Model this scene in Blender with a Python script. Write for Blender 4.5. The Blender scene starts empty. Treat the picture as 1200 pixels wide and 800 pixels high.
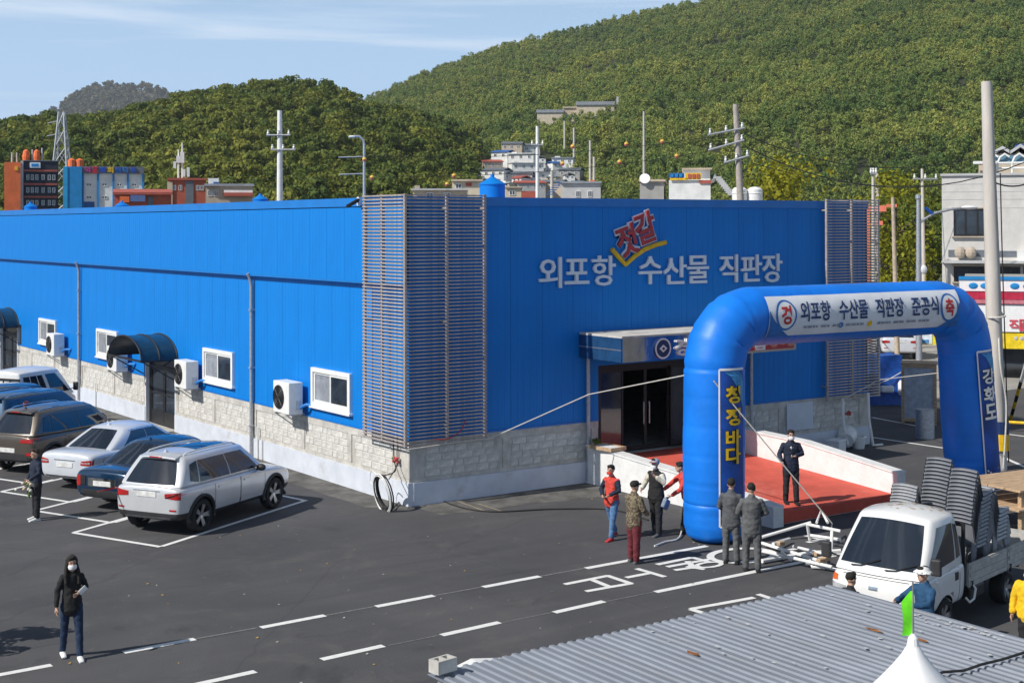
import bpy, bmesh, math, random
from math import sin, cos, pi, radians, sqrt, atan2
from mathutils import Vector, Matrix, noise
from mathutils.bvhtree import BVHTree

random.seed(7)
SC = bpy.context.scene
COL = SC.collection

# ------------------------------------------------------------------ camera
FPX, YAW, PITCH, ROLL, SHY = 1630.458, .6107, -.0073, -.0025, -148.24
CAM = Vector((-17.286, -29.057, 6.8))
FW = Vector((sin(YAW)*cos(PITCH), cos(YAW)*cos(PITCH), -sin(PITCH)))
_R = Vector((cos(YAW), -sin(YAW), 0)); _U = _R.cross(FW)
RT = cos(ROLL)*_R + sin(ROLL)*_U
UP = -sin(ROLL)*_R + cos(ROLL)*_U
cd = bpy.data.cameras.new('camera'); cam = bpy.data.objects.new('camera', cd); COL.objects.link(cam)
cd.sensor_width = 36; cd.lens = FPX/1200*36; cd.shift_y = SHY/1200
cd.clip_start = .5; cd.clip_end = 20000
cam.matrix_world = Matrix(((RT.x, UP.x, -FW.x, CAM.x), (RT.y, UP.y, -FW.y, CAM.y), (RT.z, UP.z, -FW.z, CAM.z), (0, 0, 0, 1)))
SC.camera = cam

# ------------------------------------------------------------------ world, sun, exposure
SUN_EL = radians(41); SUN_AZ = radians(274)          # compass bearing the sun stands at (from +Y towards +X)
W = bpy.data.worlds.new("World"); SC.world = W; W.use_nodes = True
wn, wl = W.node_tree.nodes, W.node_tree.links
sky = wn.new('ShaderNodeTexSky'); sky.sky_type = 'NISHITA'; sky.sun_disc = False
sky.sun_elevation = SUN_EL; sky.sun_rotation = SUN_AZ
sky.air_density = 1.0; sky.dust_density = .4; sky.ozone_density = 2.2; sky.altitude = 50
tc = wn.new('ShaderNodeTexCoord'); mp = wn.new('ShaderNodeMapping')
mp.inputs['Rotation'].default_value = (0, radians(3), radians(-35)); mp.inputs['Scale'].default_value = (1.5, 1.5, 26)
nz = wn.new('ShaderNodeTexNoise'); nz.inputs['Scale'].default_value = 1.6; nz.inputs['Detail'].default_value = 7; nz.inputs['Roughness'].default_value = .55
nz.inputs['Distortion'].default_value = .4
rp = wn.new('ShaderNodeValToRGB'); rp.color_ramp.elements[0].position = .5; rp.color_ramp.elements[1].position = .74
rp.color_ramp.elements[1].color = (.85, .85, .85, 1)
mx = wn.new('ShaderNodeMixRGB'); mx.inputs[2].default_value = (6.6, 7.2, 8.2, 1)
wl.new(tc.outputs['Generated'], mp.inputs['Vector']); wl.new(mp.outputs[0], nz.inputs['Vector']); wl.new(nz.outputs['Fac'], rp.inputs[0])
# pale haze layer low over the whole horizon, then thin cirrus over it
sp = wn.new('ShaderNodeSeparateXYZ'); wl.new(tc.outputs['Generated'], sp.inputs[0])
hz = wn.new('ShaderNodeValToRGB'); hz.color_ramp.interpolation = 'EASE'; wl.new(sp.outputs['Z'], hz.inputs[0])
hz.color_ramp.elements[0].position = 0; hz.color_ramp.elements[0].color = (.95, .95, .95, 1)
hz.color_ramp.elements[1].position = .42; hz.color_ramp.elements[1].color = (0, 0, 0, 1)
hm = wn.new('ShaderNodeMixRGB'); hm.inputs[2].default_value = (10.4, 15.2, 21.6, 1)
wl.new(hz.outputs[0], hm.inputs[0]); wl.new(sky.outputs[0], hm.inputs[1])
mx.inputs[2].default_value = (15.2, 17.2, 19.8, 1)
wl.new(rp.outputs[0], mx.inputs[0]); wl.new(hm.outputs[0], mx.inputs[1])
bg = wn['Background']; wl.new(mx.outputs[0], bg.inputs[0]); bg.inputs[1].default_value = .057
sd = bpy.data.lights.new('sun', 'SUN'); sd.energy = 5.0; sd.angle = radians(.53); sd.color = (1, .955, .88)
so = bpy.data.objects.new('sun', sd); COL.objects.link(so)
SDIR = Vector((sin(SUN_AZ)*cos(SUN_EL), cos(SUN_AZ)*cos(SUN_EL), sin(SUN_EL)))   # towards the sun
so.rotation_euler = SDIR.to_track_quat('Z', 'Y').to_euler(); so.location = SDIR*60
SC.view_settings.view_transform = 'Standard'; SC.view_settings.look = 'None'
SC.view_settings.exposure = 0; SC.view_settings.gamma = 1
SC.cycles.max_bounces = 6; SC.cycles.transparent_max_bounces = 12

# ------------------------------------------------------------------ measuring: a photo pixel (1200x800) met with a plane
def _ray(px, py): return FW + RT*((px-600)/FPX) - UP*((py-400-SHY)/FPX)
def G(px, py, z=0):
    r = _ray(px, py); return CAM + r*((z-CAM.z)/r.z)
def GX(px, py, x=0):
    r = _ray(px, py); return CAM + r*((x-CAM.x)/r.x)
def GY(px, py, y=0):
    r = _ray(px, py); return CAM + r*((y-CAM.y)/r.y)
def GD(px, py, d): return CAM + _ray(px, py)*d
def elev(py, d): return CAM.z + d*(UP.z*-(py-400-SHY)/FPX + FW.z)

# ------------------------------------------------------------------ materials
def mk(name, col, rough=.6, metal=0, var=.12, scale=6, bump=0, bscale=60, coat=0, spec=.5, col2=None, stretch=None, dirt=None, rnd=0, lo=.35, hi=.65):
    """a procedural material: base colour broken up by two noises, optional second colour, dirt colour and relief"""
    m = bpy.data.materials.new(name); m.use_nodes = True
    n, l = m.node_tree.nodes, m.node_tree.links
    b = n['Principled BSDF']
    t = n.new('ShaderNodeTexCoord'); src = t.outputs['Object']
    if stretch:
        mpn = n.new('ShaderNodeMapping'); mpn.inputs['Scale'].default_value = stretch; l.new(src, mpn.inputs[0]); src = mpn.outputs[0]
    a = n.new('ShaderNodeTexNoise'); a.inputs['Scale'].default_value = scale; a.inputs['Detail'].default_value = 6; a.inputs['Roughness'].default_value = .62
    l.new(src, a.inputs['Vector'])
    r = n.new('ShaderNodeValToRGB'); l.new(a.outputs['Fac'], r.inputs[0])
    c2 = col2 or tuple(max(0, c*(1-2*var)) for c in col)
    c1 = col if col2 else tuple(min(1, c*(1+var)) for c in col)
    r.color_ramp.elements[0].position = lo; r.color_ramp.elements[1].position = hi
    r.color_ramp.elements[0].color = (*c2, 1); r.color_ramp.elements[1].color = (*c1, 1)
    out = r.outputs[0]
    if dirt:
        d = n.new('ShaderNodeTexNoise'); d.inputs['Scale'].default_value = dirt[1]; d.inputs['Detail'].default_value = 9; d.inputs['Roughness'].default_value = .7
        l.new(src, d.inputs['Vector'])
        rr = n.new('ShaderNodeValToRGB'); rr.color_ramp.elements[0].position = dirt[2]; rr.color_ramp.elements[1].position = min(1, dirt[2]+.18); l.new(d.outputs['Fac'], rr.inputs[0])
        x = n.new('ShaderNodeMixRGB'); x.inputs[2].default_value = (*dirt[0], 1); l.new(rr.outputs[0], x.inputs[0]); l.new(out, x.inputs[1]); out = x.outputs[0]
    if rnd:
        oi = n.new('ShaderNodeObjectInfo'); h = n.new('ShaderNodeHueSaturation')
        ma = n.new('ShaderNodeMapRange'); ma.inputs['To Min'].default_value = 1-rnd; ma.inputs['To Max'].default_value = 1+rnd
        l.new(oi.outputs['Random'], ma.inputs['Value']); l.new(ma.outputs[0], h.inputs['Value']); l.new(out, h.inputs['Color']); out = h.outputs[0]
    l.new(out, b.inputs['Base Color'])
    b.inputs['Roughness'].default_value = rough; b.inputs['Metallic'].default_value = metal
    b.inputs['Coat Weight'].default_value = coat; b.inputs['Coat Roughness'].default_value = .05
    b.inputs['Specular IOR Level'].default_value = spec
    if bump:
        e = n.new('ShaderNodeTexNoise'); e.inputs['Scale'].default_value = bscale; e.inputs['Detail'].default_value = 4; l.new(src, e.inputs['Vector'])
        bp = n.new('ShaderNodeBump'); bp.inputs['Strength'].default_value = bump; bp.inputs['Distance'].default_value = .02
        l.new(e.outputs['Fac'], bp.inputs['Height']); l.new(bp.outputs[0], b.inputs['Normal'])
    return m

# ------------------------------------------------------------------ mesh builder
class MB:
    def __init__(s): s.v = []; s.f = []; s.mi = []
    def add(s, vs, fs, mi=0):
        k = len(s.v); s.v += [tuple(p) for p in vs]; s.f += [tuple(i+k for i in f) for f in fs]; s.mi += [mi]*len(fs); return s
    def box(s, x0, x1, y0, y1, z0, z1, mi=0, M=None):
        vs = [(x0, y0, z0), (x1, y0, z0), (x1, y1, z0), (x0, y1, z0), (x0, y0, z1), (x1, y0, z1), (x1, y1, z1), (x0, y1, z1)]
        if M: vs = [M @ Vector(p) for p in vs]
        return s.add(vs, [(3, 2, 1, 0), (4, 5, 6, 7), (0, 1, 5, 4), (1, 2, 6, 5), (2, 3, 7, 6), (3, 0, 4, 7)], mi)
    def bevbox(s, x0, x1, y0, y1, z0, z1, b=.02, mi=0, M=None):
        """a box with chamfered edges all round"""
        bm = bmesh.new(); bmesh.ops.create_cube(bm, size=1)
        for v in bm.verts: v.co = Vector(((x0+x1)/2+v.co.x*(x1-x0), (y0+y1)/2+v.co.y*(y1-y0), (z0+z1)/2+v.co.z*(z1-z0)))
        bmesh.ops.bevel(bm, geom=bm.edges[:], offset=b, segments=2, affect='EDGES', profile=.5)
        return s.bm(bm, mi, M)
    def bm(s, bm, mi=0, M=None):
        bm.verts.index_update()
        vs = [(M @ v.co if M else v.co.copy()) for v in bm.verts]; fs = [[v.index for v in f.verts] for f in bm.faces]
        bm.free(); return s.add(vs, fs, mi)
    def ring_loft(s, rings, mi=0, caps=True, closed=True):
        n = len(rings[0]); vs = [p for r in rings for p in r]; fs = []
        for i in range(len(rings)-1):
            for j in range(n if closed else n-1):
                a, b = i*n+j, i*n+(j+1) % n; fs.append((a, b, b+n, a+n))
        if caps: fs.append(tuple(reversed(range(n)))); fs.append(tuple(range((len(rings)-1)*n, len(rings)*n)))
        return s.add(vs, fs, mi)
    def cyl(s, p0, p1, r0, r1=None, n=10, mi=0, caps=True):
        return s.tube([p0, p1], [r0, r0 if r1 is None else r1], n, mi, caps)
    def tube(s, path, r, n=8, mi=0, caps=True):
        path = [Vector(p) for p in path]; rs = r if isinstance(r, (list, tuple)) else [r]*len(path)
        rings = []; u = None
        for i, p in enumerate(path):
            t = (path[min(i+1, len(path)-1)]-path[max(i-1, 0)]).normalized()
            if u is None:
                u = t.orthogonal().normalized()
                if abs(t.z) < .999: u = Vector((0, 0, 1)).cross(t).normalized()
            else:
                u = (u - t*u.dot(t)).normalized()
            w = t.cross(u)
            rings.append([p + (u*cos(2*pi*k/n) + w*sin(2*pi*k/n))*rs[i] for k in range(n)])
        return s.ring_loft(rings, mi, caps)
    def ell(s, c, r, n=12, m=8, mi=0, M=None):
        c = Vector(c); vs = []; fs = []
        for i in range(m+1):
            a = pi*i/m
            for j in range(n):
                b = 2*pi*j/n; p = Vector((r[0]*sin(a)*cos(b), r[1]*sin(a)*sin(b), r[2]*cos(a)))
                vs.append(c + (M @ p if M else p))
        for i in range(m):
            for j in range(n):
                a, b = i*n+j, i*n+(j+1) % n
                fs.append((a, a+n, b+n, b))
        return s.add(vs, fs, mi)
    def lathe(s, prof, n=16, mi=0, M=None, caps=True):
        rings = [[(M @ Vector((r*cos(2*pi*k/n), r*sin(2*pi*k/n), z)) if M else Vector((r*cos(2*pi*k/n), r*sin(2*pi*k/n), z))) for k in range(n)] for r, z in prof]
        return s.ring_loft(rings, mi, caps)
    def prism(s, poly, d, mi=0):
        """polygon (list of 3D points) pushed along the vector d"""
        n = len(poly); d = Vector(d); a = [Vector(p) for p in poly]; b = [p+d for p in a]
        return s.add(a+b, [tuple(reversed(range(n))), tuple(range(n, 2*n))]+[(i, (i+1) % n, n+(i+1) % n, n+i) for i in range(n)], mi)
    def quad(s, a, b, c, d, mi=0): return s.add([a, b, c, d], [(0, 1, 2, 3)], mi)
    def mesh(s, name, mats, smooth=False):
        me = bpy.data.meshes.new(name); me.from_pydata(s.v, [], s.f)
        for m in (mats if isinstance(mats, (list, tuple)) else [mats]): me.materials.append(m)
        if any(s.mi): me.polygons.foreach_set('material_index', s.mi)
        bm = bmesh.new(); bm.from_mesh(me); bmesh.ops.remove_doubles(bm, verts=bm.verts, dist=1e-5); bmesh.ops.recalc_face_normals(bm, faces=bm.faces); bm.to_mesh(me); bm.free()
        if smooth: me.shade_smooth(); me.set_sharp_from_angle(angle=radians(38 if smooth is True else smooth))
        return me
    def build(s, name, mats, parent=None, smooth=False, loc=None, label=None):
        return put(name, s.mesh(name, mats, smooth), parent, loc, label)

def put(name, me, parent=None, loc=None, label=None, rz=None):
    o = bpy.data.objects.new(name, me); COL.objects.link(o)
    if parent: o.parent = parent
    if loc is not None: o.location = loc
    if rz is not None: o.rotation_euler.z = rz
    if label: o['label'] = label
    return o
def tag(o, label, cat, group=None):
    o['label'] = label; o['category'] = cat
    if group: o['group'] = group
    return o
def thing(name, label, cat, loc=(0, 0, 0), rz=0, group=None):
    o = bpy.data.objects.new(name, None); COL.objects.link(o); o.location = loc; o.rotation_euler = (0, 0, rz)
    o.empty_display_size = .3
    return tag(o, label, cat, group)
def kind(o, k): o['kind'] = k; return o
KIDS = {}
def dup(root, loc, rz, label=None, scale=None):
    kids = [o for o in COL.objects if o.parent == root]
    r = root.copy(); COL.objects.link(r); r.location = loc; r.rotation_euler = (0, 0, rz)
    if label: r['label'] = label
    if scale: r.scale = scale
    for ch in kids:
        c = ch.copy(); COL.objects.link(c); c.parent = r
        for g in [o for o in COL.objects if o.parent == ch]:
            d = g.copy(); COL.objects.link(d); d.parent = c
    return r

def text_mesh(body, size, ext=.01, bold=0, align='CENTER', res=2, spacing=1):
    cu = bpy.data.curves.new('lettering', 'FONT'); cu.body = body; cu.size = size; cu.extrude = ext; cu.offset = bold
    cu.align_x = align; cu.align_y = 'CENTER'; cu.resolution_u = res; cu.space_character = spacing
    o = bpy.data.objects.new('lettering', cu); COL.objects.link(o)
    dg = bpy.context.evaluated_depsgraph_get(); dg.update()
    me = bpy.data.meshes.new_from_object(o.evaluated_get(dg))
    bpy.data.objects.remove(o); bpy.data.curves.remove(cu)
    return me
def center_mesh(me):
    xs = [v.co.x for v in me.vertices]; ys = [v.co.y for v in me.vertices]
    c = Vector(((min(xs)+max(xs))/2, (min(ys)+max(ys))/2, 0))
    for v in me.vertices: v.co -= c
    return max(xs)-min(xs), max(ys)-min(ys)
def frame(o, x, y, z): return Matrix(((x[0], y[0], z[0], o[0]), (x[1], y[1], z[1], o[1]), (x[2], y[2], z[2], o[2]), (0, 0, 0, 1)))
def glyph(body, h, w, M, mat, name, parent, ext=.02, bold=0, label=None, spacing=1):
    """lettering scaled to h by w metres, set on the plane of matrix M (x right, y up, z out)"""
    me = text_mesh(body, 1, .5, bold, spacing=spacing); a, b = center_mesh(me)
    for v in me.vertices:
        v.co = M @ Vector((v.co.x*(w/a if w else h/b), v.co.y*h/b, (v.co.z+.5)*ext))
    me.materials.clear(); me.materials.append(mat)
    return put(name, me, parent, label=label)

# ------------------------------------------------------------------ shared materials
M = {}
M['blue_panel'] = mk('blue_panel', (.002, .2, .64), .5, 0, .05, .9, .35, 1.1, spec=.25, stretch=(1, 1, .3), dirt=((.012, .19, .52), 1.6, .62))
M['blue_trim'] = mk('blue_trim', (.003, .18, .58), .4, 0, .05, 2)
M['concrete'] = mk('concrete', (.55, .53, .49), .85, 0, .12, 3, .15, 90, dirt=((.3, .28, .25), 1.3, .55))
M['stone'] = mk('stone', (.62, .605, .57), .9, 0, .14, 7, .3, 45, rnd=.08)
M['plinth'] = mk('plinth', (.62, .66, .74), .75, 0, .05, 2, .05, 70, dirt=((.45, .45, .45), 1.1, .6))
M['white_paint'] = mk('white_paint', (.78, .78, .77), .6, 0, .05, 4, .03, 60, dirt=((.5, .48, .44), 2.2, .66))
M['white_plastic'] = mk('white_plastic', (.8, .8, .78), .4, 0, .04, 5)
M['grille'] = mk('grille_metal', (.46, .40, .37), .5, .2, .15, 9)
M['steel'] = mk('steel', (.55, .55, .55), .35, .8, .1, 6)
M['galv'] = mk('galvanised', (.48, .5, .53), .5, .6, .12, 14)
M['mirror'] = mk('mirror_steel', (.82, .82, .82), .08, 1, .08, 3, .35, 1.6)
M['dark'] = mk('dark_metal', (.025, .025, .028), .45, .2, .2, 9)
M['black'] = mk('black', (.012, .012, .014), .6, 0, .2, 9)
M['glass'] = mk('glass', (.03, .04, .055), .06, 0, .2, 2, spec=.8)
M['glass_grey'] = mk('glass_grey', (.3, .32, .36), .15, 0, .15, 3, spec=.7)
M['polycarb'] = mk('polycarbonate', (.006, .035, .065), .3, 0, .15, 5, spec=.45)
M['red_carpet'] = mk('red_carpet', (.62, .10, .065), .85, 0, .10, 1.2, .15, 120, dirt=((.66, .2, .15), .8, .55))
M['line'] = mk('road_paint', (.76, .76, .74), .8, 0, .05, 9, .15, 120, dirt=((.3, .3, .3), 7, .68))
M['line_worn'] = mk('road_paint_worn', (.2, .2, .2), .85, 0, .2, 12)
M['red'] = mk('red_letter', (.45, .03, .04), .5)
M['yellow'] = mk('yellow_paint', (.85, .52, .01), .5)
M['navy'] = mk('navy', (.01, .035, .13), .55)
M['white'] = mk('clean_white', (.82, .82, .82), .5, 0, .03)
M['wood'] = mk('bare_wood', (.52, .36, .22), .7, 0, .2, 3, .2, 40, stretch=(1, 8, 8))
M['rope'] = mk('rope', (.62, .6, .55), .8, 0, .15, 40)
M['rubber'] = mk('rubber', (.02, .02, .02), .75, 0, .25, 20)
M['sack'] = mk('blue_tarp', (.01, .09, .42), .5, 0, .2, 4, .4, 6)
# ------------------------------------------------------------------ ground and asphalt
def asphalt(name='asphalt'):
    m = bpy.data.materials.new(name); m.use_nodes = True
    n, l = m.node_tree.nodes, m.node_tree.links; b = n['Principled BSDF']
    t = n.new('ShaderNodeTexCoord')
    def noise_(sc, det, ro, dist=0, st=None):
        x = n.new('ShaderNodeTexNoise'); x.inputs['Scale'].default_value = sc; x.inputs['Detail'].default_value = det; x.inputs['Roughness'].default_value = ro; x.inputs['Distortion'].default_value = dist
        s = t.outputs['Object']
        if st: mm = n.new('ShaderNodeMapping'); mm.inputs['Scale'].default_value = st; l.new(s, mm.inputs[0]); s = mm.outputs[0]
        l.new(s, x.inputs['Vector']); return x.outputs['Fac']
    def ramp(f, a, b_, c0, c1):
        r = n.new('ShaderNodeValToRGB'); r.color_ramp.elements[0].position = a; r.color_ramp.elements[1].position = b_
        r.color_ramp.elements[0].color = (*c0, 1); r.color_ramp.elements[1].color = (*c1, 1); l.new(f, r.inputs[0]); return r.outputs[0]
    def mix(f, a, c, mode='MIX'):
        x = n.new('ShaderNodeMixRGB'); x.blend_type = mode
        if isinstance(f, float): x.inputs[0].default_value = f
        else: l.new(f, x.inputs[0])
        for i, q in ((1, a), (2, c)):
            if isinstance(q, tuple): x.inputs[i].default_value = (*q, 1)
            else: l.new(q, x.inputs[i])
        return x.outputs[0]
    base = ramp(noise_(.28, 8, .6, .6), .3, .7, (.066, .066, .071), (.093, .092, .096))
    streak = ramp(noise_(1, 6, .6, .3, (.12, 1.3, 1)), .45, .75, (1, 1, 1), (1.22, 1.2, 1.17))
    c = mix(1.0, base, streak, 'MULTIPLY')
    spk = ramp(noise_(55, 3, .8), .35, .75, (.62, .62, .62), (1.5, 1.5, 1.5))
    c = mix(1.0, c, spk, 'MULTIPLY')
    dust = ramp(noise_(.75, 10, .72, .8), .54, .74, (0, 0, 0), (.42, .42, .42))
    c = mix(dust, c, (.15, .142, .13))
    oil = ramp(noise_(.5, 6, .65, 1.2), .3, .4, (.55, .55, .55), (0, 0, 0))
    c = mix(oil, c, (.04, .04, .043))
    tyre = ramp(noise_(.9, 5, .7, 2.2, (.09, 1.1, 1)), .62, .72, (0, 0, 0), (.5, .5, .5))
    c = mix(tyre, c, (.045, .045, .047))
    pale = ramp(noise_(3.2, 6, .75, .4), .63, .72, (0, 0, 0), (.45, .45, .45))
    c = mix(pale, c, (.19, .18, .165))
    vo = n.new('ShaderNodeTexVoronoi'); vo.feature = 'DISTANCE_TO_EDGE'; vo.inputs['Scale'].default_value = .16
    wv = n.new('ShaderNodeTexNoise'); wv.inputs['Scale'].default_value = 1.3; wv.inputs['Detail'].default_value = 6
    vm = n.new('ShaderNodeMixRGB'); vm.inputs[0].default_value = .22; l.new(t.outputs['Object'], vm.inputs[1]); l.new(wv.outputs['Color'], vm.inputs[2]); l.new(t.outputs['Object'], wv.inputs['Vector']); l.new(vm.outputs[0], vo.inputs['Vector'])
    crk = ramp(vo.outputs['Distance'], .0, .004, (.28, .28, .28), (0, 0, 0))
    c = mix(crk, c, (.028, .028, .03))
    deb = ramp(noise_(9, 2, .5), .745, .77, (0, 0, 0), (.7, .7, .7))
    c = mix(deb, c, (.22, .21, .19))
    l.new(c, b.inputs['Base Color']); b.inputs['Roughness'].default_value = .88; b.inputs['Specular IOR Level'].default_value = .3
    bp = n.new('ShaderNodeBump'); bp.inputs['Strength'].default_value = .5; bp.inputs['Distance'].default_value = .01
    l.new(noise_(90, 4, .7), bp.inputs['Height']); l.new(bp.outputs[0], b.inputs['Normal'])
    return m
M['asphalt'] = asphalt()
M['soil'] = mk('soil', (.14, .13, .09), .95, 0, .2, .05, .3, 2, dirt=((.07, .09, .03), .02, .5))
M['concrete_yard'] = mk('concrete_yard', (.34, .33, .31), .9, 0, .12, .8, .2, 30, dirt=((.22, .2, .18), .5, .5))

def sheet(name, pts, z, mat):
    o = MB().add([(x, y, z) for x, y in pts], [tuple(range(len(pts)))]).build(name, mat); return kind(o, 'structure')
sheet('ground', [(-6000, -6000), (6000, -6000), (6000, 6000), (-6000, 6000)], -.012, M['soil'])
sheet('parking_lot', [(-60, -60), (60, -60), (60, 60), (-60, 60)], 0, M['asphalt'])
# concrete apron beyond the hall on the right
sheet('concrete_yard', [(17, 6), (60, 6), (60, 55), (17, 55)], .004, M['concrete_yard'])
# patched strip of rougher asphalt along the front wall
M['asphalt_old'] = mk('asphalt_old', (.13, .125, .115), .95, 0, .25, 1.6, .5, 50, dirt=((.2, .19, .17), 3, .6))
strip = [(0.05, -.02)] + [(x, -1.25-.35*noise.noise((x*.6, 3, 0))-.08*noise.noise((x*3, 1, 0))-.12*x) for x in [0.1+.35*i for i in range(16)]] + [(5.35, -.02)]
sheet('worn_strip', strip, .004, M['asphalt_old'])
strip = [(-.02, 38)] + [(-.95-.3*noise.noise((y*.5, 9, 0))-.1*noise.noise((y*2.5, 4, 0)), y) for y in [38-.5*i for i in range(76)]] + [(-.25, -.3), (-.02, 0)]
sheet('wall_verge', strip, .004, M['asphalt_old'])

# ------------------------------------------------------------------ painted markings: raised paint film, 5 mm above the asphalt
def stroke(mb, a, b, w, z=.006, ext=.0):
    a = Vector((a[0], a[1], 0)); b = Vector((b[0], b[1], 0)); d = (b-a).normalized(); p = Vector((-d.y, d.x, 0))*w/2
    a -= d*ext; b += d*ext
    n = max(1, int((b-a).length/.25)); L = []; R_ = []
    for i in range(n+1):
        q = a.lerp(b, i/n); j1 = .008*noise.noise(q*5); j2 = .008*noise.noise(q*5+Vector((9, 3, 1)))
        L.append(q+p*(1+j1/w*2)); R_.append(q-p*(1+j2/w*2))
    vs = [(v.x, v.y, z) for v in L+R_]
    mb.add(vs, [(i, i+1, n+2+i, n+1+i) for i in range(n)])
def marking(name, label, segs, w, group=None, z=.006, mat=None):
    mb = MB()
    for i, (a, b) in enumerate(segs): stroke(mb, a, b, w, z+.0004*i, 0)
    o = mb.build(name, mat or M['line']); o['kind'] = 'structure'; return o
lane_far = [(-12.1, -10.75), (-9.62, -8.41), (-7.25, -6.02), (-5.02, -3.79), (-2.72, -1.38), (-.27, 3.0)]
for a, b in lane_far: marking('lane_line', '', [((a, -7.27), (b, -7.24))], .15)
lane_near = [(-9.5, -8.3), (-7.21, -6.06), (-4.99, -3.78), (-2.66, -1.49), (-.32, 6.4)]
for a, b in lane_near: marking('lane_line', '', [((a, -9.42), (b, -9.36))], .15)
# faint chalk guide left over between the far dashes
marking('guide_line', '', [((-6.0, -7.25), (-5.04, -7.25)), ((-3.77, -7.25), (-2.74, -7.25)), ((-1.36, -7.25), (-.3, -7.25)), ((-8.4, -7.25), (-7.3, -7.25))], .05, mat=M['line_worn'])
marking('guide_line', '', [((-3.75, -9.4), (-2.68, -9.4)), ((-6.0, -9.4), (-5.0, -9.4)), ((-1.45, -9.4), (-.35, -9.4))], .03, mat=M['line_worn'])
# parking bays: each a stepped bay rotated 29.6 degrees, 2.92 m apart along the wall
BAY = Vector((.869, .494, 0)); BN = Vector((-.494, .869, 0))
for k in range(9):
    o = Vector((-6.42, -.54+2.93*k, 0)) + Vector((-.02*k, 0, 0))
    rear_l = Vector((-7.54, 1.87, 0)) + Vector((0, 2.93*k, 0))
    segs = [(o, o+BAY*5.45), (o-BAY*.05, rear_l), (rear_l, rear_l+BAY*(1.85 if k else 1.9))]
    if k == 0: segs.append((o+BAY*5.4, o+BAY*5.4+Vector((-.25, 1.15, 0))))
    marking('bay_line', '', segs, .12)
# parking bays on the near side of the pedestrian lane
def P2(px, py): v = G(px, py); return (v.x, v.y)
marking('bay_line', '', [(P2(809, 713.5), P2(884, 700)), (P2(809, 713.5), P2(832, 720.5)), (P2(888, 696), P2(906, 702)), (P2(906, 702), P2(935, 696))], .13)
# Korean lettering on the pedestrian lane, as polylines in photo pixels laid on the asphalt
word = [[(663, 684.2), (712, 674.5)], [(688, 692.5), (739, 683.5)], [(712, 674.5), (739, 683.5)], [(694, 679.3), (713, 687)],
        [(735, 676.5), (763, 671.2)], [(747, 666.5), (778, 675.5)],
        [(771, 661.3), (811, 653.2)], [(783, 664), (833, 655)], [(811, 653.2), (833, 659)], [(806, 658), (814, 666)],
        [(792, 668), (820, 664)], [(806, 664), (824, 667)],
        [(947, 635.5), (975, 630)], [(945, 628), (974, 635.5)], [(922, 645), (940, 642)]]
mb = MB()
for i, (a, b) in enumerate(word): stroke(mb, P2(*a), P2(*b), .13, .006+.0005*i, .03)
def oval(mb, px, py, rx, ry, w, z):
    c = G(px, py); n = 28; vs = []
    for k in range(n):
        a = 2*pi*k/n; vs.append((c.x+rx*cos(a), c.y+ry*sin(a), z)); vs.append((c.x+(rx-w)*cos(a), c.y+(ry-w)*sin(a), z))
    mb.add(vs, [(2*k, 2*((k+1) % n), 2*((k+1) % n)+1, 2*k+1) for k in range(n)])
oval(mb, 831, 662, .34, .22, .1, .0145); oval(mb, 870, 651, .82, .62, .16, .015)
kind(mb.build('lane_lettering', M['line']), 'structure')
# light-coloured seam and strip of timber-coloured tape near the corner
marking('pale_seam', '', [(P2(536, 587), P2(572, 600)), (P2(560, 590), P2(588, 599))], .06, mat=mk('tape', (.3, .25, .18), .8))
# litter: leaves and crumbs
mb = MB(); random.seed(3)
for i in range(170):
    x, y = random.uniform(-13, 8), random.uniform(-10.5, 1)
    if x > 0 and y > -1 : continue
    s_ = random.choice((.015, .02, .03)); a = random.uniform(0, 6.3); z = .012
    mb.add([(x+s_*cos(a+k*2.1)*(1.3 if k == 0 else .8), y+s_*sin(a+k*2.1), z+.006*k) for k in range(3)], [(0, 1, 2)], random.choice((0, 0, 0, 1)))
kind(mb.build('litter', [mk('crumb', (.4, .38, .34), .9), mk('leaf_litter', (.5, .3, .04), .8)]), 'stuff')
# ------------------------------------------------------------------ market hall
LEN, WID, ZT, ZB, ZF = 40.0, 16.5, 7.5, 1.63, 5.4
DX0, DX1, DZ = 5.85, 9.45, 3.05          # main entrance
FZ = .62                                   # floor level inside the entrance
hall = thing('market_hall', 'long blue metal clad market hall on a pale stone base', 'building')
SD = [(15.1, 17.75), (33.6, 36.3)]         # side doors in the left wall (Y ranges)
core = MB()
M['core'] = mk('wall_core', (.2, .2, .2), .9)
# core walls set behind the cladding
core.box(.10, .25, .1, 15.1, 0, ZT-.05).box(.10, .25, 17.75, 33.6, 0, ZT-.05).box(.10, .25, 36.3, LEN, 0, ZT-.05)
core.box(.10, .25, 15.1, 17.75, 2.5, ZT-.05).box(.10, .25, 33.6, 36.3, 2.5, ZT-.05)
core.box(.25, DX0, .1, .25, 0, ZT-.05).box(DX1, WID-.1, .1, .25, 0, ZT-.05).box(DX0, DX1, .1, .25, DZ, ZT-.05)
core.box(WID-.25, WID-.1, .25, LEN, 0, ZT-.05).box(.25, WID-.25, LEN-.15, LEN, 0, ZT-.05)
core.build('core_wall', M['core'], hall)
fl = MB().box(.25, WID-.25, .25, LEN-.2, .0, FZ); fl.build('floor_slab', M['concrete'], hall)
MB().add([(.02, .02, ZT-.22), (WID-.02, .02, ZT-.22), (WID-.02, LEN, ZT-.22), (.02, LEN, ZT-.22), (WID/2, .02, ZT-.18), (WID/2, LEN, ZT-.18)], [(0, 4, 5, 3), (4, 1, 2, 5)]).build('roof', M['blue_trim'], hall)
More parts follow.
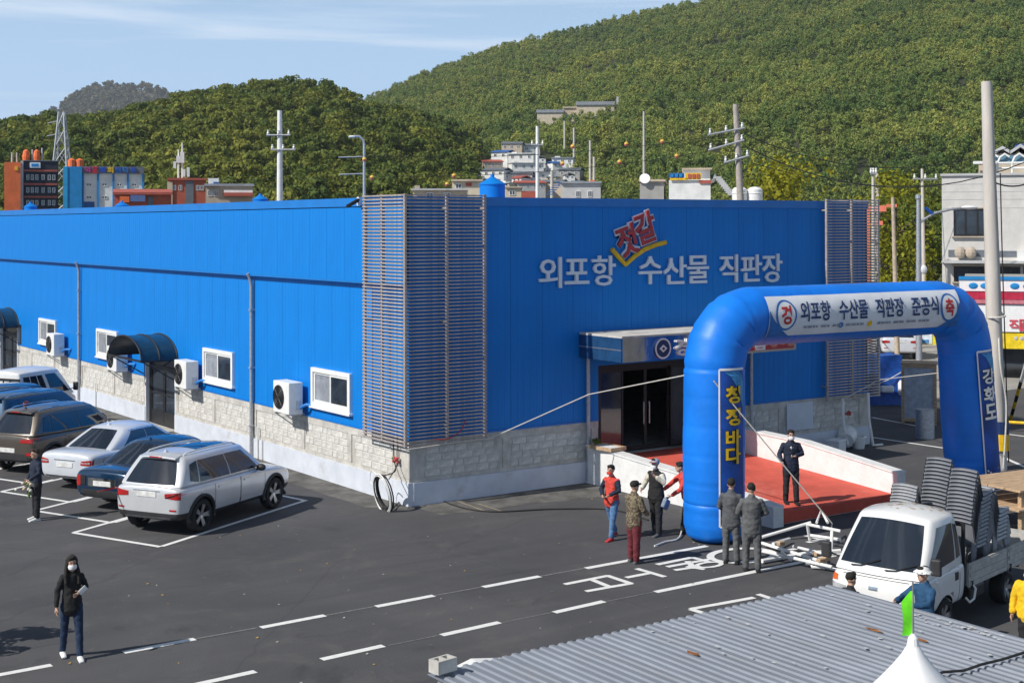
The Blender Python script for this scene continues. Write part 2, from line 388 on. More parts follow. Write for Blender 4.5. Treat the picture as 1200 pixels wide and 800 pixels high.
# cladding: one object per panel, metre modules with shallow ribs
def panel_mesh(w, h, d=.05):
    """a ribbed sandwich panel, x across, z up, front face at y=0, ribs pressed 5 mm back"""
    xs = [0]; prof = []
    n = 5; g = .004
    pts = [(g, d), (g, .004)]
    for k in range(n):
        a = g+(w-2*g)*k/n; b = g+(w-2*g)*(k+1)/n
        pts += [(a+.012, 0), (b-.012, 0), (b, .006)]
    pts[-1] = (w-g, .004); pts.append((w-g, d))
    m = MB(); m.ring_loft([[Vector((x, y, 0)) for x, y in pts], [Vector((x, y, h)) for x, y in pts]], 0, True, True)
    return m.mesh('cladding_panel', M['blue_panel'])
cache = {}
def panel(x, y, z, w, h, left=False):
    key = (round(w, 3), round(h, 3))
    if key not in cache: cache[key] = panel_mesh(w, h)
    o = put('cladding_panel', cache[key], hall, (x, y, z))
    if left: o.rotation_euler.z = -pi/2
    return o
y = 0
while y < LEN-.01:                                   # left wall, lower tier and overhanging fascia
    w = 1.0
    zl = ZB
    for a, b in SD:
        if y+w > a+.1 and y < b-.1: zl = 2.5
    if zl == ZB: panel(0, y+w, ZB, w, ZF-ZB, True)
    else: panel(0, y+w, 2.5, w, ZF-2.5, True)
    panel(-.16, y+w, ZF-.02, w, ZT-.22-ZF, True)
    y += w
MB().box(-.16, .1, 0.05, LEN, ZF-.07, ZF-.022).build('fascia_soffit', M['blue_trim'], hall)
x = 0.0
while x < WID-.01:                                   # front wall
    w = min(1.0, WID-x)
    if x+w <= DX0 or x >= DX1: panel(x, 0, ZB, w, ZT-.22-ZB)
    else:
        panel(x, 0, DZ, w, ZT-.22-DZ)
        if x < DX0: panel(x, 0, ZB, DX0-x, DZ-ZB)
        if x+w > DX1: panel(DX1, 0, ZB, x+w-DX1, DZ-ZB)
    x += w
cop = MB(); cop.box(-.19, .3, -.03, LEN, ZT-.22, ZT).box(.3, WID+.03, -.03, .3, ZT-.22, ZT).box(WID-.25, WID+.03, .3, LEN, ZT-.22, ZT)
cop.build('coping', M['blue_trim'], hall)
for q in ((-.025, .1, -.025, 15.05), (-.025, .1, 17.8, 33.55), (-.025, .1, 36.35, LEN), (.1, DX0-.02, -.025, .1), (DX1+.02, WID, -.025, .1)): MB().box(*q, ZB-.045, ZB-.003).build('drip_flashing', M['blue_trim'], hall)
MB().box(WID-.1, WID, .0, LEN, 0, ZT-.23).build('end_wall', M['blue_panel'], hall)
# base: plinth, bay pilasters and individual stones
for a, b in ((-.03, 15.05), (17.8, 33.55), (36.35, LEN)): MB().box(-.05, .1, a, b, 0, .56).build('plinth', M['plinth'], hall)
for a, b in ((.1, DX0-.3), (DX1+.3, WID+.03)): MB().box(a, b, -.05, .1, 0, .56).build('plinth', M['plinth'], hall)
for a, b in ((-.0, 15.05), (17.8, 33.55), (36.35, LEN)): MB().ring_loft([[Vector((x, y_, z)) for x, z in ((.1, .562), (-.004, .562), (-.004, .66), (.012, .66), (.012, 1.4), (-.012, 1.4), (-.012, 1.582), (.1, 1.582))] for y_ in (a, b)]).build('base_band', M['concrete'], hall)
for a, b in ((.1, DX0-.02), (DX1+.02, WID)): MB().ring_loft([[Vector((x_, y_, z)) for y_, z in ((.1, .562), (-.004, .562), (-.004, .66), (.012, .66), (.012, 1.4), (-.012, 1.4), (-.012, 1.582), (.1, 1.582))] for x_ in (a, b)]).build('base_band', M['concrete'], hall)
pil = []
for yy in [0, 2.9, 5.6, 8.75, 11.8, 14.85, 17.8, 21, 24.7, 28.2, 31.4, 36.35, 39]: pil.append(MB().box(-.013, .02, yy+.0, yy+(.75 if yy == 0 else .2), .661, 1.399).build('pilaster', M['concrete'], hall))
for xx in [0.0, 2.75, DX0-.25, DX1+.02, 12.6, 16.1]: pil.append(MB().box(xx+.001, xx+(.4 if xx in (0, 16.1) else .22), -.013, .02, .661, 1.399).build('pilaster', M['concrete'], hall))
random.seed(11)
smesh = []
for wv in (.26, .36, .46, .6):
    for hv in (.185,):
        for k in range(2):
            bm = bmesh.new(); bmesh.ops.create_cube(bm, size=1)
            for v in bm.verts: v.co = Vector((v.co.x*(wv-.03), v.co.y*.034, v.co.z*(hv-.018)))
            bmesh.ops.bevel(bm, geom=[e for e in bm.edges], offset=.01, segments=1, affect='EDGES')
            for v in bm.verts: v.co.y += random.uniform(-.003, .003) if v.co.y < 0 else 0
            mm = MB().bm(bm).mesh('stone', M['stone']); smesh.append((wv, mm))
def stones(run, left):
    for (a, b) in run:
        for r in range(4):
            p = a+.02*r
            while p < b-.2:
                wv, mm = random.choice(smesh)
                if p+wv > b: break
                q = p+wv/2; z = .66+.185*(r+.5); dpt = random.uniform(-.006, .001)
                o = put('stone', mm, hall, (dpt+.018, q, z) if left else (q, dpt+.018, z))
                if left: o.rotation_euler.z = -pi/2
                p += wv
yb = [(.78, 2.9), (3.1, 5.6), (5.8, 8.75), (8.95, 11.8), (12.0, 14.85), (18.0, 21), (21.2, 24.7), (24.9, 28.2), (28.4, 31.4)]
stones(yb, True); stones([(.42, 2.75), (2.97, DX0-.25), (DX1+.24, 12.6), (12.82, 16.1)], False)
# sliding windows in the left wall
def side_window(y0, y1, z0=1.92, z1=2.96):
    fr = MB(); t = .11
    for (a, b, c, d) in ((y0, y1, z0, z0+t), (y0, y1, z1-t, z1), (y0, y0+t, z0+t, z1-t), (y1-t, y1, z0+t, z1-t)): fr.box(-.085, .02, a, b, c, d)
    f = fr.build('window', M['white_plastic'], hall); ym = (y0+y1)/2
    for k, (a, b, xx) in enumerate(((y0+t, ym+.03, -.045), (ym-.03, y1-t, -.02))):
        s = MB(); u = .06; c, d = z0+t, z1-t
        for q in ((a, b, c, c+u), (a, b, d-u, d), (a, a+u, c+u, d-u), (b-u, b, c+u, d-u)): s.box(xx-.02, xx+.015, *q)
        s.build('sash', M['white_plastic'], f)
        MB().box(xx, xx+.006, a+u, b-u, c+u, d-u).build('pane', M['glass'] if k == 0 else M['glass_grey'], f)
    MB().box(-.12, .0, y0-.04, y1+.04, z0-.05, z0-.002).build('sill', M['white_plastic'], f)
for a, b in ((2.87, 5.08), (10.3, 12.6), (20.58, 22.84), (27.88, 30.2)): side_window(a, b)
# side doors: recessed glazed double doors
for (a, b) in SD:
    d = MB(); d.box(.10, .2, a, a+.12, 0, 2.5).box(.10, .2, b-.12, b, 0, 2.5).box(.10, .2, a+.12, b-.12, 2.38, 2.5).box(.10, .2, a+.12, b-.12, 1.95, 2.03)
    f = d.build('side_door', M['dark'], hall)
    m2 = (a+b)/2
    for (p, q) in ((a+.12, m2-.01), (m2+.01, b-.12)):
        l_ = MB(); z0, z1 = .03, 1.95
        for r_ in ((p, q, z0, .5), (p, q, z1-.1, z1), (p, p+.09, .5, z1-.1), (q-.09, q, .5, z1-.1), (p+.09, q-.09, 1.05, 1.1)): l_.box(.12, .17, *r_)
        lf = l_.build('door_leaf', M['dark'], f)
    MB().box(.145, .155, a+.12, b-.12, .03, 2.38).build('pane', M['glass'], f)
    MB().box(-.02, .16, a-.1, a-.002, 0, 2.5).build('door_jamb', M['plinth'], f); MB().box(-.02, .16, b+.002, b+.1, 0, 2.5).build('door_jamb', M['plinth'], f)
    MB().box(-.9, .1, a, b, 0, .02).build('threshold', M['concrete'], f)
# barrel canopies over the side doors: things bolted on but built with their own ribs and sheet
for i, (a, b) in enumerate(SD):
    a -= .25; b += .2; zc, yc, ry, rz_, dep = 2.42, (a+b)/2, (b-a)/2, .72, 1.25
    c = thing('door_canopy', ('dark blue barrel canopy over the side door between two wall units', 'dark blue barrel canopy over the farthest side door at the left edge')[i], 'canopy', group='barrel canopies over the side doors')
    n = 18
    def arc(x, r=1.0): return [Vector((x, yc-ry*r*cos(pi*k/n), zc+rz_*r*sin(pi*k/n))) for k in range(n+1)]
    sh = MB()
    A, B, A2, B2 = arc(-.02), arc(-dep), arc(-.02, .985), arc(-dep, .985)
    sh.ring_loft([A, B], 0, False, False).ring_loft([A2, B2], 0, False, False)
    sh.build('roof_sheet', M['polycarb'], c, smooth=True)
    for xx in (-.02, -dep/2, -dep): MB().tube(arc(xx, 1.012), .032, 6).build('rib', M['dark'], c, smooth=True)
    for s_ in (a, b): MB().box(-dep, -.02, s_-.03, s_+.03, zc-.06, zc).build('side_rail', M['dark'], c)
    MB().box(-dep-.03, -dep+.03, a, b, zc-.05, zc+.01).build('front_rail', M['dark'], c)
    for s_ in (a, b): MB().tube([(-dep+.05, s_, zc-.05), (-.03, s_, zc-.75)], .022, 6).build('bracket', M['dark'], c)
# downspouts
for yy in (8.9, 24.85):
    t_ = MB().tube([(-.09, yy, .06), (-.09, yy, 5.05), (-.14, yy, 5.28), (-.2, yy, 5.4)], .055, 10)
    o = t_.build('downspout', M['galv'], hall, smooth=True)
    for z in (.9, 2.6, 4.3): MB().box(-.155, .0, yy-.065, yy+.065, z, z+.05).build('clip', M['galv'], o)
o = MB().tube([(5.42, -.1, .05), (5.42, -.1, 3.3)], .055, 10).build('downspout', M['galv'], hall, smooth=True)
o = MB().tube([(11.4, -.1, 1.0), (11.4, -.1, 3.3)], .05, 10).build('downspout', M['galv'], hall, smooth=True)
for yy, zt in ((8.5, .95), (8.2, .62), (22.9, .9)): MB().tube([(-.08, yy, .02), (-.08, yy, zt)], .03, 8).build('drain_stub', M['white_plastic'], hall, smooth=True)
# entrance: dark interior with glazed screen
en = MB(); en.box(DX0, DX0+.1, .02, .2, FZ, DZ-.002).box(DX1-.1, DX1, .02, .2, FZ, DZ-.002).box(DX0+.1, DX1-.1, .02, .2, DZ-.14, DZ-.002)
fr = en.build('entrance', M['black'], hall)
for k in range(4):
    w_ = (DX1-DX0-.2)/4; a = DX0+.1+k*w_
    d = MB(); yy = .12 if k in (0, 3) else .2
    for q in ((a, a+.05, FZ+.02, DZ-.15), (a+w_-.05, a+w_, FZ+.02, DZ-.15)): d.box(q[0], q[1], yy, yy+.05, q[2], q[3])
    d.box(a+.05, a+w_-.05, yy, yy+.05, FZ+.02, FZ+.14).box(a+.05, a+w_-.05, yy, yy+.05, DZ-.22, DZ-.15)
    if k in (0, 3): d.box(a+.05, a+w_-.05, yy+.02, yy+.03, FZ+.14, DZ-.22, 1)
    d.build('door_leaf', [M['black'], M['glass']], fr)
    if k in (1, 2): MB().tube([(a+(w_-.1 if k == 1 else .1), yy-.05, 1.35), (a+(w_-.1 if k == 1 else .1), yy-.05, 1.95)], .02, 8).build('door_handle', M['steel'], fr)
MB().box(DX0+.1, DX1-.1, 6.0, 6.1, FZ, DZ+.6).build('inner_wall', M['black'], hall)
# roof vents
for i, (px, y_, r_, h_, lab) in enumerate(((577, 3.2, .36, .62, 'large round blue roof vent with cone cap above the corner grille'), (305, 16, .26, .4, 'small blue roof vent behind the left parapet near the white pole'), (143, 34, .3, .42, 'small blue roof vent in front of the white building'), (36, 39.3, .3, .42, 'small blue roof vent below the orange tower'))):
    p = GY(px, 232, y_); v = thing('roof_vent', lab, 'roof vent', (p.x, y_, ZT-.2), group='round vents on the hall roof')
    MB().lathe([(r_, 0), (r_, h_)], 18).build('drum', M['blue_panel'], v, smooth=True)
    MB().lathe([(r_*1.06, h_), (r_*1.06, h_+.03), (.06, h_+r_*.62), (.05, h_+r_*.85), (.01, h_+r_*.86)], 18).build('cone_cap', M['blue_panel'], v, smooth=True)
# CCTV on the left parapet
c = thing('security_camera', 'small white camera on the parapet left of the grille', 'camera', (-.2, 2.05, ZT-.1))
MB().box(-.08, .02, -.05, .05, -.1, .12).build('bracket', M['white_plastic'], c); MB().cyl((-.05, 0, .05), (-.45, -.15, -.12), .05, .05, 8).build('housing', M['dark'], c, smooth=True)
# ------------------------------------------------------------------ louvre grilles round both front corners
def grille(label, xc, sgn, d=.27, w=2.1, side=1.85):
    """slats wrap the corner; sgn=-1 corner at left (x=0), +1 corner at right"""
    g = thing('corner_grille', label, 'grille', (xc, 0, 0), group='louvred grilles at the front corners')
    cx = sgn*d; n = 69; z0, z1 = 1.52, 7.53; dz = (z1-z0)/n
    p = [(-sgn*w, -d), (cx, -d), (cx, side)]
    t, h = .02, .036
    def lpoly(off): return [Vector((-sgn*(w+.0), -d+off, 0)), Vector((cx-sgn*off, -d+off, 0)), Vector((cx-sgn*off, side, 0))]
    o_, i_ = lpoly(0), lpoly(t)
    m = MB()
    rings = []
    for k in range(3): rings.append([o_[k], i_[k], i_[k]+Vector((0, 0, h)), o_[k]+Vector((0, 0, h))])
    m.ring_loft(rings); me = m.mesh('slat', M['grille'])
    for k in range(n+1): put('slat', me, g, (0, 0, z0+k*dz-.02))
    post = MB().box(-.03, .03, -.03, .03, z0-.04, z1+.03).mesh('post', M['grille'])
    for q in ((cx-sgn*.03, -d+.045), (-sgn*(w/2-.1), -d+.056), (-sgn*(w-.04), -d+.056), (cx-sgn*.056, side-.05), (cx-sgn*.056, side/2)): put('post', post, g, (q[0], q[1], 0))
    for z in (1.9, 4.4, 7.2):
        for q in (-sgn*(w/2-.1), -sgn*(w-.04)): MB().box(q-.02, q+.02, -d+.05, 0, z, z+.04).build('standoff', M['grille'], g)
        MB().box(min(cx-sgn*.05, 0), max(cx-sgn*.05, 0), side-.07, side-.03, z, z+.04).build('standoff', M['grille'], g)
    return g
grille('brown metal louvre grille wrapping the near left corner of the hall', 0, -1)
grille('brown metal louvre grille wrapping the far right corner of the hall', WID, 1)
# ------------------------------------------------------------------ wall lettering
sg = thing('wall_lettering', 'raised white Korean letters with red word and yellow tick on blue front wall', 'sign')
def FM(px, py, y=-.03, rot=0):
    p = GY(px, py, 0); c, s = cos(rot), sin(rot)
    return frame((p.x, y, p.z), (c, 0, s), (-s, 0, c), (0, -1, 0))
M['letter'] = mk('white_letter', (.72, .76, .82), .45, 0, .03)
for ch, x0, x1, y0, y1 in (('외', 629, 657, 300, 339), ('포', 659, 689, 302, 334), ('항', 691, 720, 298, 336), ('수', 746, 774, 299, 334), ('산', 775, 803, 299, 334), ('물', 803, 829, 298, 333), ('직', 841, 863, 297, 332), ('판', 866, 891, 297, 331), ('장', 891, 915, 296, 332)):
    a, b = GY(x0, y1), GY(x1, y0); glyph(ch, (b.z-a.z)*.95, (b.x-a.x)*.96, FM((x0+x1)/2, (y0+y1)/2), M['letter'], 'letter', sg, .06, .012)
for ch, px, py in (('젓', 733, 282), ('갈', 754, 267)):
    glyph(ch, .92, .78, FM(px, py, -.03, radians(17)), M['letter'], 'letter', sg, .04, .075, label='white outline of the red word')
    glyph(ch, .86, .72, FM(px, py, -.07, radians(17)), M['red'], 'letter', sg, .03, .022, label='red letter with white outline')
tick = []; 
for (px, py) in ((715, 292), (722, 300), (731, 310), (742, 300), (754, 292), (766, 287), (778, 284)): q = GY(px, py); tick.append((q.x, -.07, q.z))
MB().tube(tick, .065, 8).build('tick_mark', M['yellow'], sg, smooth=True)
# ------------------------------------------------------------------ entrance canopy
cp = thing('entrance_canopy', 'flat mirror steel canopy over the main entrance with raised lettering', 'canopy')
CX0, CX1, CY, CZ0, CZ1 = 5.2, 11.45, -1.78, 3.31, 3.95
MB().box(CX0+.02, CX1-.02, CY+.03, -.02, CZ0+.02, CZ1-.03).build('canopy_body', mk('canopy_body', (.06, .12, .22), .3, .5), cp)
MB().box(CX0-.01, CX1+.01, CY-.01, -.02, CZ1-.028, CZ1+.02).build('roof_sheet', M['concrete'], cp)
MB().box(CX0, CX1, CY-.02, CY+.028, CZ0, CZ1-.03).build('front_fascia', M['mirror'], cp)
M['blue_steel'] = mk('blue_steel', (.03, .11, .25), .35, .5, .15, 3)
MB().box(CX0-.012, CX0+.018, CY+.03, -.02, CZ0, CZ1-.03).build('side_fascia', M['blue_steel'], cp)
MB().box(CX1-.018, CX1+.012, CY+.03, -.02, CZ0, CZ1-.03).build('side_fascia', M['blue_steel'], cp)
MB().box(CX0-.02, CX0-.013, CY+.03, -.02, 3.6, 3.63).build('trim_line', M['steel'], cp)
for k in range(4): MB().box(CX0+.9+k*1.5, CX0+1.05+k*1.5, -.9, -.75, CZ0-.03, CZ0+.015).build('downlight', M['white_plastic'], cp)
def CM(px, py, o=.02): p = GY(px, py, CY); return frame((p.x, CY-o-.002, p.z), (1, 0, 0), (0, 0, 1), (0, -1, 0))
em = MB(); em.lathe([(.27, 0), (.27, .05)], 28, 0, CM(775, 408)).build('emblem', M['navy'], cp, smooth=True)
em = MB(); rr = CM(775, 408, .073)
for r0, r1 in ((.27, .225),):
    n = 28; vs = []
    for k in range(n): vs += [rr @ Vector((r0*cos(2*pi*k/n), r0*sin(2*pi*k/n), 0)), rr @ Vector((r1*cos(2*pi*k/n), r1*sin(2*pi*k/n), 0))]
    em.add(vs, [(2*k, 2*((k+1) % n), 2*((k+1) % n)+1, 2*k+1) for k in range(n)])
em.prism([rr @ Vector(q) for q in ((-.13, 0, 0), (0, .1, 0), (.13, 0, 0), (0, -.1, 0))], (0, -.01, 0)); em.build('emblem_ring', M['white'], cp)
MB().prism([rr @ Vector(q) for q in ((-.05, 0, .012), (0, .04, .012), (.05, 0, .012), (0, -.04, .012))], (0, -.01, 0)).build('emblem_core', M['navy'], cp)
a_, b_ = GY(878, 411, CY), GY(929, 397, CY); MB().box(a_.x, b_.x, CY-.034, CY-.0205, a_.z, b_.z-.06).build('painted_reflection', M['red'], cp)  # reflection in the mirror fascia put into colour: red plate with pink fish
for k in range(5): MB().ell((a_.x+.25+.33*k, CY-.036, (a_.z+b_.z)/2+.05*(k % 2)), (.15, .012, .07), 10, 6).build('reflected_fish', mk('reflected_pink', (.6, .25, .2), .4), cp)
x0 = GY(788, 405, CY).x
for k, ch in enumerate('경인북부수협'):
    q = Vector((x0+.28+k*.56, CY, 3.6)); mm = frame((q.x, CY-.022, q.z), (1, 0, 0), (0, 0, 1), (0, -1, 0))
    glyph(ch, .44, .46, mm, M['white'], 'letter', cp, .05, .02)
# ------------------------------------------------------------------ entrance ramp with side walls
rm = thing('entrance_ramp', 'red carpeted ramp with white side walls up to the main entrance', 'ramp')
RX0, RX1, RY = 5.72, 9.62, -6.68
def rz(y): return .27+(FZ-.27)*min(1, (y-RY)/5.6)
ys = [RY+.35*i for i in range(17)]+[-.02]
top = MB(); vs = []; nx = 8
for y_ in ys:
    for k in range(nx+1): x_ = RX0+(RX1-RX0)*k/nx; vs.append((x_, y_, rz(y_)+.004*noise.noise((x_*1.2, y_*1.2, 0))))
top.add(vs, [(j*(nx+1)+i, j*(nx+1)+i+1, (j+1)*(nx+1)+i+1, (j+1)*(nx+1)+i) for j in range(len(ys)-1) for i in range(nx)])
top.add([(RX0, RY, .02), (RX1, RY, .02), (RX1, RY, rz(RY)), (RX0, RY, rz(RY))], [(0, 1, 2, 3)])
top.build('carpet', M['red_carpet'], rm)
MB().box(RX0+.01, RX1-.01, RY+.02, -.05, 0, .2).build('ramp_core', M['concrete'], rm)
def wallprof(x0, x1, y0, pts, name):
    m = MB(); prof = [(y0, 0)]+pts+[(pts[-1][0], 0)]
    m.prism([(x0, y_, z_) for y_, z_ in prof], (x1-x0, 0, 0)); m.build(name, M['white_paint'], rm)
    c_ = MB(); 
    c_.ring_loft([[Vector((x0-.025, y_, z_+.0015)), Vector((x1+.025, y_, z_+.0015)), Vector((x1+.025, y_, z_+.045)), Vector((x0-.025, y_, z_+.045))] for y_, z_ in pts]).build('wall_cap', M['white_paint'], rm)
wallprof(5.38, 5.7, -6.85, [(-6.85, .43), (-6.4, .47), (-3.8, .74), (-1.2, .9), (-.06, .97)], 'side_wall')
wallprof(9.64, 9.94, -6.8, [(-6.8, .76), (-3.69, 1.12), (-1.2, 1.2), (-.06, 1.22)], 'side_wall')
# ------------------------------------------------------------------ hills: real height fields round the bay
def interp(tab, x):
    if x <= tab[0][0]: return tab[0][1]
    for (a, p), (b, q) in zip(tab, tab[1:]):
        if x <= b: t = (x-a)/(b-a); return p+(q-p)*t
    return tab[-1][1]
RIDGE_MAIN = [(-400, 235), (0, 215), (250, 175), (380, 140), (430, 121), (500, 91), (560, 67), (600, 54), (675, 40), (750, 19), (820, 5), (900, -22), (1000, -48), (1200, -75), (1500, -60), (2000, 60), (2600, 240)]
RIDGE_WOOD = [(-900, 200), (-300, 180), (0, 176), (30, 170), (60, 166), (100, 162), (140, 158), (200, 143), (230, 134), (260, 131), (310, 128), (360, 127), (395, 133), (430, 150), (500, 168), (545, 190), (590, 225), (640, 262), (3000, 270)]
RIDGE_FAR = [(-600, 210), (-60, 180), (0, 160), (40, 143), (66, 127), (85, 114), (105, 105), (125, 102), (150, 102), (175, 104), (195, 110), (212, 118), (250, 138), (330, 165), (500, 200), (900, 250)]
def polar(px, r):
    a = YAW+math.atan((px-600)/FPX); return CAM.x+r*sin(a), CAM.y+r*cos(a), r*cos(a-YAW)
def ease(t): t = max(0, min(1, t)); return t*t*(3-2*t)
def hill_z(px, r):
    x, y, _ = polar(px, r); h = 0
    zm = elev(interp(RIDGE_MAIN, px), 930*cos(math.atan((px-600)/FPX)))
    t = (r-250)/680
    if t > 0: h = max(h, (zm*(t**1.12 if t < 1 else max(.3, 1-.35*(t-1))) if zm > 0 else 0))
    zw = elev(interp(RIDGE_WOOD, px), 420*cos(math.atan((px-600)/FPX)))
    t = (r-205)/215
    if t > 0 and zw > 0: h = max(h, zw*(ease(t*.93+.02) if t < 1.05 else max(.0, 1-.5*(t-1.05))))
    if h > 0: h += min(1, h/12)*(4.5*noise.noise((x*.012, y*.012, 0))+2*noise.noise((x*.035, y*.035, 5)))*(.4 if r > 850 else 1)
    return h
def field(name, px0, px1, npx, r0, r1, nr, fn, mat):
    m = MB(); vs = []
    for j in range(nr+1):
        for i in range(npx+1):
            px = px0+(px1-px0)*i/npx; r = r0+(r1-r0)*j/nr; x, y, _ = polar(px, r); vs.append((x, y, fn(px, r)-.3))
    m.add(vs, [(j*(npx+1)+i, j*(npx+1)+i+1, (j+1)*(npx+1)+i+1, (j+1)*(npx+1)+i) for j in range(nr) for i in range(npx)])
    o = m.build(name, mat, smooth=180); return kind(o, 'structure')
M['under'] = mk('undergrowth', (.035, .042, .014), .95, 0, .3, .08, .4, 1.5)
field('hills', -900, 2400, 150, 200, 1500, 90, hill_z, M['under'])
def far_z(px, r):
    x, y, _ = polar(px, r); z = elev(interp(RIDGE_FAR, px), 2600*cos(math.atan((px-600)/FPX)))
    t = (r-1500)/1100; t = t if t < 1 else 1-.6*(t-1)
    return max(-1, z*t**1.2 if t > 0 else 0)+9*noise.noise((x*.006, y*.006, 2))*min(1, max(0, t*3))
M['far_rock'] = mk('far_hillside', (.2, .17, .13), .95, 0, .3, .012, .6, .05, dirt=((.1, .1, .07), .02, .42))
field('mountain', -700, 1000, 130, 1500, 3300, 60, far_z, M['far_rock'])
# ------------------------------------------------------------------ foliage
def leafmat(name, c0, c1, rnd=.3):
    m = bpy.data.materials.new(name); m.use_nodes = True
    n, l = m.node_tree.nodes, m.node_tree.links; b = n['Principled BSDF']
    oi = n.new('ShaderNodeObjectInfo'); r = n.new('ShaderNodeValToRGB'); l.new(oi.outputs['Random'], r.inputs[0])
    r.color_ramp.elements[0].color = (*c0, 1); r.color_ramp.elements[1].color = (*c1, 1)
    g = n.new('ShaderNodeNewGeometry'); h = n.new('ShaderNodeHueSaturation'); mr = n.new('ShaderNodeMapRange')
    mr.inputs['To Min'].default_value = 1-rnd; mr.inputs['To Max'].default_value = 1+rnd
    l.new(g.outputs['Random Per Island'], mr.inputs['Value']); l.new(mr.outputs[0], h.inputs['Value']); nz_ = n.new('ShaderNodeTexNoise'); nz_.inputs['Scale'].default_value = .022; nz_.inputs['Detail'].default_value = 5; nz_.inputs['Roughness'].default_value = .65; l.new(oi.outputs['Location'], nz_.inputs['Vector'])
    rz_ = n.new('ShaderNodeValToRGB'); rz_.color_ramp.elements[0].position = .36; rz_.color_ramp.elements[1].position = .66; rz_.color_ramp.elements[0].color = (.55, .68, .62, 1); rz_.color_ramp.elements[1].color = (1.25, 1.17, 1.0, 1); l.new(nz_.outputs['Fac'], rz_.inputs[0])
    ml = n.new('ShaderNodeMixRGB'); ml.blend_type = 'MULTIPLY'; ml.inputs[0].default_value = 1; l.new(r.outputs[0], ml.inputs[1]); l.new(rz_.outputs[0], ml.inputs[2]); l.new(ml.outputs[0], h.inputs['Color'])
    l.new(h.outputs[0], b.inputs['Base Color']); b.inputs['Roughness'].default_value = .75; b.inputs['Specular IOR Level'].default_value = .25
    tr = n.new('ShaderNodeBsdfTranslucent'); ms = n.new('ShaderNodeMixShader'); ms.inputs[0].default_value = .3
    l.new(h.outputs[0], tr.inputs[0]); l.new(b.outputs[0], ms.inputs[1]); l.new(tr.outputs[0], ms.inputs[2]); l.new(ms.outputs[0], n['Material Output'].inputs[0])
    return m
M['leaf_wood'] = leafmat('leaf_wood', (.1, .145, .028), (.23, .24, .042))
M['leaf_hill'] = leafmat('leaf_hill', (.17, .25, .07), (.33, .35, .095))
M['leaf_far'] = leafmat('leaf_far', (.14, .135, .095), (.2, .175, .12))
M['leaf_yellow'] = leafmat('leaf_yellow', (.2, .22, .02), (.28, .27, .022))
M['leaf_bush'] = leafmat('leaf_bush', (.15, .18, .025), (.2, .2, .026))
M['bark'] = mk('bark', (.09, .07, .055), .95, 0, .3, 8, .5, 20)
def crown(mb, c, R, H, lumps, per, leaf, rng, mi=0):
    """leaf clumps spread through a crown's volume, each a spray of leaf faces round a lump centre"""
    for i in range(lumps):
        a = rng.uniform(0, 2*pi); u = rng.uniform(-.8, 1); rr = sqrt(max(0, 1-(u*.85)**2))*rng.uniform(.25, .95)
        lc = Vector((c[0]+R*rr*cos(a), c[1]+R*rr*sin(a), c[2]+H*u*.5)); lr = R*rng.uniform(.28, .5)
        for k in range(per):
            d = Vector((rng.gauss(0, 1), rng.gauss(0, 1), rng.gauss(.35, 1))).normalized(); p = lc+d*lr*rng.uniform(.7, 1.08)
            nrm = (d+Vector((rng.uniform(-.7, .7), rng.uniform(-.7, .7), rng.uniform(-.5, .7)))).normalized(); t = nrm.orthogonal().normalized(); t.rotate(Matrix.Rotation(rng.uniform(0, 6.28), 3, nrm)); s_ = nrm.cross(t)
            L = leaf*rng.uniform(.6, 1.3); w = L*rng.uniform(.45, .8)
            mb.add([p-t*L/2-s_*w*.2, p+s_*w/2, p+t*L/2+s_*w*.1, p-s_*w/2], [(0, 1, 2, 3)], mi)
def proto(name, mat, R, H, lumps, per, leaf, seed, trunk=True):
    rng = random.Random(seed); mb = MB()
    crown(mb, (0, 0, H*.62), R, H*.8, lumps, per, leaf, rng, 0)
    if trunk: mb.tube([(0, 0, -1.5), (.1, 0, H*.4), (.0, .1, H*.75)], [R*.07, R*.055, R*.02], 5, 1)
    me = bpy.data.meshes.new(name); me.from_pydata(mb.v, [], mb.f); me.materials.append(mat); me.materials.append(M['bark']); me.polygons.foreach_set('material_index', mb.mi)
    return bpy.data.objects.new(name, me)
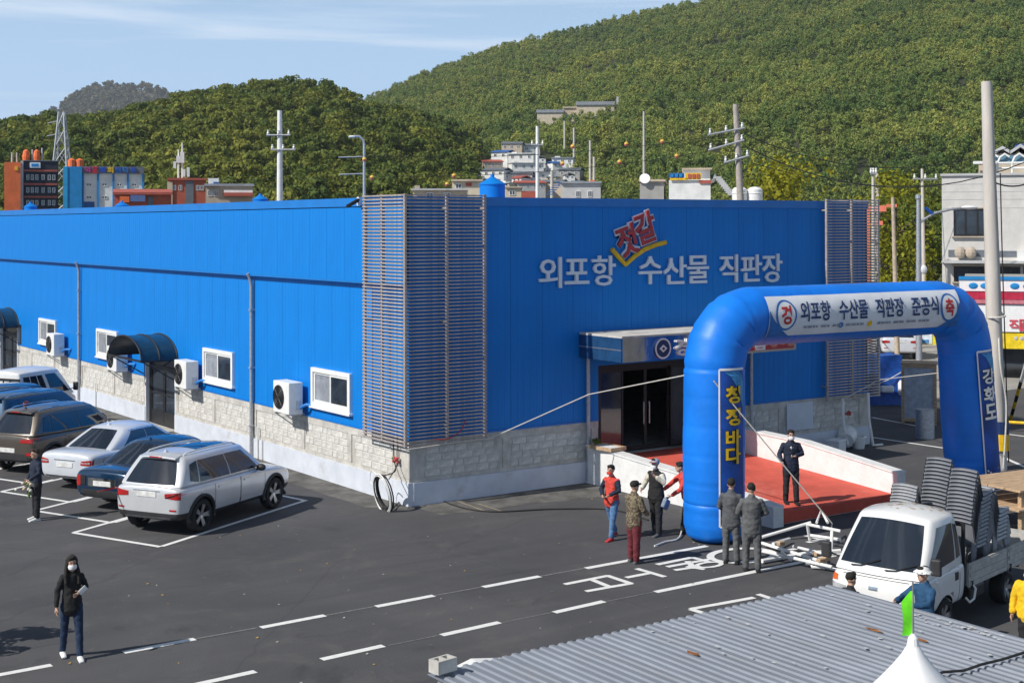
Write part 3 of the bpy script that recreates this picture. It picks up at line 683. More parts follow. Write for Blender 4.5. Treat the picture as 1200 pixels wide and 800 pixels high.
def scatter(name, label, pts, protos, smin, smax):
    """one stuff object: tree prototypes instanced on points by geometry nodes"""
    pc = bpy.data.collections.new(name+'_kinds')
    for p in protos: pc.objects.link(p)
    me = bpy.data.meshes.new(name); me.from_pydata([tuple(p) for p in pts], [], [])
    o = put(name, me); kind(o, 'stuff'); o['label'] = label
    ng = bpy.data.node_groups.new(name, 'GeometryNodeTree')
    ng.interface.new_socket('Geometry', in_out='INPUT', socket_type='NodeSocketGeometry'); ng.interface.new_socket('Geometry', in_out='OUTPUT', socket_type='NodeSocketGeometry')
    n, l = ng.nodes, ng.links
    gi, go = n.new('NodeGroupInput'), n.new('NodeGroupOutput'); ip = n.new('GeometryNodeInstanceOnPoints')
    ci = n.new('GeometryNodeCollectionInfo'); ci.inputs['Collection'].default_value = pc; ci.inputs['Separate Children'].default_value = True; ci.inputs['Reset Children'].default_value = True
    ip.inputs['Pick Instance'].default_value = True
    ri = n.new('FunctionNodeRandomValue'); ri.data_type = 'INT'; ri.inputs['Min'].default_value = 0; ri.inputs['Max'].default_value = len(protos)-1
    rs = n.new('FunctionNodeRandomValue'); rs.data_type = 'FLOAT'; rs.inputs[2].default_value = smin; rs.inputs[3].default_value = smax; rs.inputs['Seed'].default_value = 3
    rr = n.new('FunctionNodeRandomValue'); rr.data_type = 'FLOAT_VECTOR'; rr.inputs[0].default_value = (-.08, -.08, 0); rr.inputs[1].default_value = (.08, .08, 6.283); rr.inputs['Seed'].default_value = 5
    l.new(gi.outputs[0], ip.inputs['Points']); l.new(ci.outputs[0], ip.inputs['Instance'])
    l.new([s for s in ri.outputs if s.type == 'INT'][0], ip.inputs['Instance Index'])
    l.new([s for s in rs.outputs if s.type == 'VALUE'][0], ip.inputs['Scale']); l.new([s for s in rr.outputs if s.type == 'VECTOR'][0], ip.inputs['Rotation'])
    l.new(ip.outputs[0], go.inputs[0])
    md = o.modifiers.new('trees', 'NODES'); md.node_group = ng
    return o
CLEAR = []          # (px0, px1, depth0, depth1): building plots kept free of trees
for (a, b, d0, d1) in ((552, 605, 290, 345), (580, 655, 310, 412), (640, 690, 290, 350), (624, 730, 499, 524)): CLEAR.append((a, b, d0, d1))
rng = random.Random(5)
def fill(px0, px1, r0, r1, n, fn, cond=None):
    out = []
    for _ in range(n):
        r = sqrt(rng.uniform(r0*r0, r1*r1)); px = rng.uniform(px0, px1); x, y, d = polar(px, r); z = fn(px, r)
        if any(a < px < b and p < d < q for a, b, p, q in CLEAR): continue
        if z > .6 and (not cond or cond(px, r, z)): out.append((x, y, z-.4))
    return out
def wood_at(px, r):
    zw = elev(interp(RIDGE_WOOD, px), 420); return px < 560 and zw > 4 and r < 450
pw = [proto('wood_crown', M['leaf_wood'], 3.1+.5*(k % 3), 8+1.5*(k % 2), 15, 30, 1.0, 20+k) for k in range(5)]
scatter('near_wood', 'dense wood of bushy broadleaf trees on the low ridge', fill(-420, 590, 208, 445, 6000, hill_z, lambda px, r, z: wood_at(px, r)), pw, .5, .98)
ph = [proto('hill_crown', M['leaf_hill'], 1.5+.55*(k % 4), 3.8+.9*(k % 3), 10, 34, .56+.05*(k % 3), 40+k, False) for k in range(7)]
hp = fill(150, 1750, 262, 620, 20000, hill_z, lambda px, r, z: not wood_at(px, r) and (px > 560 or r > 440))
hp += fill(150, 1750, 620, 1010, 27000, hill_z)
scatter('hill_forest', 'forest of small rounded trees covering the large hillside', hp, ph, .4, 1.05)
pf = [proto('far_crown', M['leaf_far'], 4.6, 9, 9, 10, 3.2, 60+k, False) for k in range(3)]
scatter('mountain_scrub', 'thin brown scrub on the far grey mountain', fill(-200, 420, 1900, 2750, 5200, far_z), pf, .7, 1.4)
# ------------------------------------------------------------------ single trees
def leafy_tree(label, loc, h, R, mat, seed, group=None, lumps=34, per=70, leaf=.34, base=.45):
    rng = random.Random(seed); t = thing('leafy_tree', label, 'tree', loc, 0, group)
    tr = MB(); tips = []
    tr.tube([(0, 0, -.3), (.08, .03, h*.25), (.02, .12, h*.55), (.1, .05, h*.85)], [R*.085, R*.065, R*.045, R*.012], 8)
    for k in range(7):
        a = k*2.4; z = h*(.28+.07*k); p = Vector((.05, .05, z)); q = p+Vector((cos(a)*R*.6, sin(a)*R*.6, h*.16)); tr.tube([p, (p+q)/2+Vector((0, 0, .15)), q], [R*.035, R*.025, R*.008], 6)
    tr.build('trunk', M['bark'], t, smooth=True)
    mb = MB(); crown(mb, (0, 0, h*(base+1)/2), R, h*(1-base)*1.05, lumps, per, leaf, rng)
    me = bpy.data.meshes.new('crown'); me.from_pydata(mb.v, [], mb.f); me.materials.append(mat); put('crown', me, t)
    return t
def GP(px, d, z=0): p = GD(px, 300, d); return (p.x, p.y, z)
leafy_tree('yellow green bushy tree behind the right end of the hall roof', GP(927, 95), 10.5, 3.6, M['leaf_yellow'], 1, base=.3)
leafy_tree('yellow green tree left of the yellow tree behind the hall roof', GP(893, 102), 9.8, 2.9, M['leaf_bush'], 2, base=.3)
leafy_tree('broad yellow green tree between the right grille and the white building', GP(1050, 92), 9.4, 3.1, M['leaf_yellow'], 3, base=.12, lumps=44)
leafy_tree('darker tree right beside the white building behind the street lamp', GP(1085, 100), 8.2, 3.0, M['leaf_bush'], 4, base=.1, lumps=44)
leafy_tree('low green tree standing just right of the far grille', GP(1025, 105), 8.0, 2.8, M['leaf_bush'], 5, base=.1, lumps=40)
leafy_tree('green hedge tree at the foot of the hill behind the poles', GP(1062, 112), 6.4, 3.4, M['leaf_bush'], 6, base=.05, lumps=40)
# ------------------------------------------------------------------ town behind the hall
def plain(name, c, r=.8, **k): return mk(name, c, r, var=.08, scale=1.2, **k)
C = {k: plain('wall_'+k, v) for k, v in dict(white=(.78, .78, .76), cream=(.62, .54, .42), grey=(.36, .35, .33), brick=(.42, .1, .06), orange=(.8, .17, .05), black=(.02, .025, .04), blue=(.01, .24, .58), pale=(.5, .5, .5), beige=(.55, .45, .34), redroof=(.42, .1, .07), slate=(.14, .16, .19), blueroof=(.03, .12, .35), tan=(.45, .38, .3), greyroof=(.3, .32, .36), salmon=(.75, .2, .13)).items()}
class Bld:
    """a building standing at photo column px, depth d; local x runs right along its front, y away from the camera"""
    def __init__(s, label, px0, px1, d, zb=0, dep=8, turn=None, name='house', cat='building', group=None, dig=0):
        p0, p1 = GD(px0, 300, d), GD(px1, 300, d); s.w = (p1-p0).length; s.d = d; s.px0, s.px1 = px0, px1; s.dep = dep
        s.zb = zb; turn = (0 if turn is None else turn)-math.atan(((px0+min(px1, 1200))/2-600)/FPX); s.t = thing(name, label, cat, (p0.x, p0.y, zb), -YAW+turn, group); s.dig = dig
    def X(s, px): return (px-s.px0)/(s.px1-s.px0)*s.w
    def Z(s, py): return elev(py, s.d)-s.zb
    def box(s, name, mat, px0, px1, y0, y1, out=0, dep=None, n=0, bot=None):
        m = MB(); m.box(s.X(px0), s.X(px1), -out, s.dep if dep is None else dep, s.Z(y1) if bot is None else bot, s.Z(y0)); return m.build(name, mat, s.t)
    def win(s, px0, px1, y0, y1, mat=None, fr=None, mull=1):
        a, b, c, d = s.X(px0), s.X(px1), s.Z(y1), s.Z(y0); t = min(.1, (b-a)*.1)
        m = MB(); m.box(a, b, -.05, 0, c, c+t).box(a, b, -.05, 0, d-t, d).box(a, a+t, -.05, 0, c+t, d-t).box(b-t, b, -.05, 0, c+t, d-t)
        for k in range(mull): x = a+(b-a)*(k+1)/(mull+1); m.box(x-t/2, x+t/2, -.045, 0, c+t, d-t)
        f = m.build('window', fr or M['white_plastic'], s.t)
        MB().box(a+t*.5, b-t*.5, -.015, -.005, c+t*.5, d-t*.5).build('pane', mat or M['glass'], f); return f
def gable(b, mat, px0, px1, ye, yr, out=.3, name='roof', ax='x'):
    x0, x1, ze, zr, y0, y1 = b.X(px0), b.X(px1), b.Z(ye), b.Z(yr), -out, b.dep+out; m = MB(); t = .18
    if ax == 'x': pr = [(x0, y0, ze), (x0, (y0+y1)/2, zr), (x0, y1, ze), (x0, y1, ze+t), (x0, (y0+y1)/2, zr+t), (x0, y0, ze+t)]; d = (x1-x0, 0, 0)
    else: pr = [(x0, y0, ze), ((x0+x1)/2, y0, zr), (x1, y0, ze), (x1, y0, ze+t), ((x0+x1)/2, y0, zr+t), (x0, y0, ze+t)]; d = (0, y1-y0, 0)
    m.prism(pr, d); m.build(name, mat, b.t)
# orange tower and black block at the far left
b = Bld('dark block with red floor bands joined to an orange stair tower', 3, 66, 150, 0, 12, name='office_block')
b.box('wall', C['black'], 26, 65, 187, 262); b.box('tower', C['orange'], 5, 23, 189, 262, 1.2, 6); b.box('joint_column', C['pale'], 23, 26, 187, 262, .6, 4)
for y in (197, 213, 228, 243): b.box('floor_band', C['redroof'], 26.5, 64, y, y+2.2, .12, .02)
b.box('roof', C['slate'], 25.5, 65.5, 186, 187, .1)
b.box('sign_panel', M['white'], 33, 45, 188.5, 195, .2, .0); b.box('sign_print', C['blue'], 35, 43, 190, 193.5, .23, -.19)
for px in (31, 36, 41, 48, 55, 60):
    for y in (203, 218, 233): b.win(px-1.6, px+1.6, y, y+6, mull=0)
for k, px in enumerate((29, 41)): m = MB(); m.lathe([(.35, 0), (.4, .5), (.3, 1.1), (.05, 1.3)], 12, 0, Matrix.Translation((b.X(px), 2, b.Z(186)))); m.build('roof_tank', C['orange'], b.t)
for px, y in ((13, 176), (18.5, 176), (47, 170), (36, 172)): MB().cyl((b.X(px), 2, b.Z(190)), (b.X(px), 2, b.Z(y)), .1, .08, 6).build('flue', C['pale'], b.t)
b.box('tower_emblem', M['yellow'], 16.5, 20, 194, 198.5, 1.28, -1.2)
# blue and white building with coloured parapet letters
b = Bld('white building with blue ribs and coloured letters along its parapet', 73, 166, 140, 0, 14, name='seafood_centre')
b.box('wall', C['white'], 95, 165, 201, 262); b.box('side_wall', C['blue'], 74, 95, 194, 262, .5, 10)
b.box('corner_strip', plain('wall_lightblue', (.02, .34, .66)), 74, 79, 194, 262, .56, -.5)
b.box('parapet', C['slate'], 94, 165.5, 193.5, 201.5, .3)
for px in (95, 112, 129.5, 146, 163.5): b.box('rib', C['blue'], px, px+2.2, 201.5, 262, .15, 0)
for px in (103, 120.5, 137.5, 154.5):
    for y in (213, 228, 243): b.win(px-3, px+3, y, y+3.6, mull=1)
b.box('shop_front', C['blueroof'], 97.5, 109, 235, 247, .1, 0)
cs = [(.55, .05, .3), (.65, .02, .05), (.02, .1, .55), (.75, .5, .02), (.02, .12, .5), (.03, .2, .6), (.02, .1, .5), (.75, .55, .02)]
for k, ch in enumerate('외포항회센타왕'):
    px = 101+k*8.7; p = frame((b.X(px), -.32, b.Z(197.5)), (1, 0, 0), (0, 0, 1), (0, -1, 0))
    glyph(ch, .62, .6, p, mk('letter_paint', cs[k], .5), 'letter', b.t, .08, .03)
b.box('roof', C['slate'], 96, 164, 201, 201.4, 0)
m = MB(); m.lathe([(.4, 0), (.4, .8), (.05, 1)], 12, 0, Matrix.Translation((b.X(83), 3, b.Z(194)))); m.lathe([(.4, 0), (.4, .8), (.05, 1)], 12, 0, Matrix.Translation((b.X(92), 3, b.Z(194)))); kind(m.build('roof_tank', C['orange'], b.t), 'stuff')
# brick building with antenna masts
b = Bld('red brick building with white antenna masts on its roof', 195, 241, 120, 0, 10, name='brick_building')
b.box('wall', C['brick'], 197, 240, 209, 262); b.box('parapet', C['redroof'], 196, 241, 207.5, 210, .2); b.box('roof', C['greyroof'], 198, 239, 210, 210.3)
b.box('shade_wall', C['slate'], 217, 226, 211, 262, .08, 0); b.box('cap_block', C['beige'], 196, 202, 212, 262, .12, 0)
for px in (204, 211, 231, 236): b.win(px-2, px+2, 216, 222)
for px, y0 in ((208.5, 172), (213, 164)):
    m = MB(); m.cyl((b.X(px), 3, b.Z(208)), (b.X(px), 3, b.Z(y0)), .09, .06, 6).box(b.X(px)-.18, b.X(px)+.18, 2.75, 3.1, b.Z(188), b.Z(175+(y0-164)*.6)); kind(m.build('antenna_mast', M['white_plastic'], b.t), 'stuff')
for px, y0, y1 in ((204.5, 188, 196), (215, 197, 206), (220, 195, 206)): b.box('antenna_panel', M['white_plastic'], px-1.6, px+1.6, y0, y1, .0, .6)
b = Bld('grey flat roofed house with a red and white shop awning', 240, 297, 105, 0, 9)
b.box('wall', C['tan'], 241, 296, 217, 262); b.box('roof', C['greyroof'], 239.5, 297, 214.5, 217.2, .4); b.box('awning', C['redroof'], 262, 295, 225, 229, .9, 0); b.box('awning_stripe', C['white'], 262, 295, 222, 225, .7, 0); b.box('roof_room', C['white'], 244, 256, 208, 214.4, 0, 4); b.box('roof_tank', C['blueroof'], 250, 256, 212.4, 215.8, .3, 0)
for px in (246, 253): b.win(px-2.5, px+2.5, 222, 229)
b = Bld('low row of red and brown sheds below the white building', 133, 200, 100, 0, 6, name='shed')
b.box('wall', C['brick'], 134, 199, 227, 262); gable(b, C['redroof'], 132, 200, 227, 222); b.box('sign_panel', plain('wall_mixed', (.1, .16, .36)), 152, 169, 227.5, 235, .3, 0); b.box('sign_print', C['orange'], 140, 151, 229, 236, .3, 0); b.box('door', C['slate'], 172, 178, 229, 250, .05, 0)
# houses behind the roof, left to right
b = Bld('long low cream house just above the roof edge left of the blue vent', 478, 548, 95, 0, 8)
b.box('wall', C['beige'], 484, 548, 222.5, 262); b.box('roof', C['pale'], 482, 549, 220.8, 222.8, .3); b.box('plant_box', C['tan'], 486, 492, 217, 220.6, 0, 2); b.win(500, 508, 225.5, 233); b.win(520, 528, 225.5, 233)
b = Bld('cream flat roofed house directly left of the blue roof vent', 528, 566, 110, 0, 8)
b.box('wall', C['cream'], 530, 565, 212, 262); b.box('roof', C['beige'], 529, 566, 210.2, 212.2, .3); b.box('red_shutter', C['redroof'], 546, 553, 214, 218, .05, 0); b.win(534, 541, 215, 221)
b = Bld('cream house wall just right of the blue roof vent', 592, 630, 115, 0, 8)
b.box('wall', C['cream'], 593, 611, 220, 262); b.box('wall', C['redroof'], 611, 629, 224, 262); b.box('roof', C['tan'], 592, 612, 218.5, 220.2, .2); b.win(597, 604, 223, 229)
b = Bld('plain grey concrete block house above the centre of the front wall', 653, 706, 100, 0, 9)
b.box('wall', C['pale'], 657.5, 704, 214.8, 262); b.box('roof', C['greyroof'], 656.5, 705, 213, 215, .2); b.win(675, 680, 224, 231); b.win(689, 694, 224, 231); b.box('water_tank', C['orange'], 692, 697, 211.3, 213, 0, 1)
m = MB()
for k in range(6): m.box(b.X(641+2*k), b.X(649+2*k), -2, -1.4, b.Z(229-2.6*k), b.Z(228-2.6*k))
kind(m.build('stair_flight', C['blueroof'], b.t), 'stuff')
b = Bld('pale house with a blue and orange banner under its roof terrace', 748, 858, 88, 0, 9)
b.box('wall', C['grey'], 750, 778, 213, 262, .0); b.box('wall', C['white'], 784, 832, 212, 262, .4); b.box('parapet', C['beige'], 749, 780, 210.8, 213.3, .2); b.box('roof_room', C['white'], 801, 832, 199, 212, -1, 6); b.box('roof', C['beige'], 799, 834, 197.2, 199.2, -.6, 6.4)
b.box('banner_blue', C['blueroof'], 784, 802, 204, 209.5, .55, -.5); b.box('banner_print', M['yellow'], 785, 806, 209.5, 212, .55, -.5); b.box('banner_orange', M['yellow'], 803, 821, 204, 211.5, .55, -.5)
for k in range(3): b.box('banner_letter', C['redroof'], 806+5*k, 809.5+5*k, 205, 210.5, .6, -.55)
for k in range(3): b.box('banner_letter', C['blue'], 786+5*k, 789.5+5*k, 204.6, 208.6, .6, -.55)
b.box('side_annexe', C['redroof'], 819, 834, 212.3, 216, .5, 0); b.win(792, 800, 222, 229); b.win(815, 822, 222, 229)
m = MB()
for k in range(9): m.box(b.X(836+1.9*k), b.X(844+1.9*k), -1.4, -.5, b.Z(211+2.4*k), b.Z(208.6+2.4*k))
kind(m.build('stair_flight', C['pale'], b.t), 'stuff')
m = MB(); m.lathe([(.02, 0), (.22, .06), (.34, .2)], 14, 0, Matrix.Translation((b.X(838), -1, b.Z(212))) @ Matrix.Rotation(-1.2, 4, 'Y')); m.build('satellite_dish', M['white'], b.t)
m = MB(); m.lathe([(.02, 0), (.22, .06), (.34, .2)], 14, 0, Matrix.Translation((b.X(756), 0, b.Z(211))) @ Matrix.Rotation(1.2, 4, 'X')); m.build('satellite_dish', M['white'], b.t)
for px, lab in ((867, 'left one of two white water tanks at the foot of the leaning pole'), (885, 'right one of two white water tanks at the foot of the leaning pole')):
    p = GD(px, 300, 78); v = thing('water_tank', lab, 'water tank', (p.x, p.y, 0)); MB().lathe([(.42, elev(250, 78)), (.42, elev(223, 78)), (.3, elev(220.6, 78)), (.1, elev(219.6, 78))], 16).build('tank', M['white_plastic'], v, smooth=True); MB().lathe([(.43, elev(228, 78)), (.45, elev(227.4, 78)), (.43, elev(226.8, 78))], 16).build('band', M['white_plastic'], v); MB().box(-.3, .3, -.3, .3, 0, elev(250, 78)).build('stand', M['galv'], v)
# white village houses stepping up the slope
vill = [(558, 592, 197, 206, 330, 'white', 'slate', 'white house with a long grey roof above the blue vent'), (566, 590, 187, 196, 352, 'tan', 'redroof', 'tan house with a dark red roof at the village edge'), (576, 596, 176, 186, 372, 'white', 'blueroof', 'small white house under a blue roof among the trees'),
        (588, 612, 166, 178, 392, 'beige', 'slate', 'tall pinkish house at the top of the village'), (596, 626, 178, 189, 366, 'white', 'white', 'wide white two storey house high in the village'), (600, 638, 189, 200, 348, 'white', 'greyroof', 'white house with a grey roof in the village middle'),
        (590, 624, 201, 211, 330, 'pale', 'slate', 'pale house with a dark roof low in the village'), (622, 652, 200, 212, 336, 'white', 'greyroof', 'white house right of the tall white pole'), (634, 660, 211, 221, 322, 'beige', 'slate', 'beige house low by the grey block house'),
        (647, 672, 183, 194, 372, 'white', 'greyroof', 'isolated white house among trees right of the village'), (606, 640, 212, 222, 318, 'pale', 'redroof', 'pale house with red roof just above the roof edge'), (655, 680, 197, 206, 345, 'grey', 'slate', 'small grey house half hidden by trees'), (560, 586, 208, 217, 318, 'white', 'greyroof', 'white house hidden behind the blue vent'), (612, 634, 168, 177, 398, 'white', 'slate', 'white house beside the tall pinkish house')]
for (a, e, y0, y1, d, wc, rc, lab) in vill:
    b = Bld(lab, a, e, d, elev(y1, d), 7, rng.uniform(-.35, .35), group='village houses on the slope')
    b.box('wall', C[wc], a, e, y0+2.5, y1, bot=-9)
    if rc in ('slate', 'redroof', 'blueroof'): gable(b, C[rc], a-1, e+1, y0+2.8, y0)
    else: b.box('roof', C[rc], a-.6, e+.6, y0+1.6, y0+2.5, .4); b.box('roof_room', C['white'], a+3, a+9, y0, y0+1.6, -1, 4)
    n = max(2, int((e-a)/8))
    for k in range(n):
        x = a+(e-a)*(k+.5)/n; b.win(x-1.8, x+1.8, y0+4.2, y0+8, mull=1)
more = [(562, 576, 199, 205, 345), (570, 584, 194, 200, 356), (584, 598, 184, 190, 378), (594, 606, 172, 178, 402), (604, 618, 184, 190, 380), (612, 628, 195, 201, 352), (618, 632, 206, 212, 330), (626, 640, 184, 190, 384), (632, 646, 196, 203, 350), (640, 652, 206, 213, 335), (600, 612, 207, 213, 325), (574, 588, 203, 209, 336), (648, 660, 190, 196, 366), (662, 674, 204, 211, 338), (668, 682, 213, 219, 318), (586, 598, 213, 219, 316), (550, 562, 214, 220, 318), (544, 556, 208, 213, 330)]
for k, (a, e, y0, y1, d) in enumerate(more):
    wc = ('white', 'white', 'pale', 'cream', 'white', 'tan')[k % 6]; rc = ('slate', 'white', 'greyroof', 'redroof', 'white', 'blueroof', 'slate')[k % 7]
    side = 'left' if a < 590 else ('middle' if a < 625 else 'right'); hgt = 'top' if y0 < 188 else ('middle' if y0 < 203 else 'foot')
    b = Bld(f'small {wc} house, {dict(slate="dark", white="white", greyroof="grey", redroof="red", blueroof="blue")[rc]} roof, village {hgt}, {side}, column {k+1} from left'.replace(f', column {k+1} from left', ''), a, e, d, elev(y1, d), 6, rng.uniform(-.5, .5), group='small village houses on the slope')
    b.box('wall', C[wc], a, e, y0+1.6, y1, bot=-8)
    if rc in ('slate', 'redroof', 'blueroof'): gable(b, C[rc], a-.6, e+.6, y0+1.8, y0-.6, ax=('x', 'y')[k % 2])
    else: b.box('roof', C[rc], a-.5, e+.5, y0+.9, y0+1.6, .3); b.box('stair_head', C['white'], a+2, a+5, y0-1, y0+.9, -1, 4)
    for q in (.28, .72): x = a+(e-a)*q; b.win(x-1.2, x+1.2, y0+2.6, y0+4.8, mull=0)
# school on the hillside
b = Bld('long pale school building with grey roofs standing alone on the wooded hill', 628, 724, 508, elev(146, 508), 10, name='school')
b.box('wall', C['cream'], 630, 660, 132.5, 146, 1, bot=-14); b.box('wall', C['beige'], 660, 690, 127, 146, 0, bot=-14); b.box('wall', C['cream'], 676, 720, 124, 146, 1.5, bot=-14)
b.box('roof', C['greyroof'], 629, 661, 129, 132.5, 1.4); b.box('roof', C['greyroof'], 675, 721, 120, 124, 2); b.box('roof', C['beige'], 660, 677, 125.4, 127, .5)
b.box('chimney', C['pale'], 722.8, 725.2, 114, 146, .5, 1)
for px in (681, 688, 695, 702, 709, 715): b.win(px-1.7, px+1.7, 126.5, 131, mull=0)
for px in (635, 642, 649, 655, 665, 671): b.win(px-1.5, px+1.5, 135, 138.5, mull=0)
# two-storey white building at the right
b = Bld('two storey white rendered building with dark windows at the right', 1104, 1340, 75, 0, 12, name='white_building')
M['render'] = mk('white_render', (.6, .58, .55), .85, 0, .05, 2, .1, 30, dirt=((.45, .43, .4), .9, .6))
b.box('wall', M['render'], 1104, 1340, 207.5, 425); b.box('parapet_cap', C['pale'], 1102.5, 1341, 205, 207.6, .12)
for k, y in enumerate((217, 226, 235, 245)): b.box('render_joint', C['pale'], 1105, 1339, y, y+.5, .012, 0)
def bigwin(x0, x1, y0, y1, n):
    f = b.win(x0, x1, y0, y1, fr=M['dark'], mull=n); b.box('window_sill', C['tan'], x0-2, x1+2, y1, y1+1.6, .18, 0); b.box('window_head', C['tan'], x0-2, x1+2, y0-1.6, y0, .1, 0)
bigwin(1117, 1157, 246, 278, 2); bigwin(1197, 1240, 244, 276, 2); bigwin(1280, 1322, 244, 276, 2)
b.box('canopy_ledge', C['pale'], 1104, 1340, 306, 309, 1.0, 0); b.box('dark_recess', C['slate'], 1111, 1155, 294, 302, .03, 0); b.box('dark_recess', C['slate'], 1163, 1186, 295, 302, .03, 0); b.box('balcony_box', C['white'], 1187, 1236, 294, 308, .6, 0)
bigwin(1117, 1156, 313, 331, 3); bigwin(1160, 1190, 313, 331, 2); b.box('shutter', C['slate'], 1193, 1240, 312, 360, .05, 0)
for px in (1124, 1136): MB().ell((b.X(px), -.3, b.Z(297)), (.3, .25, .32), 9, 6).build('planter', C['tan'], b.t)
# rooftop glasshouse
gh = MB()
for px in (1154, 1166, 1182, 1198, 1214): 
    pts = [(b.X(px)+.0, .5, b.Z(205)), (b.X(px), .5, b.Z(193)), (b.X(px+3), .5, b.Z(186)), (b.X(px+8), .5, b.Z(182.5)), (b.X(px+13), .5, b.Z(186))]
    gh.tube(pts, .06, 6)
for y in (193, 199): gh.tube([(b.X(1154), .5, b.Z(y)), (b.X(1216), .5, b.Z(y))], .06, 6)
kind(gh.build('glasshouse_frame', M['white_plastic'], b.t), 'stuff')
b.box('glasshouse_pane', plain('pane_blue', (.12, .24, .33), .2), 1155, 1214, 184, 192, -.7, 2.5)
b.box('roof_beam', M['white_plastic'], 1139, 1165, 191, 194, .2, .6); b.box('roof_room', C['beige'], 1145, 1154, 194.5, 205, -1, 4)
b.box('roof_tarp', M['sack'], 1188, 1216, 166, 172, -5, 8); gable(b, C['pale'], 1164, 1180, 179, 174, -3, 'small_roof', 'y'); gable(b, C['pale'], 1181, 1204, 180, 172, -3, 'small_roof', 'y'); b.box('roof_room', C['cream'], 1166, 1202, 179.5, 205, -3.5, 8)
# shop row below it with banners
b = Bld('single storey fish shop with red band white banner and yellow strip', 1092, 1300, 62, 0, 5, name='shop')
b.box('wall', C['grey'], 1128, 1300, 326, 425); b.box('sign_box', M['white'], 1122, 1300, 326, 341, .5, 0); b.box('blue_edge', C['blue'], 1122, 1300, 324.5, 328, .55, 0)
for k, px in enumerate((1138, 1152, 1183, 1198, 1213)): MB().ell((b.X(px), -.5, b.Z(335)), (.2+.05*(k % 2), .04, .14), 10, 6).build('sign_print', C['blue'], b.t)
b.box('red_band', mk('red_band', (.5, .02, .06), .5), 1126, 1300, 342, 350, .7, 0); b.box('pink_band', mk('pink_band', (.6, .2, .24), .5), 1126, 1300, 350, 355, .68, 0); b.box('white_banner', M['white'], 1126, 1300, 356, 387, .6, 0)
M['bred'] = mk('banner_red', (.6, .07, .1), .6)
for ch, px, h in (('전', 1150, .6), ('직', 1183, .52), ('품', 1195, .52), ('소', 1156, .4)):
    glyph(ch, h, h*.95, frame((b.X(px), -.62, b.Z(379 if px > 1160 else 378)), (1, 0, 0), (0, 0, 1), (0, -1, 0)), M['bred'], 'letter', b.t, .02, .02)
b.box('yellow_strip', mk('banner_yellow', (.85, .62, .01), .6), 1160, 1300, 388.5, 406, .62, 0)
for k in range(7): MB().ell((b.X(1184+6*k), -.63, b.Z(394)), (.08, .02, .09), 8, 6).build('strip_print', C['pale'], b.t)
b.box('shop_glass', M['glass'], 1160, 1300, 408, 425, .02, 0)
# yellow mascot-free banner behind the white car
b = Bld('yellow advertising banner on a fence behind the parked white hatchback', 1046, 1100, 72, 0, .3, name='banner', cat='banner')
b.box('cloth', mk('banner_cloth', (.86, .74, .01), .6), 1030, 1100, 378, 404, 0, .03); b.box('print', mk('banner_print', (.72, .8, .88), .6), 1070, 1090, 381, 403, .03, -.01); b.box('print_text', mk('banner_ink', (.08, .3, .6), .6), 1076, 1086, 398, 402, .05, -.03)
for px in (1031, 1065, 1098): b.box('post', M['galv'], px, px+1.5, 377, 425, -.05, .12)
# salmon sign frame right of the far grille
b = Bld('salmon coloured metal sign frame among the trees right of the far grille', 1013, 1046, 80, 0, .5, name='sign_frame', cat='sign')
b.box('post', C['salmon'], 1015, 1019.5, 241, 420, 0, .25); b.box('board', C['salmon'], 1020, 1038, 242, 249, 0, .2); b.box('board', C['salmon'], 1024, 1034, 260, 265, 0, .2); b.box('board_end', C['salmon'], 1038, 1050, 240.5, 244, .05, .15); b.box('stay', C['salmon'], 1019.5, 1024, 244, 247, .0, .1); b.box('stay', C['salmon'], 1019.5, 1024, 262, 264, .0, .1)
# ------------------------------------------------------------------ poles, masts, wires
M['conc_pole'] = mk('concrete_pole', (.56, .52, .47), .85, 0, .08, 3, .1, 40, stretch=(1, 1, .2))
def pole(label, px, py, d, r, arms=(), base=None, mat=None, name='utility_pole', cat='utility pole', lean=0, group=None):
    p = GD(px, 300, d); z = elev(py, d); t = thing(name, label, cat, (p.x, p.y, 0), -YAW, group)
    top = Vector((-lean, 0, z)); MB().tube([(0, 0, -.3), (-lean*.5, 0, z*.5), top], [r*1.15, r, r*.72], 12).build('shaft', mat or M['conc_pole'], t, smooth=True)
    for (y, l0, l1, dz) in arms:
        zz = elev(y, d); x = -lean*zz/z; m = MB(); m.tube([(x-l0, -r, zz+dz*.5), (x+l1, -r, zz-dz*.5)], .055, 6); a = m.build('crossarm', M['galv'], t)
        for k in range(3): q = x-l0+(l0+l1)*(k+.15)/2.3; MB().lathe([(.05, 0), (.07, .08), (.04, .16), (.06, .22), (.02, .26)], 8, 0, Matrix.Translation((q, -r, zz+dz*(.5-(k+.15)/2.3)+.05))).build('insulator', M['white_plastic'], a)
    return t
pole('tall white concrete pole with two short crossarms above the left wall', 328, 129, 82, .19, [(158, .75, .65, .0), (175, .5, .95, 0)], mat=M['white_paint'])
pole('leaning wooden utility pole with three crossarms above the front wall', 877, 123, 70, .19, [(155, 1.5, .35, -.35), (171, 1.5, .3, -.5), (187.5, .75, .5, -.35)], lean=.62, mat=mk('old_pole', (.42, .37, .33), .9))
pole('slim white pole standing in front of the hillside village', 630, 148, 92, .14, [(170, .4, .4, 0)], mat=M['white_paint'])
pole('thick bare concrete pole in the right foreground wrapped with rope', 1169, 97, 38.6, .205, lean=.28)
pole('thin grey pole just right of the far louvre grille', 1023.5, 198, 72, .1, [(205, .15, .15, 0)])
pole('tan wooden pole leaning slightly in front of the yellow tree', 1051.5, 232, 66, .11, lean=.2, mat=mk('tan_pole', (.5, .4, .3), .9))
pole('brown pole with a crossarm near the white building corner', 1083, 199, 84, .11, [(211, .6, .9, 0)], lean=.1)
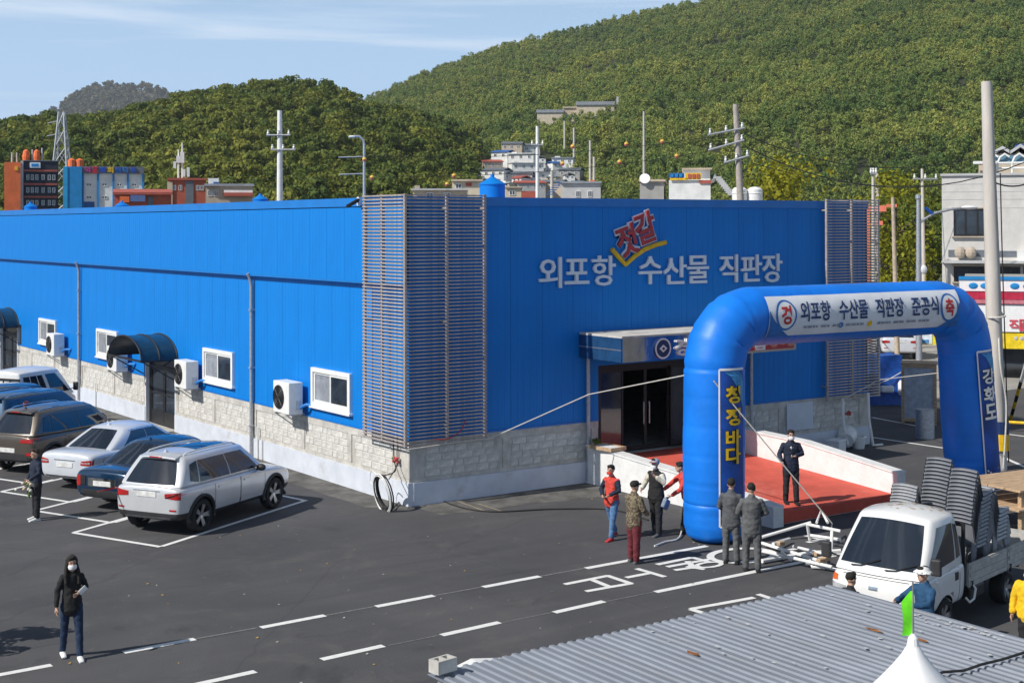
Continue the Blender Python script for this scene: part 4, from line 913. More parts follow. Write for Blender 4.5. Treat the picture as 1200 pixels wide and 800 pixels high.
for px, y, d, lab in ((755, 131, 330, 'lone grey pole on the wooded slope'), (692, 165, 240, 'thin pole on the slope above the grey block house'), (696.5, 184, 200, 'second thin pole just below the first on the slope'), (662, 142, 400, 'short pole just below the school'), (673, 150, 380, 'pole right of the short pole below the school'), (647, 200, 160, 'stubby brown pole behind the village houses'), (1029, 203, 95, 'faint pole behind the grille among trees')):
    pole(lab, px, y, d, .14+d*.0006)
# street lamps
def lamp(label, px, py, d, side, r=.09, name='street_lamp'):
    p = GD(px, 300, d); z = elev(py, d); t = thing(name, label, 'street lamp', (p.x, p.y, 0), -YAW)
    MB().tube([(0, 0, -.2), (0, 0, z*.6), (0, 0, z)], [r*1.2, r, r*.7], 10).build('shaft', M['galv'], t, smooth=True); return t, z
t, z = lamp('street lamp with a curved top and small flags above the left wall', 427, 169, 70, -1)
MB().tube([(0, 0, z), (-.05, 0, z+.25), (-.25, 0, z+.42), (-.5, 0, z+.42)], .06, 8).build('arm', M['galv'], t, smooth=True); MB().ell((-.6, 0, z+.4), (.2, .09, .06), 10, 6).build('lamp_head', M['white_plastic'], t, smooth=True)
for k, y in enumerate((184, 204)): MB().tube([(-1.3+.05*k, 0, elev(y, 70)), (0, 0, elev(y-1, 70))], .03, 6).build('crossarm', M['galv'], t)
t, z = lamp('grey street lamp with a blue banner bracket beside the white building', 1076.5, 234, 60, 1, .12)
MB().lathe([(.02, .2), (.13, .15), (.13, 0), (.05, -.05)], 10, 0, Matrix.Translation((0, 0, z))).build('cap', M['galv'], t); MB().tube([(0, 0, elev(262, 60)), (.7, 0, elev(251, 60)), (1.5, 0, elev(246, 60)), (2.0, 0, elev(245, 60))], .055, 8).build('arm', M['galv'], t, smooth=True); MB().ell((2.2, 0, elev(244.5, 60)), (.38, .14, .09), 10, 6).build('lamp_head', M['white_plastic'], t, smooth=True)
MB().prism([(.22, -.05, elev(245, 60)), (.33, -.05, elev(243.5, 60)), (.68, -.05, elev(251, 60)), (.55, -.05, elev(253.5, 60))], (0, .03, 0)).build('blue_flag', M['sack'], t)
MB().ell((.2, -.05, elev(317, 60)), (.16, .1, .2), 10, 6).build('lamp_box', M['white_plastic'], t)
# lattice transmission tower
p = GD(72.5, 300, 205); t = thing('transmission_tower', 'steel lattice pylon between the dark block and the blue building', 'pylon', (p.x, p.y, 0), -YAW)
zt = elev(130, 205); legs = [MB() for _ in range(4)]; lat = MB()
def lw(z): return 1.9*(1-z/zt)+.35
sg_ = [(-1, -1), (1, -1), (1, 1), (-1, 1)]
for k, (a, c) in enumerate(sg_): legs[k].tube([(a*lw(0), c*lw(0), 0), (a*lw(zt), c*lw(zt), zt)], .13, 5).build('leg', M['galv'], t)
for i in range(9):
    z0, z1 = zt*i/9, zt*(i+1)/9
    for k in range(4):
        a, c = sg_[k]; e, f_ = sg_[(k+1) % 4]
        lat.tube([(a*lw(z0), c*lw(z0), z0), (e*lw(z1), f_*lw(z1), z1)], .07, 4).tube([(e*lw(z0), f_*lw(z0), z0), (a*lw(z1), c*lw(z1), z1)], .07, 4)
kind(lat.build('bracing', M['galv'], t), 'stuff')
for y, l in ((143, 1.5), (158, 1.6)): MB().tube([(-l*1.0-.6, 0, elev(y, 205)), (0, 0, elev(y-1, 205)+.3), (l*.4, 0, elev(y, 205))], .09, 5).build('crossarm', M['galv'], t)
# wires and lanterns
def sagwire(label, a, b, sag, r=.018, name='overhead_wire', mat=None, n=14, group='overhead wires'):
    a, b = Vector(a), Vector(b); pts = [a.lerp(b, i/n)-Vector((0, 0, sag*4*(i/n)*(1-i/n))) for i in range(n+1)]
    return tag(MB().tube(pts, r, 5).build(name, mat or M['black'], smooth=True), label, 'wire', group)
sagwire('upper sagging wire from the leaning pole to the right', GD(872, 157, 70), GD(1260, 138, 70), 2.1, .022)
sagwire('middle sagging cable from the leaning pole to the right', GD(874, 172, 70), GD(1262, 160, 70), 2.3, .028)
sagwire('lower thin wire running right from the leaning pole', GD(875, 189, 70), GD(1105, 216, 74), .5, .014)
sagwire('wire running from the thick concrete pole down to the right edge', GD(1166, 214, 38.5), GD(1240, 188, 40), .35, .022)
sagwire('wire drooping down behind the grille poles', GD(1015, 300, 72), GD(1106, 308, 72), .5, .018)
sagwire('thin wire at the foot of the trees near the grille', GD(1023, 262, 72), GD(1104, 250, 75), .4, .014)
for k, (px, y) in enumerate(((820, 166), (812, 182))): sagwire('lantern wire reaching left from the leaning pole, '+('upper' if k == 0 else 'lower'), GD(862, (156, 172)[k], 70), GD(420, (182, 206)[k], 70), .5, .014)
M['lantern_y'] = mk('lantern_yellow', (.8, .52, .08), .6); M['lantern_r'] = mk('lantern_pink', (.7, .16, .14), .6)
lam = MB(); lam.lathe([(.01, .2), (.012, .11), (.03, .11), (.09, .08), (.115, .01), (.11, 0)], 12, 0).lathe([(.11, 0), (.1, -.04), (.07, -.09), (.03, -.1)], 12, 1)
lm_ = lam.mesh('paper_lantern', [M['lantern_y'], M['lantern_r']], True)
LANT = ['paper lantern upper left of the pair over the village', 'paper lantern lower left near the white village house', 'paper lantern on the upper wire above the grey block house', 'paper lantern on the lower wire above the grey block house', 'paper lantern highest and nearest to the leaning pole', 'paper lantern low on the wire nearest to the leaning pole', 'paper lantern hanging against the curved street lamp', 'paper lantern just right of the curved street lamp', 'paper lantern right above the long cream house roof', 'paper lantern touching the cream house roof edge']
for k, (px, y) in enumerate(((671, 172), (659, 192), (734, 169), (726, 190), (776, 166), (793, 183), (427, 187), (436, 208), (532, 206), (524, 216))):
    tag(put('paper_lantern', lm_, None, GD(px, y, 70)), LANT[k], 'lantern', 'paper lanterns on the wires')
# ------------------------------------------------------------------ inflatable arch
arch = thing('inflatable_arch', 'blue inflatable ceremonial arch with a white Korean banner over the ramp', 'arch', (3.55, -6.95, 0))
AL = Vector((3.53, -6.9, 0)); AR = Vector((11.76, -7.4, 0)); RAD = .66; HB = 4.78
adir = (AR-AL).normalized(); an = Vector((adir.y, -adir.x, 0))        # an faces the camera side
def apath():
    p = [(AL+Vector((0, 0, .02)), .46), (AL+Vector((0, 0, .12)), .6), (AL+Vector((0, 0, .34)), .66), (AL+Vector((0, 0, .8)), .665), (AL+Vector((0, 0, .83)), .645), (AL+Vector((0, 0, .86)), .665), (AL+Vector((0, 0, 2.2)), .675), (AL+Vector((.02, 0, 3.66)), .66), (AL+Vector((.02, 0, 3.7)), .635), (AL+Vector((.02, 0, 3.74)), .66)]
    c = AL+adir*1.02+Vector((0, 0, HB-1.0))
    for k, a in enumerate((0, 28, 30, 32, 58, 60, 62, 88, 90)):
        q = c-adir*1.0*cos(radians(a))+Vector((0, 0, 1.0*sin(radians(a)))); p.append((q, .63 if a in (30, 60) else .655))
    c2 = AR-adir*1.33+Vector((0, 0, HB-1.05))
    L = p[-1][0]; R_ = c2+Vector((0, 0, 1.05))
    for t in (.12, .3, .5, .7, .88): p.append((L.lerp(R_, t), .65))
    for a in (90, 62, 60, 58, 32, 30, 28, 0):
        q = c2+adir*1.03*cos(radians(a))+Vector((0, 0, 1.05*sin(radians(a)))); p.append((q, .62 if a in (30, 60) else .645))
    for z, r in ((3.2, .65), (2.0, .67), (.9, .66), (.4, .66), (.14, .6), (.02, .46)): p.append((AR+adir*(.3*(1-z/3.4)-.28)+Vector((0, 0, z)), r))
    return p
AP = apath()
M['arch'] = mk('arch_fabric', (.004, .19, .76), .46, 0, .08, .9, .5, 3.0, spec=.4)
M['arch_b'] = mk('arch_banner_blue', (.006, .07, .38), .45, 0, .25, 1.4)
# loft with a fixed frame: one ring vector is always the face normal 'an'
fine = []                                        # resample: sewn seams pinch the tube, and cloth puckers beside them
dist = 0; SEAM = .62
for (q0, r0), (q1, r1) in zip(AP, AP[1:]):
    n = max(1, int((q1-q0).length/.055))
    for i in range(n):
        t = i/n; d = dist+(q1-q0).length*t; s_ = abs((d/SEAM) % 1-.5)*2
        fine.append((q0.lerp(q1, t), (r0+(r1-r0)*t)*(1-.034*max(0, (s_-.86)/.14)**2)))
    dist += (q1-q0).length
fine.append(AP[-1]); AP = fine
pts = [q for q, _ in AP]; rings = []
NS = 40
for i, (q, r) in enumerate(AP):
    t = (pts[min(i+1, len(pts)-1)]-pts[max(0, i-1)]).normalized(); w = t.cross(an).normalized()
    rings.append([q-arch.location+(an*cos(2*pi*k/NS)+w*sin(2*pi*k/NS))*(r+.007*noise.noise(Vector((k*.45 if k < NS/2 else (NS-k)*.45, i*.16, 1)))-.004) for k in range(NS)])
MB().ring_loft(rings).build('tube', M['arch'], arch, smooth=50)
# banners laid round the tube
def wrap(name, mat, origin, axis, up, n, r, u0, u1, a0, a1, nu=24, na=10, off=.012, wave=0):
    """patch on a cylinder: u along axis, angle a from the face normal n towards up"""
    m = MB(); vs = []
    for i in range(nu+1):
        for j in range(na+1):
            u = u0+(u1-u0)*i/nu; a = a0+(a1-a0)*j/na; rr = r+off+wave*noise.noise((u*2.2, a*2.5, 3))
            vs.append(Vector(origin)+axis*u+(n*cos(a)+up*sin(a))*rr-arch.location)
    m.add(vs, [(i*(na+1)+j, (i+1)*(na+1)+j, (i+1)*(na+1)+j+1, i*(na+1)+j+1) for i in range(nu) for j in range(na)])
    return m.build(name, mat, arch, smooth=True)
def wraptext(body, h, w, origin, axis, up, n, r, u, a, mat, name, off=.02, bold=.02, parent=None, spacing=1):
    me = text_mesh(body, 1, 0, bold, spacing=spacing); ww, hh = center_mesh(me)
    bm = bmesh.new(); bm.from_mesh(me)
    for k in range(-5, 6): bmesh.ops.bisect_plane(bm, geom=bm.verts[:]+bm.edges[:]+bm.faces[:], plane_co=(0, hh*k/11, 0), plane_no=(0, 1, 0))
    for k in range(-8, 9): bmesh.ops.bisect_plane(bm, geom=bm.verts[:]+bm.edges[:]+bm.faces[:], plane_co=(ww*k/17, 0, 0), plane_no=(1, 0, 0))
    for v in bm.verts:
        x = v.co.x*w/ww; y = v.co.y*h/hh
        if axis.z > .5 or axis.z < -.5: aa = a+x/r; v.co = Vector(origin)+axis*(u+y)+(n*cos(aa)+up*sin(aa))*(r+off)-arch.location
        else: aa = a+y/r; v.co = Vector(origin)+axis*(u+x)+(n*cos(aa)+up*sin(aa))*(r+off)-arch.location
    bm.to_mesh(me); bm.free(); me.materials.clear(); me.materials.append(mat)
    return put(name, me, parent or arch)
Z = Vector((0, 0, 1))
c0 = AL+adir*1.02+Z*HB; blen = (AR-adir*1.33-AL-adir*1.02).length
RB = .662
A0, A1 = radians(-38), radians(42)
M['banner_w'] = mk('banner_white', (.74, .76, .8), .55, 0, .04, 2, .2, 3)
M['ink'] = mk('banner_ink_navy', (.012, .04, .15), .6); M['ink_red'] = mk('banner_ink_red', (.55, .03, .03), .6); M['ink_blue'] = mk('banner_ink_blue', (.02, .16, .5), .6); M['ink_grey'] = mk('banner_ink_grey', (.3, .32, .38), .7)
wrap('top_banner', M['banner_w'], c0, adir, Z, an, RB, -.02, blen+.1, A0, A1, 40, 12, .012, .012)
MID = radians(4)
for (ch, u) in (('경', .46), ('축', blen-.28)):
    n = 32
    def ovalpatch(rx, ry, mat, off, nm):
        vs = [Vector(c0)+adir*u+(an*cos(MID)+Z*sin(MID))*(RB+off)-arch.location]
        for rr in (.5, 1):
            for k in range(n):
                x, y = rx*rr*cos(2*pi*k/n), ry*rr*sin(2*pi*k/n); aa = MID+y/RB; vs.append(Vector(c0)+adir*(u+x)+(an*cos(aa)+Z*sin(aa))*(RB+off)-arch.location)
        fs = [(0, 1+k, 1+(k+1) % n) for k in range(n)]+[(1+k, 1+n+k, 1+n+(k+1) % n, 1+(k+1) % n) for k in range(n)]
        return MB().add(vs, fs).build(nm, mat, arch)
    ovalpatch(.30, .335, M['ink_blue'], .028, 'emblem_ring'); ovalpatch(.25, .285, M['white'], .033, 'emblem_disc')
    wraptext(ch, .4, .3, c0, adir, Z, an, RB, u, MID, M['ink_red'], 'letter', .04, .035)
# blue printed corners of the banner
for s_, u in ((1, -.01), (-1, blen+.09)):
    vs = []; fs = []
    for j in range(9):
        a = A0+(A1-A0)*.62*j/8; wdt = .62*(1-j/8)**1.6+.03
        for k in range(5): vs.append(Vector(c0)+adir*(u+s_*wdt*k/4)+(an*cos(a)+Z*sin(a))*(RB+.0245)-arch.location)
    fs = [(j*5+k, j*5+k+1, (j+1)*5+k+1, (j+1)*5+k) for j in range(8) for k in range(4)]
    MB().add(vs, fs).build('banner_corner', M['ink_blue'], arch)
u0 = .8
for wd, a, b in (('외포항', .78, 1.62), ('수산물', 1.86, 2.7), ('직판장', 2.94, 3.78), ('준공식', 4.02, 4.86)):
    k = (blen-1.4)/4.2
    wraptext(wd, .43, (b-a)*k, c0, adir, Z, an, RB, .88+((a+b)/2-.78)*k, radians(9), M['ink'], 'lettering', .032, .022)
# the line of fine print: too small to read in the photo, short ink runs with two small emblems
random.seed(4); fp = MB(); u = 1.0
while u < blen-1.0:
    l_ = random.uniform(.05, .16); a = radians(-20)
    if not (2.0 < u < 2.25 or 2.9 < u < 3.15):
        vs = [Vector(c0)+adir*(u+x)+(an*cos(a+y)+Z*sin(a+y))*(RB+.03)-arch.location for x, y in ((0, -.04), (l_, -.04), (l_, .04), (0, .04))]; fp.add(vs, [(0, 1, 2, 3)])
    u += l_+random.choice((.03, .03, .1))
kind(fp.build('fine_print', M['ink_grey'], arch), 'stuff')
for u, mt in ((2.12, M['ink_blue']), (3.02, M['yellow'])):
    a = radians(-20); MB().add([Vector(c0)+adir*(u+.07*cos(k))+(an*cos(a+.1*sin(k))+Z*sin(a+.1*sin(k)))*(RB+.031)-arch.location for k in [2*pi*i/10 for i in range(10)]], [tuple(range(10))]).build('small_emblem', mt, arch)
# leg banners: dark blue sheets with a pale hem, lettering one below the other
def legbanner(base, lean, acen, z0, z1, word, mat, sizes, n0, half):
    axis = (Z+lean).normalized(); side = axis.cross(n0).normalized() if False else n0.cross(axis)*-1
    side = side.normalized(); r = .672
    wrap('leg_banner', M['arch_b'], base, axis, side, n0, r, z0, z1, acen-half, acen+half, 30, 10, .012, .008)
    for (a_, b_, c_, d_) in ((z0, z1, acen-half-.03, acen-half+.02), (z1-.03, z1+.02, acen-half, acen+half), (z0-.02, z0+.02, acen-half, acen+half)): wrap('banner_hem', M['white'], base, axis, side, n0, r, a_, b_, c_, d_, 24, 6, .02)
    # wave shapes printed at the head of the sheet
    vs = []
    for j in range(9):
        t = j/8; zz = z1-.05-.75*t; a0_ = acen-half*.7+1.55*half*t**.6
        for k in range(3): vs.append(Vector(base)+axis*zz+(n0*cos(min(acen+half*.97, a0_+.22*k*(1-t)+.05*k))+side*sin(min(acen+half*.97, a0_+.22*k*(1-t)+.05*k)))*(r+.024)-arch.location)
    MB().add(vs, [(j*3+k, j*3+k+1, (j+1)*3+k+1, (j+1)*3+k) for j in range(8) for k in range(2)]).build('wave_print', mk('wave_print', (.05, .3, .62), .5), arch)
    for k, (ch, z) in enumerate(word):
        wraptext(ch, sizes[0]*1.05, sizes[1]*1.05, base, axis, side, n0, r, z, acen, M['black'], 'letter', .024, .075)
        wraptext(ch, sizes[0], sizes[1], base, axis, side, n0, r, z, acen, mat, 'letter', .032, .03)
    rr = random.Random(6); m = MB()
    for k in range(60):
        z = z0+.05+abs(rr.gauss(0, .22)); a = acen+half*.9-abs(rr.gauss(0, .3))*half if k % 2 else acen-half*.85+abs(rr.gauss(0, .25))*half; s_ = rr.uniform(.012, .04)
        m.add([Vector(base)+axis*(z+s_*sin(q))+(n0*cos(a+s_*cos(q)*1.4)+side*sin(a+s_*cos(q)*1.4))*(r+.026)-arch.location for q in (0, 1.26, 2.5, 3.77, 5)], [(0, 1, 2, 3, 4)])
    kind(m.build('foam_print', M['white'], arch), 'stuff')
view = (AL-CAM); view.z = 0; view.normalize(); front = -view
legbanner(AL, Vector((0, 0, 0)), radians(37), .42, 3.74, [('청', 3.2), ('정', 2.73), ('바', 2.28), ('다', 1.92)], M['yellow'], (.37, .38), front, radians(27))
lean = adir*(-.1)
legbanner(AR+adir*.02, lean, radians(43), .3, 3.72, [('강', 3.1), ('화', 2.66), ('도', 2.24)], M['white'], (.38, .42), front, radians(25))
# skids and rope collars
def rope(label, pts, r=.022, sag=0, mat=None, name='guy_rope', cat='rope'):
    P_ = [Vector(p) for p in pts]; out = []
    for a, b in zip(P_, P_[1:]):
        for i in range(12): out.append(a.lerp(b, i/12)-Z*sag*4*(i/12)*(1-i/12))
    out.append(P_[-1]); return tag(MB().tube(out, r, 6).build(name, mat or M['rope'], smooth=True), label, cat, )
rope('white guy rope from the left arch leg up to the corner grille', [AL+Z*3.55-an*.3-adir*.55, GY(690, 462, -1.4), (2.15, -.33, 1.5), (1.2, -.33, 1.49), (-.3, -.34, 1.44)], .014, .0)
rope('white guy rope from the left arch leg down to the frame heap', [AL+Z*3.5+front*.68, G(975, 636)+Z*.42, G(974, 640)+Z*.05], .015)
rope('white guy rope from the right arch leg to the far white pipe', [AR+Z*3.1-an*.66, (16.6, -.35, 2.0), (14.9, -.36, 1.5)], .014)
# ------------------------------------------------------------------ cars
def paint(name, c, metal=.35, rough=.28): return mk(name, c, rough, metal, .03, 2, coat=.8)
M['tail'] = mk('tail_lamp', (.42, .012, .012), .2, coat=.6); M['plate'] = mk('number_plate', (.72, .72, .7), .5); M['clad'] = mk('black_cladding', (.03, .03, .032), .6)
M['rim'] = mk('alloy', (.5, .51, .53), .3, .85); M['tyre'] = mk('tyre', (.018, .018, .018), .85); M['car_glass'] = mk('car_glass', (.012, .018, .028), .05, 0, .1, 2, spec=.9, coat=.4)
M['clear'] = mk('lamp_lens', (.55, .56, .58), .15, .3, coat=.5); M['chrome'] = mk('chrome', (.7, .7, .7), .12, 1); M['well'] = mk('wheel_well', (.01, .01, .01), .9)
def wheel_mesh(r, w=.22, spokes=5):
    ty = MB(); R90 = Matrix.Rotation(pi/2, 4, 'X')
    ty.lathe([(r*.66, -w/2), (r*.9, -w/2), (r*.985, -w*.36), (r, -w*.2), (r, w*.2), (r*.985, w*.36), (r*.9, w/2), (r*.66, w/2)], 26, 0, R90, False)
    rm_ = MB()
    rm_.lathe([(r*.68, -w*.48), (r*.7, -w*.3), (r*.7, w*.3), (r*.68, w*.48)], 26, 0, R90, False)
    for sgn in (-1, 1):
        rm_.lathe([(.001, sgn*w*.30), (r*.16, sgn*w*.36), (r*.17, sgn*w*.30)] if sgn > 0 else [(r*.17, sgn*w*.30), (r*.16, sgn*w*.36), (.001, sgn*w*.30)], 14, 0, R90)
        for k in range(spokes):
            a = 2*pi*k/spokes
            for da in (-.13, .13):
                Mx = Matrix.Rotation(a+da, 4, 'Y')
                rm_.add([Mx @ Vector(p) for p in ((r*.1, sgn*w*.33, -.03), (r*.1, sgn*w*.33, .03), (r*.69, sgn*w*.42, .022), (r*.69, sgn*w*.42, -.022), (r*.1, sgn*w*.22, -.03), (r*.1, sgn*w*.22, .03), (r*.69, sgn*w*.3, .022), (r*.69, sgn*w*.3, -.022))], [(0, 1, 2, 3), (0, 3, 7, 4), (1, 5, 6, 2)])
        rm_.lathe([(.001, sgn*w*.16), (r*.66, sgn*w*.16)], 20, 1, R90)
    return ty.mesh('tyre', M['tyre'], True), rm_.mesh('rim', [M['rim'], M['black']], True)
WH = {}
def wheels(root, spots, r, w=.22, spokes=5):
    k = (r, w, spokes)
    if k not in WH: WH[k] = wheel_mesh(r, w, spokes)
    for x, y in spots:
        t = put('wheel', WH[k][0], root, (x, y, r)); put('rim', WH[k][1], t)
def loft_body(st, root, mat, wells, rw, halfw, clad=None, cladmat=None, name='body', sub=2, dark_above=None):
    """st: stations (x, half width, z bottom, z shoulder, z top); closed smooth shell with real wheel wells cut in"""
    bm = bmesh.new(); rows = []
    for (x, w, zb, zs, zt) in st:
        sec = [(0, zb), (w*.8, zb), (w*.95, zb+.05), (w*.99, zb+(zs-zb)*.4), (w, zs-(zs-zb)*.12), (w*.975, zs), (w*.9, zt-.25*(zt-zs)), (w*.62, zt+.012), (0, zt+.03)]
        ring = [Vector((x, y, z)) for y, z in sec]+[Vector((x, -y, z)) for y, z in reversed(sec[1:-1])]
        rows.append([bm.verts.new(p) for p in ring])
    n = len(rows[0])
    for a, b in zip(rows, rows[1:]):
        for j in range(n): bm.faces.new((a[j], a[(j+1) % n], b[(j+1) % n], b[j]))
    bm.faces.new(list(reversed(rows[0]))); bm.faces.new(rows[-1])
    bmesh.ops.recalc_face_normals(bm, faces=bm.faces)
    me = bpy.data.meshes.new(name); bm.to_mesh(me); bm.free()
    o = bpy.data.objects.new(name, me); COL.objects.link(o)
    sm = o.modifiers.new('s', 'SUBSURF'); sm.levels = sub
    cut = []
    for x in wells:
        for sy in (-1, 1):
            c = MB(); c.cyl((x, sy*(halfw+.2), rw), (x, sy*(halfw-.34), rw), rw+.055, n=28); co = c.build('cutter', M['well']); cut.append(co)
            bo = o.modifiers.new('b', 'BOOLEAN'); bo.operation = 'DIFFERENCE'; bo.solver = 'EXACT'; bo.object = co
    dg = bpy.context.evaluated_depsgraph_get(); dg.update(); me2 = bpy.data.meshes.new_from_object(o.evaluated_get(dg))
    for c in cut: bpy.data.objects.remove(c)
    bpy.data.objects.remove(o)
    if clad:
        bm = bmesh.new(); bm.from_mesh(me2); bmesh.ops.bisect_plane(bm, geom=bm.verts[:]+bm.edges[:]+bm.faces[:], plane_co=(0, 0, clad), plane_no=(0, 0, 1)); bm.to_mesh(me2); bm.free()
    me2.name = name; me2.materials.clear(); me2.materials.append(mat); me2.materials.append(cladmat or M['clad']); me2.materials.append(M['well'])
    for p in me2.polygons:
        c = p.center; i = 0
        if clad and c.z < clad: i = 1
        for x in wells:
            if abs(c.y) < halfw-.02 and (c.x-x)**2+(c.z-rw)**2 < (rw+.07)**2 and p.normal.z < .9: 
                d = Vector((c.x-x, c.z-rw)); 
                if Vector((p.normal.x, p.normal.z)).dot(d) < -.3*d.length or abs(c.y) < halfw-.3: i = 2
        p.material_index = i
    me2.shade_smooth(); me2.set_sharp_from_angle(angle=radians(42))
    b = put(name, me2, root); bm = bmesh.new(); bm.from_mesh(me2); tree = BVHTree.FromBMesh(bm); bm.free()
    return b, tree
def decal(tree, pts, axis, off=.008, n=6, m=4, depth=3.0):
    """a raised patch that follows the shell: pts are 4 corners in the plane seen along 'axis'"""
    A, B, C_, D = [Vector(p) for p in pts]; ax = Vector(axis); vs = []; 
    for i in range(n+1):
        for j in range(m+1):
            u, v = i/n, j/m; p = A.lerp(B, u).lerp(D.lerp(C_, u), v)
            h = tree.ray_cast(p-ax*depth, ax)
            q = h[0] if h[0] else p
            vs.append(q-ax*off)
    k = len(vs); vs += [v+ax*(off+.01) for v in vs]; w = m+1; fs = []
    for i in range(n):
        for j in range(m):
            a = i*w+j; fs += [(a, a+w, a+w+1, a+1)]
    bd = [(i*w, (i+1)*w) for i in range(n)]+[((i+1)*w+m, i*w+m) for i in range(n)]+[(j+1, j) for j in range(m)]+[(n*w+j, n*w+j+1) for j in range(m)]
    fs += [(b, a, a+k, b+k) for a, b in bd]
    return MB().add(vs, fs)
class Cabin:
    """greenhouse: belt outline and roof outline with ruled sides; windows are panes let into the same faces"""
    def __init__(s, root, mat, xr0, xf0, xr1, xf1, zb, zr, wb, wr, wrr=None, crown_=.05, bulge=.03, roofmat=None, name='cabin', zbf=None):
        s.P = (xr0, xf0, xr1, xf1, zb, zr, wb, wr); s.bulge = bulge; s.crown = crown_; s.zbf = zb if zbf is None else zbf
        n, m = 8, 6; bm = bmesh.new()
        def grid(f, n, m):
            vs = [[bm.verts.new(f(i/n, j/m)) for j in range(m+1)] for i in range(n+1)]
            for i in range(n):
                for j in range(m): bm.faces.new((vs[i][j], vs[i+1][j], vs[i+1][j+1], vs[i][j+1]))
        for sy in (-1, 1): grid(lambda u, t: s.side(u, t, sy), n, m)
        grid(lambda u, t: s.end(u, t, 0), n, m); grid(lambda u, t: s.end(u, t, 1), n, m)
        grid(lambda u, v: s.roof(u, v), n, n)
        grid(lambda u, v: s.floor(u, v), n, n)
        bmesh.ops.remove_doubles(bm, verts=bm.verts, dist=.003); bmesh.ops.recalc_face_normals(bm, faces=bm.faces)
        ed = [e for e in bm.edges if len(e.link_faces) == 2 and e.calc_face_angle(0) > .45 and e.verts[0].co.z > zb-.01]
        bmesh.ops.bevel(bm, geom=ed, offset=.05, segments=3, affect='EDGES', profile=.5)
        me = bpy.data.meshes.new(name); bm.to_mesh(me); bm.free(); me.materials.append(mat); me.shade_smooth(); me.set_sharp_from_angle(angle=radians(50))
        s.o = put(name, me, root); s.root = root
    def belt(s, u): xr0, xf0, xr1, xf1, zb, zr, wb, wr = s.P; return zb+(s.zbf-zb)*u
    def side(s, u, t, sy, off=0):
        xr0, xf0, xr1, xf1, zb, zr, wb, wr = s.P
        x = (xr0+(xf0-xr0)*u)*(1-t)+(xr1+(xf1-xr1)*u)*t; z = s.belt(u)*(1-t)+(zr-.02*abs(2*u-1)**2)*t
        taper = 1-.06*(abs(2*u-1)**3)
        y = (wb*(1-t)+wr*t)*taper+s.bulge*sin(pi*t)+.012*sin(pi*u)
        return Vector((x, sy*(y+off), z))
    def end(s, v, t, f, off=0):
        a, b = s.side(f, t, -1), s.side(f, t, 1); p = a.lerp(b, v); c = .09*(1-(2*v-1)**2)*(1 if f else -1)
        return p+Vector((c+(off if f else -off), 0, off*.5+.05*t*(1-(2*v-1)**2)*s.crown/.05))
    def roof(s, u, v):
        a, b = s.side(u, 1, -1), s.side(u, 1, 1); p = a.lerp(b, v); e = s.end(v, 1, 0).x-s.side(0, 1, 1).x, s.end(v, 1, 1).x-s.side(1, 1, 1).x
        p.x += e[0]*(1-u)+e[1]*u; p.z += s.crown*(1-(2*v-1)**2)*(1+.9*(1-(2*u-1)**2)); return p
    def floor(s, u, v):
        a, b = s.side(u, 0, -1), s.side(u, 0, 1); p = a.lerp(b, v); p.x += (s.end(v, 0, 0).x-s.side(0, 0, 1).x)*(1-u)+(s.end(v, 0, 1).x-s.side(1, 0, 1).x)*u; return p
    def pane(s, name, f, quad, mat, n=10, m=5, parent=None):
        """quad: 4 (u, t) corners"""
        m_ = MB(); q = [Vector(p) for p in quad]; vs = []
        for i in range(n+1):
            for j in range(m+1):
                p = q[0].lerp(q[1], i/n).lerp(q[3].lerp(q[2], i/n), j/m); vs.append(f(p.x, p.y))
        m_.add(vs, [(i*(m+1)+j, (i+1)*(m+1)+j, (i+1)*(m+1)+j+1, i*(m+1)+j+1) for i in range(n) for j in range(m)])
        return m_.build(name, mat, parent or s.root, smooth=60)
